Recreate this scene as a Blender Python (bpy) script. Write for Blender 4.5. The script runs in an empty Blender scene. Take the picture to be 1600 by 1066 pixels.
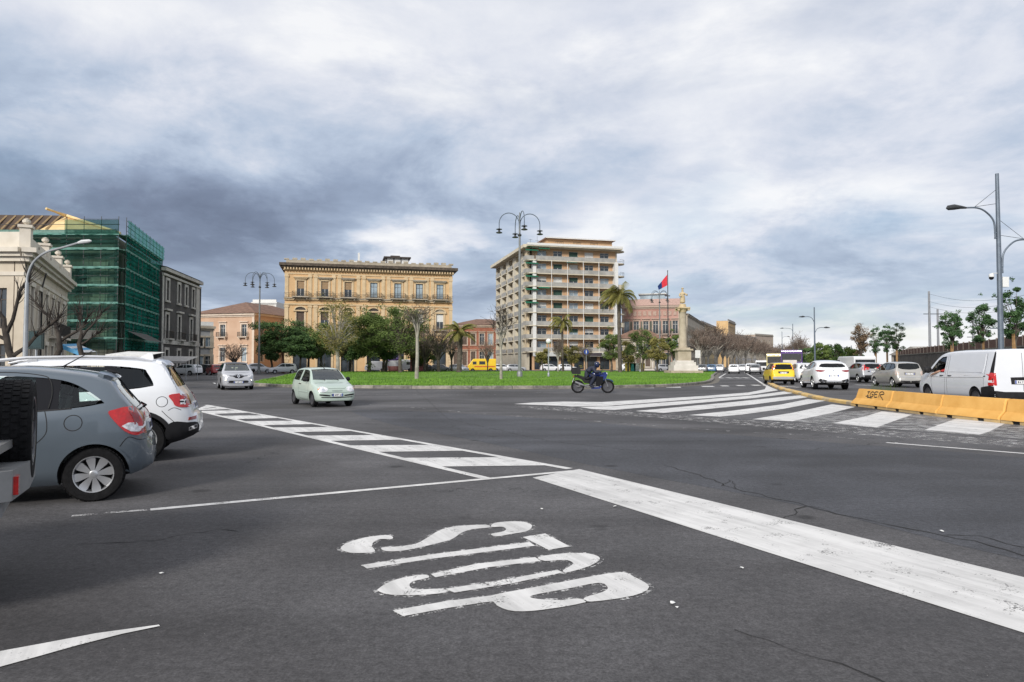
import bpy, bmesh, math, random
from mathutils import Vector, Matrix, geometry
from mathutils.bvhtree import BVHTree
R = math.radians
random.seed(7)
SC = bpy.context.scene
COL = SC.collection
# ------------------------------------------------------------------ camera
CAMZ, FPX, TILT = 1.54, 1066.67, math.atan(35.5/1066.67)
cd = bpy.data.cameras.new('camera'); cam = bpy.data.objects.new('camera', cd); COL.objects.link(cam)
cd.sensor_width = 36; cd.lens = 24; cd.clip_end = 6000; cd.clip_start = .05
cam.location = (0, 0, CAMZ); cam.rotation_euler = (R(90)+TILT, 0, 0)
SC.camera = cam
# ------------------------------------------------------------------ world, sun, exposure
SC.view_settings.view_transform = 'Standard'; SC.view_settings.look = 'None'
SC.view_settings.exposure = 0.13; SC.view_settings.gamma = 1
SUN_EL, SUN_AZ = R(28), R(205)      # azimuth clockwise from +Y: behind the camera, to its left
def build_world():
    w = bpy.data.worlds.new('World'); SC.world = w; w.use_nodes = True
    nt = w.node_tree; N = nt.nodes; L = nt.links; N.clear()
    def sock(v, inp):
        if hasattr(v, 'is_linked'): L.new(v, inp)
        else: inp.default_value = v
    def m(op, a, b=0.0, c=0.0):
        n = N.new('ShaderNodeMath'); n.operation = op
        sock(a, n.inputs[0]); sock(b, n.inputs[1]); sock(c, n.inputs[2]); return n.outputs[0]
    out = N.new('ShaderNodeOutputWorld'); bg = N.new('ShaderNodeBackground'); bg.inputs[1].default_value = .1
    L.new(bg.outputs[0], out.inputs[0])
    sky = N.new('ShaderNodeTexSky'); sky.sky_type = 'NISHITA'; sky.sun_disc = False
    sky.sun_elevation = SUN_EL; sky.sun_rotation = SUN_AZ
    tc = N.new('ShaderNodeTexCoord'); sp = N.new('ShaderNodeSeparateXYZ'); L.new(tc.outputs['Generated'], sp.inputs[0])
    x, y, z = sp.outputs
    zc = m('MAXIMUM', z, 0.0)
    den = m('ADD', zc, .16)
    cp = N.new('ShaderNodeCombineXYZ'); L.new(m('DIVIDE', x, den), cp.inputs[0]); L.new(m('DIVIDE', y, den), cp.inputs[1])
    def noise(vec, scale, detail, rough=.5, dist=0.0, off=(0, 0, 0), sc=(1, 1, 1)):
        mp = N.new('ShaderNodeMapping'); L.new(vec, mp.inputs[0]); mp.inputs[1].default_value = off; mp.inputs[3].default_value = sc
        n = N.new('ShaderNodeTexNoise'); L.new(mp.outputs[0], n.inputs['Vector'])
        n.inputs['Scale'].default_value = scale; n.inputs['Detail'].default_value = detail
        n.inputs['Roughness'].default_value = rough; n.inputs['Distortion'].default_value = dist
        return n.outputs['Fac']
    big = noise(cp.outputs[0], .55, 3, .5, .3, (4.1, 1.7, 0), (1, .8, 1))
    mid = noise(cp.outputs[0], 1.25, 6, .52, .12, (1.3, 9.2, 0), (1, 1, 1))
    fin = noise(cp.outputs[0], 2.6, 10, .60, .25, (7.3, 2.2, 0))
    wisp = noise(tc.outputs['Generated'], 5.0, 10, .6, .2, (0.4, 0.2, 0), (1, 1, 1.6))
    az = m('ARCTAN2', x, y); el = m('ARCSINE', z)
    # cloud deck: brightness value 0 (dark slate belly) .. 1 (lit white)
    jx = m('MULTIPLY', m('SUBTRACT', mid, .5), .30); jz = m('MULTIPLY', m('SUBTRACT', wisp, .5), .14)
    azj = m('ADD', az, jx); elj = m('ADD', el, jz)
    def blob(px, py, rx, ry, amp):
        a0 = math.atan((px-800)/FPX); e0 = math.atan((568.5-py)/math.hypot(FPX, px-800))
        dx = m('DIVIDE', m('SUBTRACT', azj, a0), rx/FPX); dz = m('DIVIDE', m('SUBTRACT', elj, e0), ry/FPX)
        q = m('ADD', m('MULTIPLY', dx, dx), m('MULTIPLY', dz, dz))
        return m('MULTIPLY', m('EXPONENT', m('MULTIPLY', q, -1.0)), amp)
    v = m('ADD', m('MULTIPLY', m('SUBTRACT', big, .5), .20), .615)
    v = m('ADD', v, m('MULTIPLY', m('SUBTRACT', mid, .5), .40))
    v = m('ADD', v, m('MULTIPLY', m('SUBTRACT', fin, .5), .34))
    v = m('ADD', v, m('MULTIPLY', m('SUBTRACT', wisp, .5), .55))
    v = m('ADD', v, m('MULTIPLY', m('MINIMUM', zc, .5), .50))
    bil = noise(cp.outputs[0], 1.15, 12, .62, .35, (3.7, 6.1, 0)); bm_ = N.new('ShaderNodeMapRange'); bm_.interpolation_type = 'SMOOTHSTEP'
    L.new(bil, bm_.inputs[0]); bm_.inputs[1].default_value = .44; bm_.inputs[2].default_value = .60; bm_.inputs[3].default_value = -.05; bm_.inputs[4].default_value = .10
    v = m('ADD', v, bm_.outputs[0])
    for b in [(230, 370, 420, 70, -.40), (600, 310, 300, 70, -.14), (40, 250, 300, 100, -.16), (760, 250, 160, 90, -.05), (620, 366, 66, 28, .60), (700, 392, 60, 22, .3), (950, 352, 130, 32, .36), (1290, 310, 150, 36, .24), (330, 200, 260, 70, -.08),
              (1100, 160, 400, 80, .10), (1180, 430, 460, 60, -.04), (230, 470, 330, 46, -.10), (1480, 545, 480, 30, .62), (500, 40, 700, 60, .06)]:
        v = m('ADD', v, blob(*b))
    ramp = N.new('ShaderNodeValToRGB'); L.new(v, ramp.inputs[0]); e = ramp.color_ramp.elements
    cols = [(0.0, (.125, .15, .22)), (.25, (.19, .23, .325)), (.45, (.31, .375, .50)), (.62, (.47, .545, .67)), (.80, (.68, .71, .79)), (1.0, (.88, .885, .905))]
    e[0].position, e[0].color = cols[0][0], (*cols[0][1], 1); e[1].position, e[1].color = cols[-1][0], (*cols[-1][1], 1)
    for p, c in cols[1:-1]:
        q = e.new(p); q.color = (*c, 1)
    sc = N.new('ShaderNodeVectorMath'); sc.operation = 'SCALE'; L.new(ramp.outputs[0], sc.inputs[0]); sc.inputs[3].default_value = 10.0
    # clear blue gaps between the clouds
    gap = noise(cp.outputs[0], .8, 6, .55, .4, (2.6, 5.1, 0))
    g = N.new('ShaderNodeMapRange'); L.new(gap, g.inputs[0]); g.inputs[1].default_value = .52; g.inputs[2].default_value = .72; g.inputs[3].default_value = 0.06; g.inputs[4].default_value = .55
    mix = N.new('ShaderNodeMix'); mix.data_type = 'RGBA'; L.new(g.outputs[0], mix.inputs[0]); L.new(sc.outputs[0], mix.inputs[6]); L.new(sky.outputs[0], mix.inputs[7])
    L.new(mix.outputs[2], bg.inputs[0])
build_world()
sl = bpy.data.lights.new('sun', 'SUN'); sl.energy = 3.2; sl.angle = R(12); sl.color = (1, .95, .87)
sun = bpy.data.objects.new('sun', sl); COL.objects.link(sun)
sd = Vector((math.sin(SUN_AZ)*math.cos(SUN_EL), math.cos(SUN_AZ)*math.cos(SUN_EL), math.sin(SUN_EL)))
sun.rotation_euler = sd.to_track_quat('Z', 'Y').to_euler(); sun.location = (0, 0, 60)

# ------------------------------------------------------------------ helpers: photo measurement
def ray(px, py):
    u, v = (px-800)/FPX, (533-py)/FPX
    c, s = math.cos(TILT), math.sin(TILT)
    return Vector((u, c-v*s, s+v*c))
def G(px, py, z=0.0):                      # point at height z seen at a pixel of the photograph
    d = ray(px, py); t = (z-CAMZ)/d.z
    return Vector((d.x*t, d.y*t, z))
def P(px, py, D):                          # point at depth D seen at a pixel
    d = ray(px, py); t = D/d.y
    return Vector((d.x*t, D, CAMZ+d.z*t))
def X(px, D): return (px-800)/FPX*D/math.cos(TILT)
# ------------------------------------------------------------------ helpers: objects
def link(o, parent=None):
    COL.objects.link(o)
    if parent is not None: o.parent = parent
    return o
def tag(o, label=None, cat=None, group=None, kind=None):
    if label: o['label'] = label
    if cat: o['category'] = cat
    if group: o['group'] = group
    if kind: o['kind'] = kind
    return o
def thing(name, label, cat, loc=(0, 0, 0), rz=0.0, group=None, kind=None):
    o = bpy.data.objects.new(name, None); link(o); o.empty_display_size = .2
    o.location = loc; o.rotation_euler = (0, 0, rz)
    return tag(o, label, cat, group, kind)
def copy_tree(o, parent=None):
    c = o.copy(); link(c)
    if parent is not None: c.parent = parent
    for ch in o.children: copy_tree(ch, c)
    return c
class MB:
    def __init__(s): s.v = []; s.f = []; s.mi = []; s.cur = 0
    def add(s, vs, fs):
        b = len(s.v); s.v += [tuple(p) for p in vs]; s.f += [tuple(i+b for i in f) for f in fs]; s.mi += [s.cur]*len(fs); return s
    def box(s, x0, x1, y0, y1, z0, z1):
        return s.add([(x0,y0,z0),(x1,y0,z0),(x1,y1,z0),(x0,y1,z0),(x0,y0,z1),(x1,y0,z1),(x1,y1,z1),(x0,y1,z1)],
                     [(0,3,2,1),(4,5,6,7),(0,1,5,4),(1,2,6,5),(2,3,7,6),(3,0,4,7)])
    def tube(s, pts, rs, n=8, cap=True):
        pts = [Vector(p) for p in pts]
        if not isinstance(rs, (list, tuple)): rs = [rs]*len(pts)
        rings = []; up = None
        for i, p in enumerate(pts):
            t = (pts[min(i+1, len(pts)-1)]-pts[max(i-1, 0)])
            if t.length < 1e-9: t = Vector((0, 0, 1))
            t.normalize()
            if up is None:
                up = Vector((1, 0, 0)) if abs(t.x) < .8 else Vector((0, 1, 0))
            a = (up-t*up.dot(t))
            if a.length < 1e-6: a = t.orthogonal()
            a.normalize(); up = a; b = t.cross(a)
            rings.append([p+(a*math.cos(k*2*math.pi/n)+b*math.sin(k*2*math.pi/n))*rs[i] for k in range(n)])
        vs = [q for r in rings for q in r]; fs = []
        for i in range(len(pts)-1):
            for k in range(n):
                fs.append((i*n+k, i*n+(k+1) % n, (i+1)*n+(k+1) % n, (i+1)*n+k))
        if cap:
            fs.append(tuple(range(n-1, -1, -1))); fs.append(tuple((len(pts)-1)*n+k for k in range(n)))
        return s.add(vs, fs)
    def lathe(s, prof, n=16, axis='z', c=(0, 0, 0)):     # prof: (r, h)
        vs = []; fs = []
        for r, h in prof:
            for k in range(n):
                a = 2*math.pi*k/n
                p = (r*math.cos(a), r*math.sin(a), h) if axis == 'z' else ((h, r*math.cos(a), r*math.sin(a)) if axis == 'x' else (r*math.cos(a), h, r*math.sin(a)))
                vs.append((p[0]+c[0], p[1]+c[1], p[2]+c[2]))
        for i in range(len(prof)-1):
            for k in range(n):
                fs.append((i*n+k, i*n+(k+1) % n, (i+1)*n+(k+1) % n, (i+1)*n+k))
        fs.append(tuple(range(n-1, -1, -1))); fs.append(tuple((len(prof)-1)*n+k for k in range(n)))
        return s.add(vs, fs)
    def prism(s, poly, z0, z1):        # poly in xy
        n = len(poly)
        return s.add([(p[0], p[1], z0) for p in poly]+[(p[0], p[1], z1) for p in poly],
                     [tuple(range(n-1, -1, -1)), tuple(range(n, 2*n))]+[(i, (i+1) % n, n+(i+1) % n, n+i) for i in range(n)])
    def prism_y(s, poly, y0, y1):      # poly in xz
        n = len(poly)
        return s.add([(p[0], y0, p[1]) for p in poly]+[(p[0], y1, p[1]) for p in poly],
                     [tuple(range(n)), tuple(range(2*n-1, n-1, -1))]+[(i, n+i, n+(i+1) % n, (i+1) % n) for i in range(n)])
    def prism_x(s, poly, x0, x1):      # poly in yz
        n = len(poly)
        return s.add([(x0, p[0], p[1]) for p in poly]+[(x1, p[0], p[1]) for p in poly],
                     [tuple(range(n-1, -1, -1)), tuple(range(n, 2*n))]+[(i, (i+1) % n, n+(i+1) % n, n+i) for i in range(n)])
    def mesh(s, name, mats, smooth=False, angle=35):
        me = bpy.data.meshes.new(name); me.from_pydata(s.v, [], s.f)
        for m_ in (mats if isinstance(mats, (list, tuple)) else [mats]): me.materials.append(m_)
        if any(s.mi): me.polygons.foreach_set('material_index', s.mi)
        if smooth:
            me.polygons.foreach_set('use_smooth', [True]*len(me.polygons))
            if angle < 180: me.set_sharp_from_angle(angle=R(angle))
        me.update(); return me
    def build(s, name, mats, parent=None, smooth=False, angle=35, fix=False):
        me = s.mesh(name, mats, smooth, angle)
        if fix:
            bm = bmesh.new(); bm.from_mesh(me); bmesh.ops.recalc_face_normals(bm, faces=bm.faces); bm.to_mesh(me); bm.free()
        return link(bpy.data.objects.new(name, me), parent)
def catmull(pts, n=6, closed=False):
    pts = [Vector(p) for p in pts]; out = []; m_ = len(pts)
    for i in range(m_ if closed else m_-1):
        g = (lambda k: pts[k % m_]) if closed else (lambda k: pts[max(0, min(m_-1, k))])
        a, b, c, d = g(i-1), g(i), g(i+1), g(i+2)
        for k in range(n):
            t = k/n
            out.append(.5*((2*b)+(c-a)*t+(2*a-5*b+4*c-d)*t*t+(3*b-a-3*c+d)*t**3))
    if not closed: out.append(pts[-1])
    return out
# ------------------------------------------------------------------ helpers: materials
MATS = {}
def mat(name, col, rough=.6, var=.12, scale=4.0, col2=None, metal=0.0, coat=0.0, bump=0.0, bscale=None, spec=.5, emit=0.0, space='Object', lo=.35, hi=.65, stretch=(1, 1, 1), detail=6):
    if name in MATS: return MATS[name]
    m_ = bpy.data.materials.new(name); MATS[name] = m_; m_.use_nodes = True
    nt = m_.node_tree; N = nt.nodes; L = nt.links; b = N['Principled BSDF']
    b.inputs['Roughness'].default_value = rough; b.inputs['Metallic'].default_value = metal
    b.inputs['Coat Weight'].default_value = coat; b.inputs['Coat Roughness'].default_value = .05
    b.inputs['Specular IOR Level'].default_value = spec
    tc = N.new('ShaderNodeTexCoord'); mp = N.new('ShaderNodeMapping'); L.new(tc.outputs[space], mp.inputs[0]); mp.inputs[3].default_value = stretch
    no = N.new('ShaderNodeTexNoise'); L.new(mp.outputs[0], no.inputs['Vector']); no.inputs['Scale'].default_value = scale; no.inputs['Detail'].default_value = detail; no.inputs['Roughness'].default_value = .6
    rp = N.new('ShaderNodeValToRGB'); L.new(no.outputs['Fac'], rp.inputs[0])
    c2 = col2 or tuple(min(1, c*(1+var)) for c in col); c1 = col if col2 else tuple(c*(1-var) for c in col)
    rp.color_ramp.elements[0].position = lo; rp.color_ramp.elements[1].position = hi
    rp.color_ramp.elements[0].color = (*c1, 1); rp.color_ramp.elements[1].color = (*c2, 1)
    L.new(rp.outputs[0], b.inputs['Base Color'])
    if emit:
        L.new(rp.outputs[0], b.inputs['Emission Color']); b.inputs['Emission Strength'].default_value = emit
    if bump:
        n2 = N.new('ShaderNodeTexNoise'); L.new(mp.outputs[0], n2.inputs['Vector']); n2.inputs['Scale'].default_value = bscale or scale*4; n2.inputs['Detail'].default_value = 6
        bp = N.new('ShaderNodeBump'); bp.inputs['Strength'].default_value = bump; bp.inputs['Distance'].default_value = .02
        L.new(n2.outputs['Fac'], bp.inputs['Height']); L.new(bp.outputs[0], b.inputs['Normal'])
    return m_
def glass(name, tint, ior=1.9, rough=.02):
    if name in MATS: return MATS[name]
    m_ = bpy.data.materials.new(name); MATS[name] = m_; m_.use_nodes = True
    nt = m_.node_tree; N = nt.nodes; L = nt.links; N.clear()
    o = N.new('ShaderNodeOutputMaterial'); tr = N.new('ShaderNodeBsdfTransparent'); tr.inputs[0].default_value = (*tint, 1)
    gl = N.new('ShaderNodeBsdfGlossy'); gl.inputs['Roughness'].default_value = rough; gl.inputs[0].default_value = (.92, .96, .96, 1)
    no = N.new('ShaderNodeTexNoise'); no.inputs['Scale'].default_value = .8; bp = N.new('ShaderNodeBump'); bp.inputs['Strength'].default_value = .04
    L.new(no.outputs['Fac'], bp.inputs['Height']); L.new(bp.outputs[0], gl.inputs['Normal'])
    fr = N.new('ShaderNodeFresnel'); fr.inputs[0].default_value = ior
    mx = N.new('ShaderNodeMixShader'); L.new(fr.outputs[0], mx.inputs[0]); L.new(tr.outputs[0], mx.inputs[1]); L.new(gl.outputs[0], mx.inputs[2]); L.new(mx.outputs[0], o.inputs[0])
    return m_
# ------------------------------------------------------------------ asphalt ground
def asphalt_mat(name='asphalt', c1=(.066, .063, .065), c2=(.078, .076, .079)):
    m_ = bpy.data.materials.new(name); m_.use_nodes = True; nt = m_.node_tree; N = nt.nodes; L = nt.links; b = N['Principled BSDF']
    tc = N.new('ShaderNodeTexCoord')
    def noise(scale, detail=5, rough=.6, stretch=(1, 1, 1), rot=0, dist=0):
        mp = N.new('ShaderNodeMapping'); L.new(tc.outputs['Object'], mp.inputs[0]); mp.inputs[3].default_value = stretch; mp.inputs[2].default_value = (0, 0, rot)
        n = N.new('ShaderNodeTexNoise'); L.new(mp.outputs[0], n.inputs['Vector']); n.inputs['Scale'].default_value = scale; n.inputs['Detail'].default_value = detail
        n.inputs['Roughness'].default_value = rough; n.inputs['Distortion'].default_value = dist; return n.outputs['Fac'], mp.outputs[0]
    def rng(v, a, b_, c, d):
        n = N.new('ShaderNodeMapRange'); L.new(v, n.inputs[0]); n.inputs[1].default_value = a; n.inputs[2].default_value = b_; n.inputs[3].default_value = c; n.inputs[4].default_value = d; return n.outputs[0]
    def mul(a, c):
        n = N.new('ShaderNodeMath'); n.operation = 'MULTIPLY'; L.new(a, n.inputs[0])
        if hasattr(c, 'is_linked'): L.new(c, n.inputs[1])
        else: n.inputs[1].default_value = c
        return n.outputs[0]
    grain, gv = noise(60, 4, .8); grain2, _ = noise(17, 6, .75); patch, _ = noise(.16, 5, .6, dist=.6); blot, _ = noise(.9, 6, .65, (1, 1, 1), .5); streak, _ = noise(.7, 5, .6, (.12, 1.6, 1), R(-28))
    tread, _ = noise(.35, 4, .5, (.2, 2.2, 1), R(-18))
    val = mul(mul(rng(grain, .30, .70, .48, 1.6), rng(grain2, .32, .68, .66, 1.38)), mul(rng(patch, .38, .62, .74, 1.22), mul(rng(blot, .3, .7, .76, 1.20), mul(rng(streak, .3, .7, .86, 1.14), rng(tread, .3, .7, .84, 1.16)))))
    # small pale chips of stone
    vo = N.new('ShaderNodeTexVoronoi'); L.new(tc.outputs['Object'], vo.inputs['Vector']); vo.inputs['Scale'].default_value = 34
    chip = rng(vo.outputs['Distance'], .07, .12, 1.0, 0.0)
    cn, _ = noise(11, 3); chip = mul(chip, rng(cn, .60, .66, 0, 1))
    # cracks
    wv, _ = noise(1.6, 4); mpw = N.new('ShaderNodeMapping'); L.new(tc.outputs['Object'], mpw.inputs[0])
    va = N.new('ShaderNodeVectorMath'); va.operation = 'ADD'; cm = N.new('ShaderNodeCombineXYZ'); L.new(mul(wv, 1.1), cm.inputs[0]); wv2, _ = noise(1.9, 5); L.new(mul(wv2, 1.3), cm.inputs[1])
    L.new(tc.outputs['Object'], va.inputs[0]); L.new(cm.outputs[0], va.inputs[1])
    vc = N.new('ShaderNodeTexVoronoi'); vc.feature = 'DISTANCE_TO_EDGE'; L.new(va.outputs[0], vc.inputs['Vector']); vc.inputs['Scale'].default_value = .19
    crack = rng(vc.outputs['Distance'], .0012, .003, 1, 0); cmk, _ = noise(.22, 3, .5); crack = mul(crack, rng(cmk, .5, .58, 0, .8))
    base = N.new('ShaderNodeMix'); base.data_type = 'RGBA'; L.new(rng(patch, .4, .6, 0, 1), base.inputs[0]); base.inputs[6].default_value = (*c1, 1); base.inputs[7].default_value = (*c2, 1)
    sc = N.new('ShaderNodeVectorMath'); sc.operation = 'SCALE'; L.new(base.outputs[2], sc.inputs[0]); L.new(val, sc.inputs[3])
    vs_ = N.new('ShaderNodeTexVoronoi'); L.new(tc.outputs['Object'], vs_.inputs['Vector']); vs_.inputs['Scale'].default_value = .9
    spot = rng(vs_.outputs['Distance'], .05, .13, .45, 1.0); smk, _ = noise(.5, 4); spot2 = N.new('ShaderNodeMath'); spot2.operation = 'MAXIMUM'; L.new(spot, spot2.inputs[0]); L.new(rng(smk, .48, .56, 1.0, 0.0), spot2.inputs[1])
    sc2 = N.new('ShaderNodeVectorMath'); sc2.operation = 'SCALE'; L.new(sc.outputs[0], sc2.inputs[0]); L.new(spot2.outputs[0], sc2.inputs[3]); sc = sc2
    m1 = N.new('ShaderNodeMix'); m1.data_type = 'RGBA'; L.new(chip, m1.inputs[0]); L.new(sc.outputs[0], m1.inputs[6]); m1.inputs[7].default_value = (.26, .25, .24, 1)
    m2 = N.new('ShaderNodeMix'); m2.data_type = 'RGBA'; L.new(crack, m2.inputs[0]); L.new(m1.outputs[2], m2.inputs[6]); m2.inputs[7].default_value = (.018, .018, .019, 1)
    L.new(m2.outputs[2], b.inputs['Base Color'])
    L.new(rng(blot, .3, .7, .72, .9), b.inputs['Roughness']); b.inputs['Specular IOR Level'].default_value = .35
    bp = N.new('ShaderNodeBump'); bp.inputs['Strength'].default_value = .5; bp.inputs['Distance'].default_value = .006; L.new(grain2, bp.inputs['Height']); L.new(bp.outputs[0], b.inputs['Normal'])
    return m_
ASPH = asphalt_mat(); MATS['asphalt'] = ASPH
def sheet(name, poly, z, mt, parent=None, label=None):
    mb = MB(); n = len(poly)
    mb.add([(p[0], p[1], z) for p in poly], [tuple(range(n))])
    o = mb.build(name, mt, parent); me = o.data
    bm = bmesh.new(); bm.from_mesh(me); bmesh.ops.triangulate(bm, faces=bm.faces[:])
    for f in bm.faces:
        if f.normal.z < 0: f.normal_flip()
    bm.to_mesh(me); bm.free()
    if parent is None: tag(o, label, None, None, 'structure')
    return o
g = MB(); g.add([(-1800, -300, 0), (1800, -300, 0), (1800, 4000, 0), (-1800, 4000, 0)], [(0, 1, 2, 3)])
tag(g.build('road', ASPH), 'wide dark grey asphalt road and junction', None, None, 'structure')
# darker, finer newer asphalt strip crossing the junction
DARK = asphalt_mat('asphalt_new', (.055, .056, .063), (.061, .063, .072))
pg = [G(*p) for p in [(560, 640), (820, 652), (1100, 676), (1330, 694), (1602, 716), (2300, 790), (2300, 1000), (1600, 876), (1250, 790), (1000, 742), (900, 722), (760, 692), (600, 660)]]
sheet('asphalt_patch', [(p.x, p.y) for p in catmull(pg, 4, True)], .0015, DARK, label='smoother dark resurfaced strip of asphalt across the junction')
# ------------------------------------------------------------------ paint
def paint_mat(name, col, wear=.5, scale=5.0, fringe=False):
    m_ = bpy.data.materials.new(name); m_.use_nodes = True; MATS[name] = m_; nt = m_.node_tree; N = nt.nodes; L = nt.links; b = N['Principled BSDF']
    tc = N.new('ShaderNodeTexCoord')
    def noise(s, d=6, r=.65):
        n = N.new('ShaderNodeTexNoise'); L.new(tc.outputs['Object'], n.inputs['Vector']); n.inputs['Scale'].default_value = s; n.inputs['Detail'].default_value = d; n.inputs['Roughness'].default_value = r; return n.outputs['Fac']
    a = noise(scale); c = noise(60, 4, .7); d0 = noise(1.3, 7, .7)
    mp = N.new('ShaderNodeMapping'); L.new(tc.outputs['Object'], mp.inputs[0]); mp.vector_type = 'TEXTURE'; mp.inputs[2].default_value = (0, 0, R(117)); mp.inputs[3].default_value = (2.9, .18, 1)
    ns = N.new('ShaderNodeTexNoise'); L.new(mp.outputs[0], ns.inputs['Vector']); ns.inputs['Scale'].default_value = 1.0; ns.inputs['Detail'].default_value = 6; ns.inputs['Roughness'].default_value = .65
    mm = N.new('ShaderNodeMath'); mm.operation = 'MULTIPLY_ADD'; L.new(ns.outputs['Fac'], mm.inputs[0]); mm.inputs[1].default_value = .6; m9 = N.new('ShaderNodeMath'); m9.operation = 'MULTIPLY'; L.new(d0, m9.inputs[0]); m9.inputs[1].default_value = .4; L.new(m9.outputs[0], mm.inputs[2]); dirt = mm.outputs[0]
    rp = N.new('ShaderNodeValToRGB'); L.new(dirt, rp.inputs[0]); rp.color_ramp.elements[0].position = .38; rp.color_ramp.elements[1].position = .58
    rp.color_ramp.elements[0].color = (*[q*.66 for q in col], 1); rp.color_ramp.elements[1].color = (*col, 1); L.new(rp.outputs[0], b.inputs['Base Color'])
    b.inputs['Roughness'].default_value = .7
    ad = N.new('ShaderNodeMath'); ad.operation = 'MULTIPLY_ADD'; L.new(c, ad.inputs[0]); ad.inputs[1].default_value = .8; L.new(a, ad.inputs[2])
    mr = N.new('ShaderNodeMapRange'); L.new(ad.outputs[0], mr.inputs[0]); mr.inputs[1].default_value = wear; mr.inputs[2].default_value = wear+.10
    L.new(mr.outputs[0], b.inputs['Alpha'])
    bp = N.new('ShaderNodeBump'); bp.inputs['Strength'].default_value = .4; bp.inputs['Distance'].default_value = .004; L.new(c, bp.inputs['Height']); L.new(bp.outputs[0], b.inputs['Normal'])
    return m_
PAINT = paint_mat('road_paint', (.70, .69, .675), .67, 4.0)
PWORN = paint_mat('road_paint_worn', (.62, .61, .60), .94)
PFRINGE = paint_mat('road_paint_overspray', (.60, .59, .58), .93, 14)
PFADE = paint_mat('road_paint_faded', (.62, .61, .60), .84)
PGREY = paint_mat('road_paint_grey', (.34, .335, .33), .84, 3)
MK = [0]
def mark(name, polys, label, mt=PAINT, z=.0045, ch='stripe'):
    MK[0] += 1; z += .00022*(MK[0] % 6)
    if len(polys) == 1:
        return sheet(name, polys[0], z, mt, label=label)
    t = thing(name, label, None, kind='structure')
    for k_, p in enumerate(polys): sheet(ch, p, z+.00008*(k_ % 3), mt, t)
    return t
def gp(pts): return [(G(*p).x, G(*p).y) for p in pts]
def strip(pts, w):            # ground strip of width w along ground points
    pts = [Vector((p[0], p[1])) for p in pts]; l = []; r = []
    for i, p in enumerate(pts):
        t = (pts[min(i+1, len(pts)-1)]-pts[max(i-1, 0)]).normalized(); n = Vector((-t.y, t.x))
        l.append(p+n*w/2); r.append(p-n*w/2)
    return [tuple(p) for p in l+r[::-1]]
# STOP lettering
def zs(pts): return gp([(500+x/2.857, 790+y/2.857) for x, y in pts])
S1 = [(92,195),(120,170),(200,145),(290,134),(322,140),(320,152),(270,152),(240,165),(232,185),(245,208),(190,214),(130,212)]
S2 = [(290,205),(275,190),(350,185),(430,172),(480,145),(540,110),(620,93),(740,88),(755,100),(680,108),(630,125),(590,152),(520,172),(420,195),(350,206)]
S3 = [(765,98),(775,82),(830,74),(900,74),(940,85),(945,100),(920,118),(850,130),(790,140),(762,130),(800,122),(825,115),(830,105),(810,97)]
T1 = [(185,268),(210,284),(500,240),(960,182),(936,165),(500,220)]; T2 = [(905,143),(1005,127),(1115,185),(1020,200)]
O1 = [(495,308),(700,262),(960,233),(985,250),(760,277),(515,323)]
O2 = [(975,232),(1090,216),(1200,217),(1250,238),(1210,270),(1110,300),(1085,292),(1125,268),(1125,255),(1090,245),(1005,250)]
O3 = [(560,375),(800,338),(1060,290),(1085,302),(850,352),(600,392)]
O4 = [(470,312),(485,325),(415,342),(400,362),(430,378),(540,375),(560,392),(440,403),(320,402),(265,388),(262,374),(320,340),(400,320)]
P1 = [(325,472),(370,497),(560,462),(720,437),(775,430),(760,405),(560,430)]
P2 = [(762,405),(1000,360),(1180,325),(1340,300),(1400,320),(1470,365),(1400,405),(1210,432),(1180,415),(1260,390),(1285,370),(1245,348),(1100,375),(945,405),(970,420),(1080,425),(1150,418),(1185,435),(1000,468),(870,475),(800,455),(776,433)]
st = thing('stop_lettering', 'white painted word STOP on the near asphalt', None, kind='structure')
for nm, pcs in (('letter_s', (S1, S2, S3)), ('letter_t', (T1, T2)), ('letter_o', (O1, O2, O3, O4)), ('letter_p', (P1, P2))):
    mb = MB()
    def put(poly, z, mi):
        vs = [Vector((p[0], p[1], 0)) for p in poly]
        mb.cur = mi; tris = geometry.tessellate_polygon([vs]); fs = []
        for t in tris:
            a, b, c = [vs[i] for i in t]
            fs.append(t if (b-a).cross(c-a).z > 0 else t[::-1])
        mb.add([(v.x, v.y, z) for v in vs], fs)
    for pk, pc in enumerate(pcs):
        rd = len(pc) > 7
        q = zs(pc)
        if rd: q = [tuple(p.xy) for p in catmull([(a, b, 0) for a, b in q], 3, True)]
        put(q, .0045+.0004*pk, 0)
        # overspray fringe
        ar = sum(q[i][0]*q[(i+1) % len(q)][1]-q[(i+1) % len(q)][0]*q[i][1] for i in range(len(q)))
        sg = 1 if ar > 0 else -1; out = []
        for i in range(len(q)):
            a, b = Vector(q[i-1]), Vector(q[(i+1) % len(q)]); t = (b-a)
            t = t.normalized() if t.length > 1e-6 else Vector((1, 0))
            out.append((q[i][0]+t.y*sg*.032, q[i][1]-t.x*sg*.032))
        put(out, .003+.00025*pk, 1)
    mb.build(nm, [PAINT, PFRINGE], st)
# thick give-way bar running to the right
mark('stop_line', [gp([(832, 747), (905, 733.5), (1250, 817.5), (1600, 903), (2300, 1075), (2300, 1210), (1600, 990), (1200, 864)])], 'broad white stop line slanting to the right edge')
a, b = G(235, 797), G(905, 735.5); mark('parking_line', [strip([a, a.lerp(b, .5), b], .115)], 'thin white line from the parked cars to the stop line')
mark('faded_line', [strip([G(112, 807), G(175, 801.5), G(235, 797)], .08)], 'faded tail end of the thin white line', PFADE)
mark('bay_line', [gp([(-120, 1062), (0, 1019), (60, 1008), (150, 991), (248, 977.5), (250, 979.5), (190, 992), (120, 1010), (60, 1027), (0, 1043.5), (-120, 1090)])], 'tapering white line at the lower left')
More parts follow.
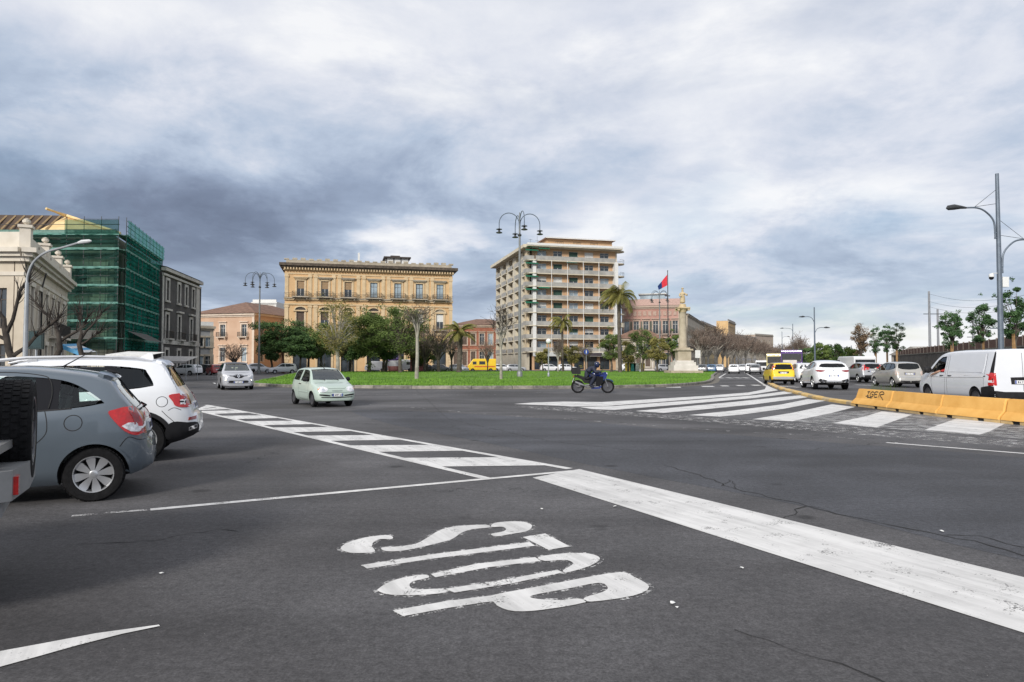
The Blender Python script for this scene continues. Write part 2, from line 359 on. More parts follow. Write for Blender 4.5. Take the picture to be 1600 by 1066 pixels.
# left hatched wedge
B0, B1 = G(322, 633), G(890, 733); A0, A1 = G(304, 641), G(760, 748)
HW = [strip([B0, B0.lerp(B1, .5), B1], .14), strip([A0, A0.lerp(A1, .5), A1], .14)]
rows = [(640.5, 306, 350), (633, 308, 330), (647, 318, 400), (651.5, 345, 438), (660.5, 392, 505), (670.5, 432, 560), (684, 485, 640), (699.5, 553, 725), (718.5, 640, 830)]
def edgex(E0, E1, yy):
    lo, hi = 0, 1
    for _ in range(30):
        md = (lo+hi)/2; p = E0.lerp(E1, md); d = 1/p.y
        if CAMZ*d*FPX+568.5 < yy: lo = md
        else: hi = md
    return E0.lerp(E1, lo)
for yc, h in ((634.8, 1.6), (638.2, 2.0), (643.6, 2.6), (651.5, 3.2), (660.5, 4.2), (670.8, 5.2), (683.8, 6.2), (700, 8), (721, 11.5)):
    pa = edgex(A0, A1, yc+h*.3); pb = edgex(B0, B1, yc-h*.3)
    def at(E0, E1, yy): return edgex(E0, E1, yy)
    HW.append([tuple(at(A0, A1, yc-h/2).xy), tuple(at(A0, A1, yc+h/2+2).xy), tuple(at(B0, B1, yc+h/2).xy), tuple(at(B0, B1, yc-h/2-1).xy)])
mark('hatched_wedge', HW[:2], 'white outline of the hatched wedge beside the parked cars', ch='edge_line')
mark('wedge_stripes', HW[2:], 'row of white stripes inside the hatched wedge on the left', z=.006)
# right hatched island (zoom 1180..1420 / 585..685 and 780..1240 / 580..680)
HR = [gp([(803, 631.5), (830, 629.5), (880, 627.8), (940, 628.5), (1010, 624.6), (1100, 619), (1170, 613.5), (1195, 608.5), (1197, 604), (1191, 602), (1199, 602.5), (1206, 606), (1216, 610), (1170, 617.5), (1060, 626), (950, 634.5), (893, 635.5), (880, 634.5)]),
      gp([(905, 636.2), (960, 634.8), (1080, 626), (1180, 617.8), (1225, 612), (1240, 614.5), (1180, 622), (1080, 631), (960, 640.8), (925, 639.5)]),
      gp([(993, 642.5), (1060, 636.5), (1150, 628), (1228, 620), (1250, 618), (1262, 621), (1180, 632), (1100, 640), (1037, 645.5)]),
      gp([(1076, 649), (1140, 642.5), (1220, 632.5), (1262, 624), (1290, 626.5), (1225, 639), (1160, 648), (1124, 651.2)]),
      gp([(1175, 655.5), (1240, 645), (1300, 632), (1336, 636.2), (1300, 645.5), (1238, 658.6)]),
      gp([(1302, 661.5), (1350, 651.5), (1378, 643), (1425, 648.5), (1395, 659), (1370, 668)]),
      gp([(1445, 672), (1495, 654), (1572, 661.5), (1545, 675), (1530, 679.5)])]
mark('hatched_island', HR, 'broad white hatch stripes in front of the yellow barriers')
mark('island_edge_line', [strip([G(893, 636), G(1040, 646), G(1240, 659), G(1400, 670.5), G(1600, 686), G(1900, 709)], .10)], 'thin white edge line below the broad hatch stripes', z=.0035, mt=PWORN)
mark('scuffed_paint', [gp([(800, 634), (890, 637), (1000, 645), (1150, 656), (1300, 665), (1600, 689), (1600, 700), (1400, 684), (1200, 668), (1040, 654), (930, 646), (840, 640)])], 'scuffed remains of old white paint below the hatch', PWORN, .003)
mark('worn_hatch', [gp([(1238, 659), (1300, 645), (1370, 641), (1600, 664), (1600, 686), (1400, 671)])], 'worn grey paint between the broad hatch stripes', PGREY, .0025)
dl = [(555, 631), (640, 636.5), (760, 647.5), (880, 654.5), (1000, 664), (1140, 674), (1290, 682), (1420, 694), (1600, 709), (1800, 727)]
gd = catmull([G(*p) for p in dl], 8)
mark('faint_line', [strip(gd[i:i+5], .09) for i in range(0, len(gd)-14, 6)], 'faint broken white line across the middle of the junction', PWORN, .004)
mark('right_lane_line', [strip([G(1385, 692), G(1600, 709), G(1900, 733)], .12)], 'solid thin white line running off to the right', z=.005)
mark('lawn_edge_line', [strip(catmull([G(560, 616), G(760, 617), G(860, 612)], 6), .10)], 'faint line on the road before the lawn', PWORN, .004)
# give-way dashes at the mouth of the boulevard and lane lines
DS = []
for (x0, x1, yy) in [(1093, 1112, 604), (1123, 1135, 603.2), (1148, 1160, 602.7), (1172, 1184, 602.2), (1037, 1060, 605.2), (1000, 1018, 606)]:
    a, b = G(x0, yy), G(x1, yy); DS.append([(a.x, a.y-.8), (b.x, b.y-.8), (b.x+.3, b.y+.8), (a.x+.3, a.y+.8)])
for (x0, x1) in [(1118, 1126), (1133, 1141), (1146, 1153), (1158, 1166), (1186, 1194)]:
    a, b = G(x0, 590.6), G(x1, 590.6); DS.append([(a.x, a.y-1.6), (b.x, b.y-1.6), (b.x+.4, b.y+1.6), (a.x+.4, a.y+1.6)])
mark('give_way_dashes', DS, 'short white dashes across the mouth of the boulevard', ch='dash')
mark('boulevard_line', [strip([G(1195, 602), G(1172, 587), G(1163, 582)], .18)], 'white lane line leading into the boulevard', z=.005)
mark('kerb_side_line', [strip([G(1094, 602), G(1122, 591), G(1134, 584)], .2)], 'white line along the right kerb of the lawn', z=.005)
mark('queue_line', [strip([G(1335, 601.5), G(1410, 604)], .5), strip([G(1215, 603.5), G(1250, 605.5)], .4)], 'short white lane markings between the queueing cars', z=.005)
# scraps of litter
LIT = mat('litter', (.7, .7, .68), .7)
for i, (px, py, s) in enumerate([(961, 793, .03), (847, 797, .025), (1050, 945, .024), (1058, 952, .015), (1160, 890, .02), (1472, 832, .025), (335, 600, .25), (253, 898, .02)]):
    p = G(px, py); mb = MB(); n = 7
    vs = [(p.x+math.cos(k/n*6.28)*s*random.uniform(.4, 1.1), p.y+math.sin(k/n*6.28)*s*random.uniform(.6, 1.3), .012+random.random()*s*.3) for k in range(n)]
    mb.add(vs+[(p.x, p.y, .014+s*.3)], [(k, (k+1) % n, n) for k in range(n)])
    tag(mb.build('litter_scrap', LIT), ['crumpled white paper scrap just right of the stop bar corner', 'small white paper scrap just above the letter T', 'white scrap lying right of the letter P', 'tiny white crumb beside the scrap right of letter P', 'white scrap below the middle of the stop line', 'white scrap on the dark strip beyond the stop line', 'white bag on the road left of the silver car', 'tiny pale scrap on the asphalt at lower left'][i], 'litter', 'scraps of litter on the road')
# ------------------------------------------------------------------ lawn island with stone kerb
LP = [(-19.2, 51), (-17.2, 45.5), (-13, 41.8), (-6, 39.9), (1, 39.5), (8, 41.6), (13.5, 48.5), (18, 61), (23, 78), (29, 97), (32.5, 110), (29, 117), (5, 121), (-22, 117), (-31, 103), (-27, 82), (-22, 62)]
LP = [(a*1.055, b*1.055) for a, b in LP]
LO = [p.xy for p in catmull([(a, b, 0) for a, b in LP], 14, True)]
def inset(poly, d):
    out = []; n = len(poly)
    for i in range(n):
        t = (poly[(i+1) % n]-poly[i-1]).normalized(); out.append(poly[i]+Vector((-t.y, t.x))*d)
    return out
KST = mat('kerb_stone', (.10, .095, .085), .85, scale=3, col2=(.25, .235, .21), bump=.6, bscale=20)
KST2 = mat('kerb_stone_pale', (.20, .185, .16), .85, scale=4, col2=(.33, .30, .26), bump=.5, bscale=20)
kerb = thing('lawn_kerb', 'low stone kerb around the big lawn', None, (0, 0, 0), kind='structure')
acc = [0]
for i in range(len(LO)): acc.append(acc[-1]+(LO[(i+1) % len(LO)]-LO[i]).length)
def lo_at(s):
    s %= acc[-1]
    for i in range(len(LO)):
        if acc[i+1] >= s:
            t = (s-acc[i])/(acc[i+1]-acc[i]); return LO[i].lerp(LO[(i+1) % len(LO)], t)
ks = 1.25; nk = int(acc[-1]/ks)
for k in range(nk):
    a, b = lo_at(k*acc[-1]/nk+.012), lo_at((k+1)*acc[-1]/nk-.012)
    t = (b-a).normalized(); n = Vector((-t.y, t.x)); h = .19+random.uniform(-.012, .012); j = random.uniform(-.012, .012)
    mb = MB(); q = [a-n*(.02+j), b-n*(.02+j), b+n*.30, a+n*.30]; q2 = [a+n*(.03-j), b+n*(.03-j), b+n*.27, a+n*.27]
    mb.add([(p.x, p.y, 0) for p in q]+[(p.x, p.y, h-.03) for p in q]+[(p.x, p.y, h) for p in q2],
           [(0, 1, 5, 4), (1, 2, 6, 5), (2, 3, 7, 6), (3, 0, 4, 7), (4, 5, 9, 8), (5, 6, 10, 9), (6, 7, 11, 10), (7, 4, 8, 11), (8, 9, 10, 11)])
    mb.build('kerb_stone', KST if random.random() < .75 else KST2, kerb)
gut = [tuple(p) for p in inset(LO, -.55)]; gin = [tuple(p) for p in inset(LO, .1)]
mb = MB(); n = len(gut); mb.add([(*p, .006) for p in gut]+[(*p, .012) for p in gin], [(i, (i+1) % n, n+(i+1) % n, n+i) for i in range(n)])
tag(mb.build('gutter', mat('gutter', (.10, .09, .075), .85, scale=1.2, col2=(.17, .15, .12), bump=.4)), 'brownish paved gutter strip round the lawn kerb', None, None, 'structure')
GRASS = mat('grass', (.055, .12, .012), .9, scale=.22, col2=(.12, .23, .02), bump=.8, bscale=18, lo=.3, hi=.7)
GRASSB = mat('grass_blade', (.065, .16, .012), .75, scale=.22, col2=(.16, .31, .03), lo=.3, hi=.7)
SOIL = mat('soil', (.11, .085, .055), .95, var=.25, scale=1.0, bump=.6)
li = inset(LO, .29)
# lawn as a fine mesh with gentle undulation
mb = MB(); cx, cy = 2.0, 84.0; rings = 14; n = len(li); vs = []
for r in range(rings+1):
    k = r/rings
    for p in li:
        x, y = cx+(p.x-cx)*k, cy+(p.y-cy)*k
        vs.append((x, y, .17+.05*(1-k)+ (.03*math.sin(x*.9+y*.5)+.03*math.sin(x*.37-y*.8))*(1-k**4)))
fs = [(r*n+i, r*n+(i+1) % n, (r+1)*n+(i+1) % n, (r+1)*n+i) for r in range(rings) for i in range(n)]
mb.add(vs, fs); tag(mb.build('lawn', GRASS, smooth=True, angle=180), 'bright green lawn of the traffic island', None, None, 'structure')
def inside(p, poly):
    c = False; j = len(poly)-1
    for i in range(len(poly)):
        a, b = poly[i], poly[j]
        if (a.y > p[1]) != (b.y > p[1]) and p[0] < (b.x-a.x)*(p[1]-a.y)/(b.y-a.y)+a.x: c = not c
        j = i
    return c
mb = MB(); rg = random.Random(3); cnt = 0; vs = []; fs = []
lsimp = li[::3]
while cnt < 70000:
    y = 41.6+(rg.random()**1.9)*82; x = rg.uniform(-33, 35)
    if not inside((x, y), lsimp): continue
    h = rg.uniform(.04, .10)*(1+.6*(rg.random() < .06)); a = rg.uniform(0, 3.14); w = rg.uniform(.02, .05); lx, ly = rg.uniform(-.05, .05), rg.uniform(-.05, .05)
    b0 = len(vs); ca, sa = math.cos(a)*w, math.sin(a)*w; z0 = .17
    vs += [(x-ca, y-sa, z0), (x+ca, y+sa, z0), (x+lx, y+ly, z0+h+.05)]; fs.append((b0, b0+1, b0+2)); cnt += 1
mb.add(vs, fs); tag(mb.build('grass', GRASSB), 'short green grass blades covering the lawn', 'grass', None, 'stuff')

# cracks traced in the worn asphalt
CRK = mat('crack_tar', (.012, .012, .012), .9, var=.3)
def crack(pts, w, label, seed):
    r_ = random.Random(seed); g_ = [G(*p) for p in pts]; q = []
    for a, c in zip(g_, g_[1:]):
        n_ = max(3, int((c-a).length/.12)); t_ = (c-a).normalized()
        for k in range(n_): q.append(a.lerp(c, k/n_)+Vector((-t_.y, t_.x, 0))*r_.uniform(-.035, .035))
    q.append(g_[-1]); l = []; rr_ = []
    for k, p in enumerate(q):
        t_ = (q[min(k+1, len(q)-1)]-q[max(k-1, 0)]).normalized(); n_ = Vector((-t_.y, t_.x, 0))*w*r_.uniform(.25, 1.0)/2; l.append(p+n_); rr_.append(p-n_)
    mb = MB(); n_ = len(q); mb.add([(p.x, p.y, .0042) for p in l+rr_], [(k, n_+k, n_+k+1, k+1) for k in range(n_-1)]); tag(mb.build('road_crack', CRK), label, None, None, 'structure')
crack([(1040, 728), (1100, 745), (1150, 765), (1230, 783), (1310, 803), (1380, 818), (1450, 832), (1520, 846), (1600, 868), (1700, 892)], .028, 'long dark crack beyond the stop line', 1)
crack([(1228, 812), (1245, 797), (1262, 791), (1290, 796)], .02, 'short crack branching off the long crack', 2)
crack([(1475, 836), (1530, 838), (1600, 856)], .02, 'crack branch near the right edge', 3)
crack([(1150, 983), (1230, 1010), (1310, 1040), (1400, 1076)], .012, 'thin dark crack at the lower right', 4)
crack([(105, 852), (200, 849), (260, 842), (300, 834), (345, 827), (372, 831)], .014, 'thin wavy crack at the left', 5)
crack([(1130, 760), (1142, 750), (1150, 764)], .016, 'tiny crack spur on the long crack', 6)
crack([(640, 600), (700, 655), (860, 690), (1000, 705)], .016, 'faint crack across the middle of the junction', 7)
# ------------------------------------------------------------------ buildings
DGLASS = mat('window_glass', (.035, .045, .055), .08, var=.5, scale=.35, spec=.8, space='Object')
PGLASS = mat('window_glass_pale', (.30, .37, .42), .12, var=.35, scale=.3, spec=.7)
CURT = mat('blind_white', (.66, .66, .64), .6, var=.08)
SHUT = mat('shutter_brown', (.085, .055, .038), .6, var=.2)
SHUTG = mat('shutter_green', (.03, .075, .055), .6, var=.2)
FRW = mat('frame_white', (.62, .61, .57), .6, var=.1)
FRD = mat('frame_dark', (.05, .04, .035), .6, var=.2)
IRON = mat('iron', (.035, .033, .032), .6, var=.2)
TILE = mat('roof_tile', (.13, .075, .052), .85, scale=1.2, col2=(.23, .135, .095), bump=.8, bscale=6)
_WM = {}
def window_mesh(w, h, style):
    k = (round(w, 2), round(h, 2), style)
    if k in _WM: return _WM[k]
    fr = MB(); b = .07 if w > .6 else .05; y0, y1 = .10, .18
    fr.box(0, b, y0, y1, 0, h); fr.box(w-b, w, y0, y1, 0, h); fr.box(b, w-b, y0, y1, 0, b); fr.box(b, w-b, y0, y1, h-b, h)
    if w > .8 or 'd' in style: fr.box(w/2-.035, w/2+.035, y0-.004, y1, b, h-b)
    if h > 1.7: fr.box(b, w-b, y0-.006, y1, h*.72-.03, h*.72+.03)
    pn = MB(); pn.box(b, w-b, y0+.03, y0+.045, b, h-b)
    ex = None
    if 's' in style:          # half lowered roller blind
        ex = MB(); ex.box(b, w-b, y0-.012, y0+.025, h*.5, h-b)
        for i in range(6): ex.box(b, w-b, y0-.022, y0-.010, h*.5+i*h*.075, h*.5+i*h*.075+h*.06)
    if 'b' in style:          # blind down
        ex = MB(); n = 14
        for i in range(n): ex.box(b, w-b, y0-.018+.012*(i % 2), y0+.02, b+(h-2*b)*i/n, b+(h-2*b)*(i+.95)/n)
    if 'v' in style:          # louvred shutters folded open on both sides
        ex = MB()
        for x0 in (-w*.5, w*1.02):
            ex.box(x0, x0+.05, -.07, -.02, 0, h); ex.box(x0+w*.48-.05, x0+w*.48, -.07, -.02, 0, h)
            n = max(4, int(h/.12))
            for i in range(n): ex.box(x0+.05, x0+w*.48-.05, -.062, -.03, h*i/n, h*(i+.8)/n)
    _WM[k] = (fr, pn, ex, {})
    return _WM[k]
class Bld:
    def __init__(b, name, label, p0, p1, group=None, cat='building'):
        b.p0 = Vector((p0[0], p0[1], 0)); b.p1 = Vector((p1[0], p1[1], 0)); b.W = (b.p1-b.p0).length
        b.ang = math.atan2(p1[1]-p0[1], p1[0]-p0[0]); b.r = thing(name, label, cat, b.p0, b.ang, group)
    def mb(b): return MB()
    def wall(b, name, H, openings, mt, org=(0, 0), ang=0.0, W=None, t=.35, z0=0.0, parent=None):
        """a wall with real openings; local plane starts at org, runs along ang, inside is to its left"""
        W = W or b.W; U = (math.cos(ang), math.sin(ang)); N_ = (-U[1], U[0])
        def pos(u, d, z): return (org[0]+u*U[0]+d*N_[0], org[1]+u*U[1]+d*N_[1], z)
        us = sorted({0, W}|{o[0] for o in openings}|{o[1] for o in openings}); zz = sorted({z0, H}|{o[2] for o in openings}|{o[3] for o in openings})
        m_ = MB()
        for i in range(len(us)-1):
            j = 0
            while j < len(zz)-1:
                cu = (us[i]+us[i+1])/2; cz = (zz[j]+zz[j+1])/2
                if any(o[0] < cu < o[1] and o[2] < cz < o[3] for o in openings): j += 1; continue
                k = j
                while k+1 < len(zz)-1 and not any(o[0] < cu < o[1] and o[2] < (zz[k+1]+zz[k+2])/2 < o[3] for o in openings): k += 1
                m_.add([pos(us[i], 0, zz[j]), pos(us[i+1], 0, zz[j]), pos(us[i+1], 0, zz[k+1]), pos(us[i], 0, zz[k+1])], [(0, 1, 2, 3)]); j = k+1
        for o in openings:
            a, c, d, e = o[:4]
            for q in (((a, 0, d), (a, 0, e), (a, t, e), (a, t, d)), ((c, 0, d), (c, t, d), (c, t, e), (c, 0, e)), ((a, 0, d), (a, t, d), (c, t, d), (c, 0, d)), ((a, 0, e), (c, 0, e), (c, t, e), (a, t, e))):
                m_.add([pos(*p) for p in q], [(0, 1, 2, 3)])
        m_.build(name, mt, parent or b.r)
        return pos
    def win(b, pos, ang, o, style='', glass_=None, frame=None, blind=None, name='window'):
        w, h = o[1]-o[0], o[3]-o[2]; fr, pn, ex, cache = window_mesh(w, h, style)
        gm, fm, bm_ = glass_ or DGLASS, frame or FRW, blind or SHUT
        key = (gm.name, fm.name, bm_.name)
        if key not in cache: cache[key] = (fr.mesh('window', fm), pn.mesh('pane', gm), ex.mesh('blind', bm_) if ex else None)
        a, c, d = cache[key]
        f = link(bpy.data.objects.new(name, a), b.r); f.location = pos(o[0], .06, o[2]); f.rotation_euler = (0, 0, ang)
        link(bpy.data.objects.new('pane', c), f)
        if d: link(bpy.data.objects.new('blind', d), f)
        return f
    def part(b, name, mt, fn, smooth=False):
        m_ = MB(); fn(m_); return m_.build(name, mt, b.r, smooth)
def wbox(m_, pos, u0, u1, d0, d1, z0, z1):
    q = [pos(u, d, z) for z in (z0, z1) for (u, d) in ((u0, d0), (u1, d0), (u1, d1), (u0, d1))]
    m_.add(q, [(0, 3, 2, 1), (4, 5, 6, 7), (0, 1, 5, 4), (1, 2, 6, 5), (2, 3, 7, 6), (3, 0, 4, 7)])
def balcony(b, pos, u0, u1, z, depth=.9, rail=IRON, slab=None, h=1.0, step=.14):
    m_ = MB(); wbox(m_, pos, u0, u1, -depth, .0, z-.18, z)
    for k in (.12, .88):
        uu = u0+(u1-u0)*k; wbox(m_, pos, uu-.1, uu+.1, -depth*.7, .0, z-.55, z-.18)
    s_ = m_.build('balcony', slab or FRW, b.r)
    m_ = MB(); wbox(m_, pos, u0, u1, -depth+.02, -depth+.06, z+h-.05, z+h); wbox(m_, pos, u0, u1, -depth+.02, -depth+.06, z+.06, z+.10)
    for uu in (u0+.02, u1-.06): wbox(m_, pos, uu, uu+.04, -depth+.06, .0, z+h-.05, z+h)
    n = max(3, int((u1-u0)/step))
    for i in range(n+1):
        uu = u0+(u1-u0-.03)*i/n; wbox(m_, pos, uu, uu+.025, -depth+.03, -depth+.055, z, z+h-.05)
    for uu in (u0, u1-.03):
        for k in range(1, int(depth/step)): wbox(m_, pos, uu, uu+.025, -depth+k*step, -depth+k*step+.025, z, z+h-.05)
    m_.build('railing', rail, s_)
# ---- ochre palazzo
OCH = mat('ochre_stucco', (.53, .335, .165), .9, scale=.35, col2=(.66, .46, .255), bump=.25, bscale=8, lo=.25, hi=.75)
OCHL = mat('ochre_trim', (.52, .39, .235), .9, scale=.8, col2=(.64, .50, .32), bump=.3, bscale=10)
DKC = mat('cornice_dark', (.055, .045, .035), .9, scale=2, col2=(.13, .10, .075))
STN = mat('weathered_stone', (.30, .26, .20), .9, scale=.9, col2=(.44, .39, .31), bump=.5, bscale=6)
pa, pb = (X(444, 132), 132.0), (X(706.5, 140), 140.0)
b = Bld('palazzo', 'ochre three-storey palazzo with dark cornice behind the lawn', pa, pb)
W = b.W; fr = [.09, .229, .365, .517, .662, .794, .922]; cs = [f*W for f in fr]; ops = []
top = [(c-.72, c+.72, 14.7, 17.75) for c in cs]; mid = [(c-.75, c+.75, 8.5, 11.7) for c in cs]; low = [(c-1.3, c+1.3, .0, 5.6) for c in cs]
pos = b.wall('facade', 20.4, top+mid+low, OCH)
b.part('side_wall', OCH, lambda m: (wbox(m, pos, 0, .02, .0, 24, 0, 20.4), wbox(m, pos, W-.02, W, .0, 24, 0, 20.4), wbox(m, pos, 0, W, 23.9, 24, 0, 20.4), wbox(m, pos, 0, W, .8, .82, 0, 20.3)))
b.part('cornice', OCHL, lambda m: (wbox(m, pos, -.25, W+.25, -.3, .2, 19.75, 20.25), wbox(m, pos, -.1, W+.1, -.12, .1, 19.0, 19.25)))
b.part('eaves', DKC, lambda m: (wbox(m, pos, -1.0, W+1.0, -1.1, 24.5, 20.55, 21.1), wbox(m, pos, -.7, W+.7, -.75, 24.2, 20.25, 20.55)))
n = 60
b.part('modillions', OCHL, lambda m: [wbox(m, pos, W*i/n-.1, W*i/n+.14, -.72, -.05, 19.85, 20.24) for i in range(n+1)])
b.part('parapet', STN, lambda m: wbox(m, pos, .2, W-.2, -.3, .2, 21.1, 21.75))
for i in range(22):
    u = .3+(W-.6)*i/21; b.part('parapet_block', STN, lambda m, u=u: wbox(m, pos, u-.45, u+.45, -.36, .26, 21.75, 21.95+random.uniform(0, .25)))
b.part('roof_pavilion', CURT, lambda m: wbox(m, pos, W*.60, W*.74, 5, 10, 21.2, 23.6)); b.part('pavilion_roof', FRD, lambda m: (wbox(m, pos, W*.585, W*.755, 4.4, 10.6, 23.6, 23.85), wbox(m, pos, W*.63, W*.69, 6, 9, 23.85, 24.3)))
for k in range(3): b.part('pavilion_post', FRD, lambda m, k=k: wbox(m, pos, W*(.60+.045*k), W*(.60+.045*k)+.16, 4.9, 5, 21.3, 23.6))
b.part('chimney', CURT, lambda m: (wbox(m, pos, W*.425, W*.437, 6, 6.6, 21, 24.6), wbox(m, pos, W*.37, W*.42, 6, 8, 21, 22.9)))
b.part('string_course', OCHL, lambda m: (wbox(m, pos, -.1, W+.1, -.32, 0, 13.95, 14.4), wbox(m, pos, -.05, W+.05, -.2, 0, 13.0, 13.3), wbox(m, pos, -.1, W+.1, -.3, 0, 7.3, 7.8)))
pil = [0.35]+[(cs[i]+cs[i+1])/2+d for i in range(6) for d in (-.55, .55)]+[W-.35]
for u in pil:
    b.part('pilaster', OCHL, lambda m, u=u: (wbox(m, pos, u-.34, u+.34, -.12, 0, 14.4, 19.0), wbox(m, pos, u-.42, u+.42, -.2, 0, 18.4, 18.75)))
    b.part('pilaster', OCHL, lambda m, u=u: (wbox(m, pos, u-.36, u+.36, -.14, 0, 7.8, 13.0), wbox(m, pos, u-.45, u+.45, -.2, 0, 12.5, 12.85)))
for e in (0, W-1.1):
    for i in range(14): b.part('quoin', OCHL, lambda m, e=e, i=i: wbox(m, pos, e-.03, e+1.13-(.3 if i % 2 else 0), -.10, 0, 0.2+i*.53, .2+i*.53+.48))
for i, c in enumerate(cs):
    b.part('window_surround', OCHL, lambda m: (wbox(m, pos, c-1.05, c-.72, -.12, 0, 14.5, 17.9), wbox(m, pos, c+.72, c+1.05, -.12, 0, 14.5, 17.9), wbox(m, pos, c-1.05, c+1.05, -.12, 0, 17.75, 18.05)))
    b.part('window_hood', STN if i else OCHL, lambda m: (wbox(m, pos, c-1.35, c+1.35, -.5, 0, 18.3, 18.5), wbox(m, pos, c-1.2, c+1.2, -.35, 0, 18.1, 18.3)))
    b.part('window_surround', OCHL, lambda m: (wbox(m, pos, c-1.05, c-.75, -.12, 0, 8.5, 11.8), wbox(m, pos, c+.75, c+1.05, -.12, 0, 8.5, 11.8), wbox(m, pos, c-1.3, c+1.3, -.3, 0, 11.75, 12.0)))
    seg = [(c+1.25*math.cos(a), 12.0+.85*math.sin(a)) for a in [math.pi*k/10 for k in range(11)]]; seg2 = [(c+1.0*math.cos(a), 12.0+.6*math.sin(a)) for a in [math.pi*k/10 for k in range(11)]]
    def arch(m, seg=seg, seg2=seg2):
        for k in range(10):
            q = [seg[k], seg[k+1], seg2[k+1], seg2[k]]
            m.add([pos(u, -.28, z) for u, z in q]+[pos(u, 0, z) for u, z in q], [(0, 1, 2, 3), (0, 4, 5, 1), (1, 5, 6, 2), (2, 6, 7, 3), (3, 7, 4, 0), (4, 7, 6, 5)])
    b.part('arched_hood', OCHL, arch)
    b.part('arch_panel', FRD if i < 4 else STN, lambda m: m.add([pos(u, -.05, z) for u, z in seg2], [tuple(range(11))]))
    b.win(pos, 0, top[i], 's' if i < 3 else 'd', PGLASS if i >= 3 else DGLASS, FRD if i > 2 else FRW, mat('blind_tan', (.30, .20, .11), .7))
    b.win(pos, 0, mid[i], 'b' if i in (0, 2) else 's', DGLASS, FRW, SHUT if i < 5 else CURT)
    b.win(pos, 0, low[i], '', DGLASS, FRD)
    b.part('arcade_surround', OCHL, lambda m: (wbox(m, pos, c-1.7, c-1.3, -.15, 0, 0, 5.9), wbox(m, pos, c+1.3, c+1.7, -.15, 0, 0, 5.9), wbox(m, pos, c-1.7, c+1.7, -.15, 0, 5.6, 6.1)))
    balcony(b, pos, c-1.55, c+1.55, 14.6, 1.1, slab=STN); balcony(b, pos, c-1.4, c+1.4, 8.4, .9, slab=STN)
balcony(b, pos, -.1, W+.1, 14.42, .5, slab=STN, h=.9, step=.5)
# ---- apartment block
TAN = mat('tan_brick', (.49, .31, .18), .85, scale=.8, col2=(.58, .39, .24), bump=.3, bscale=12)
CRM = mat('cream_concrete', (.50, .45, .35), .85, scale=.5, col2=(.62, .57, .46))
PARA = mat('balcony_front', (.27, .265, .245), .6, scale=.6, col2=(.40, .39, .365))
AWNG = mat('awning_green', (.008, .12, .065), .8, var=.15)
LGR = mat('light_grey', (.50, .51, .50), .7)
ca = (X(831, 165), 165.0); cb = (X(962, 170.5), 170.5)
b = Bld('apartment_block', 'nine-storey tan apartment block with cream balconies behind the lawn', ca, cb); W = b.W
fl = 3.16; z0 = 4.5; nf = 8; bay = W/5.35; ops = []; x0s = [.9+bay*(i+.12) for i in range(5)]
for f in range(nf):
    for x in x0s: ops.append((x, x+2.35, z0+f*fl+.6, z0+f*fl+2.5))
gops = [(.6+i*3.4, .6+i*3.4+2.6, .1, 3.3) for i in range(6) if .6+i*3.4+2.6 < W]
HT_ = z0+nf*fl
pos = b.wall('facade', HT_, ops+gops, TAN)
rr = random.Random(5)
for o in ops: b.win(pos, 0, o, rr.choice(['', 'd', 'b', 's', '', 'd']), rr.choice([DGLASS, PGLASS, DGLASS]), FRW, rr.choice([CURT, SHUTG, SHUTG, CURT]))
for o in gops: b.win(pos, 0, o, '', DGLASS, FRD)
for f in range(nf+1):
    z = z0+f*fl
    b.part('floor_slab', CRM, lambda m: wbox(m, pos, -.3, W+.3, -1.5, 0, z-.22, z))
    if f < nf:
        b.part('parapet', PARA, lambda m: wbox(m, pos, .55, W-.5, -1.5, -1.42, z+.02, z+.92)); b.part('handrail', LGR, lambda m: wbox(m, pos, .5, W-.45, -1.54, -1.38, z+.92, z+.98))
for i in range(5):
    u = .55+bay*(i+.98)
    b.part('post', CURT, lambda m: wbox(m, pos, u-.06, u+.06, -1.60, -1.5, z0-.2, HT_-fl))
for u in (.25, W-.35): b.part('pier', CURT, lambda m: wbox(m, pos, u-.42, u+.42, -1.66, 0, z0-.2, HT_-fl+.1))
b.part('roof_slab', CRM, lambda m: wbox(m, pos, -1.6, W+1.0, -2.2, 34, HT_, HT_+.7)); b.part('roof_fascia', CURT, lambda m: wbox(m, pos, -1.7, W+1.1, -2.3, -2.1, HT_+.25, HT_+.8))
b.part('penthouse', mat('penthouse_tan', (.52, .34, .20), .85), lambda m: wbox(m, pos, 5.0, W+.5, 3.2, 20, HT_+.7, HT_+2.9)); b.part('penthouse_roof', TILE, lambda m: wbox(m, pos, 4.4, W+1.0, 2.2, 21, HT_+2.9, HT_+3.2))
b.part('penthouse_roof_edge', CURT, lambda m: wbox(m, pos, 4.3, W+1.1, 2.1, 2.2, HT_+2.95, HT_+3.15))
for i in range(3):
    for k in range(2): b.win(lambda u, d, z: pos(u, 3.02+d, z), 0, (7.2+i*4.6+k*1.1, 8.1+i*4.6+k*1.1, HT_+1.1, HT_+2.4), '', DGLASS, FRD)
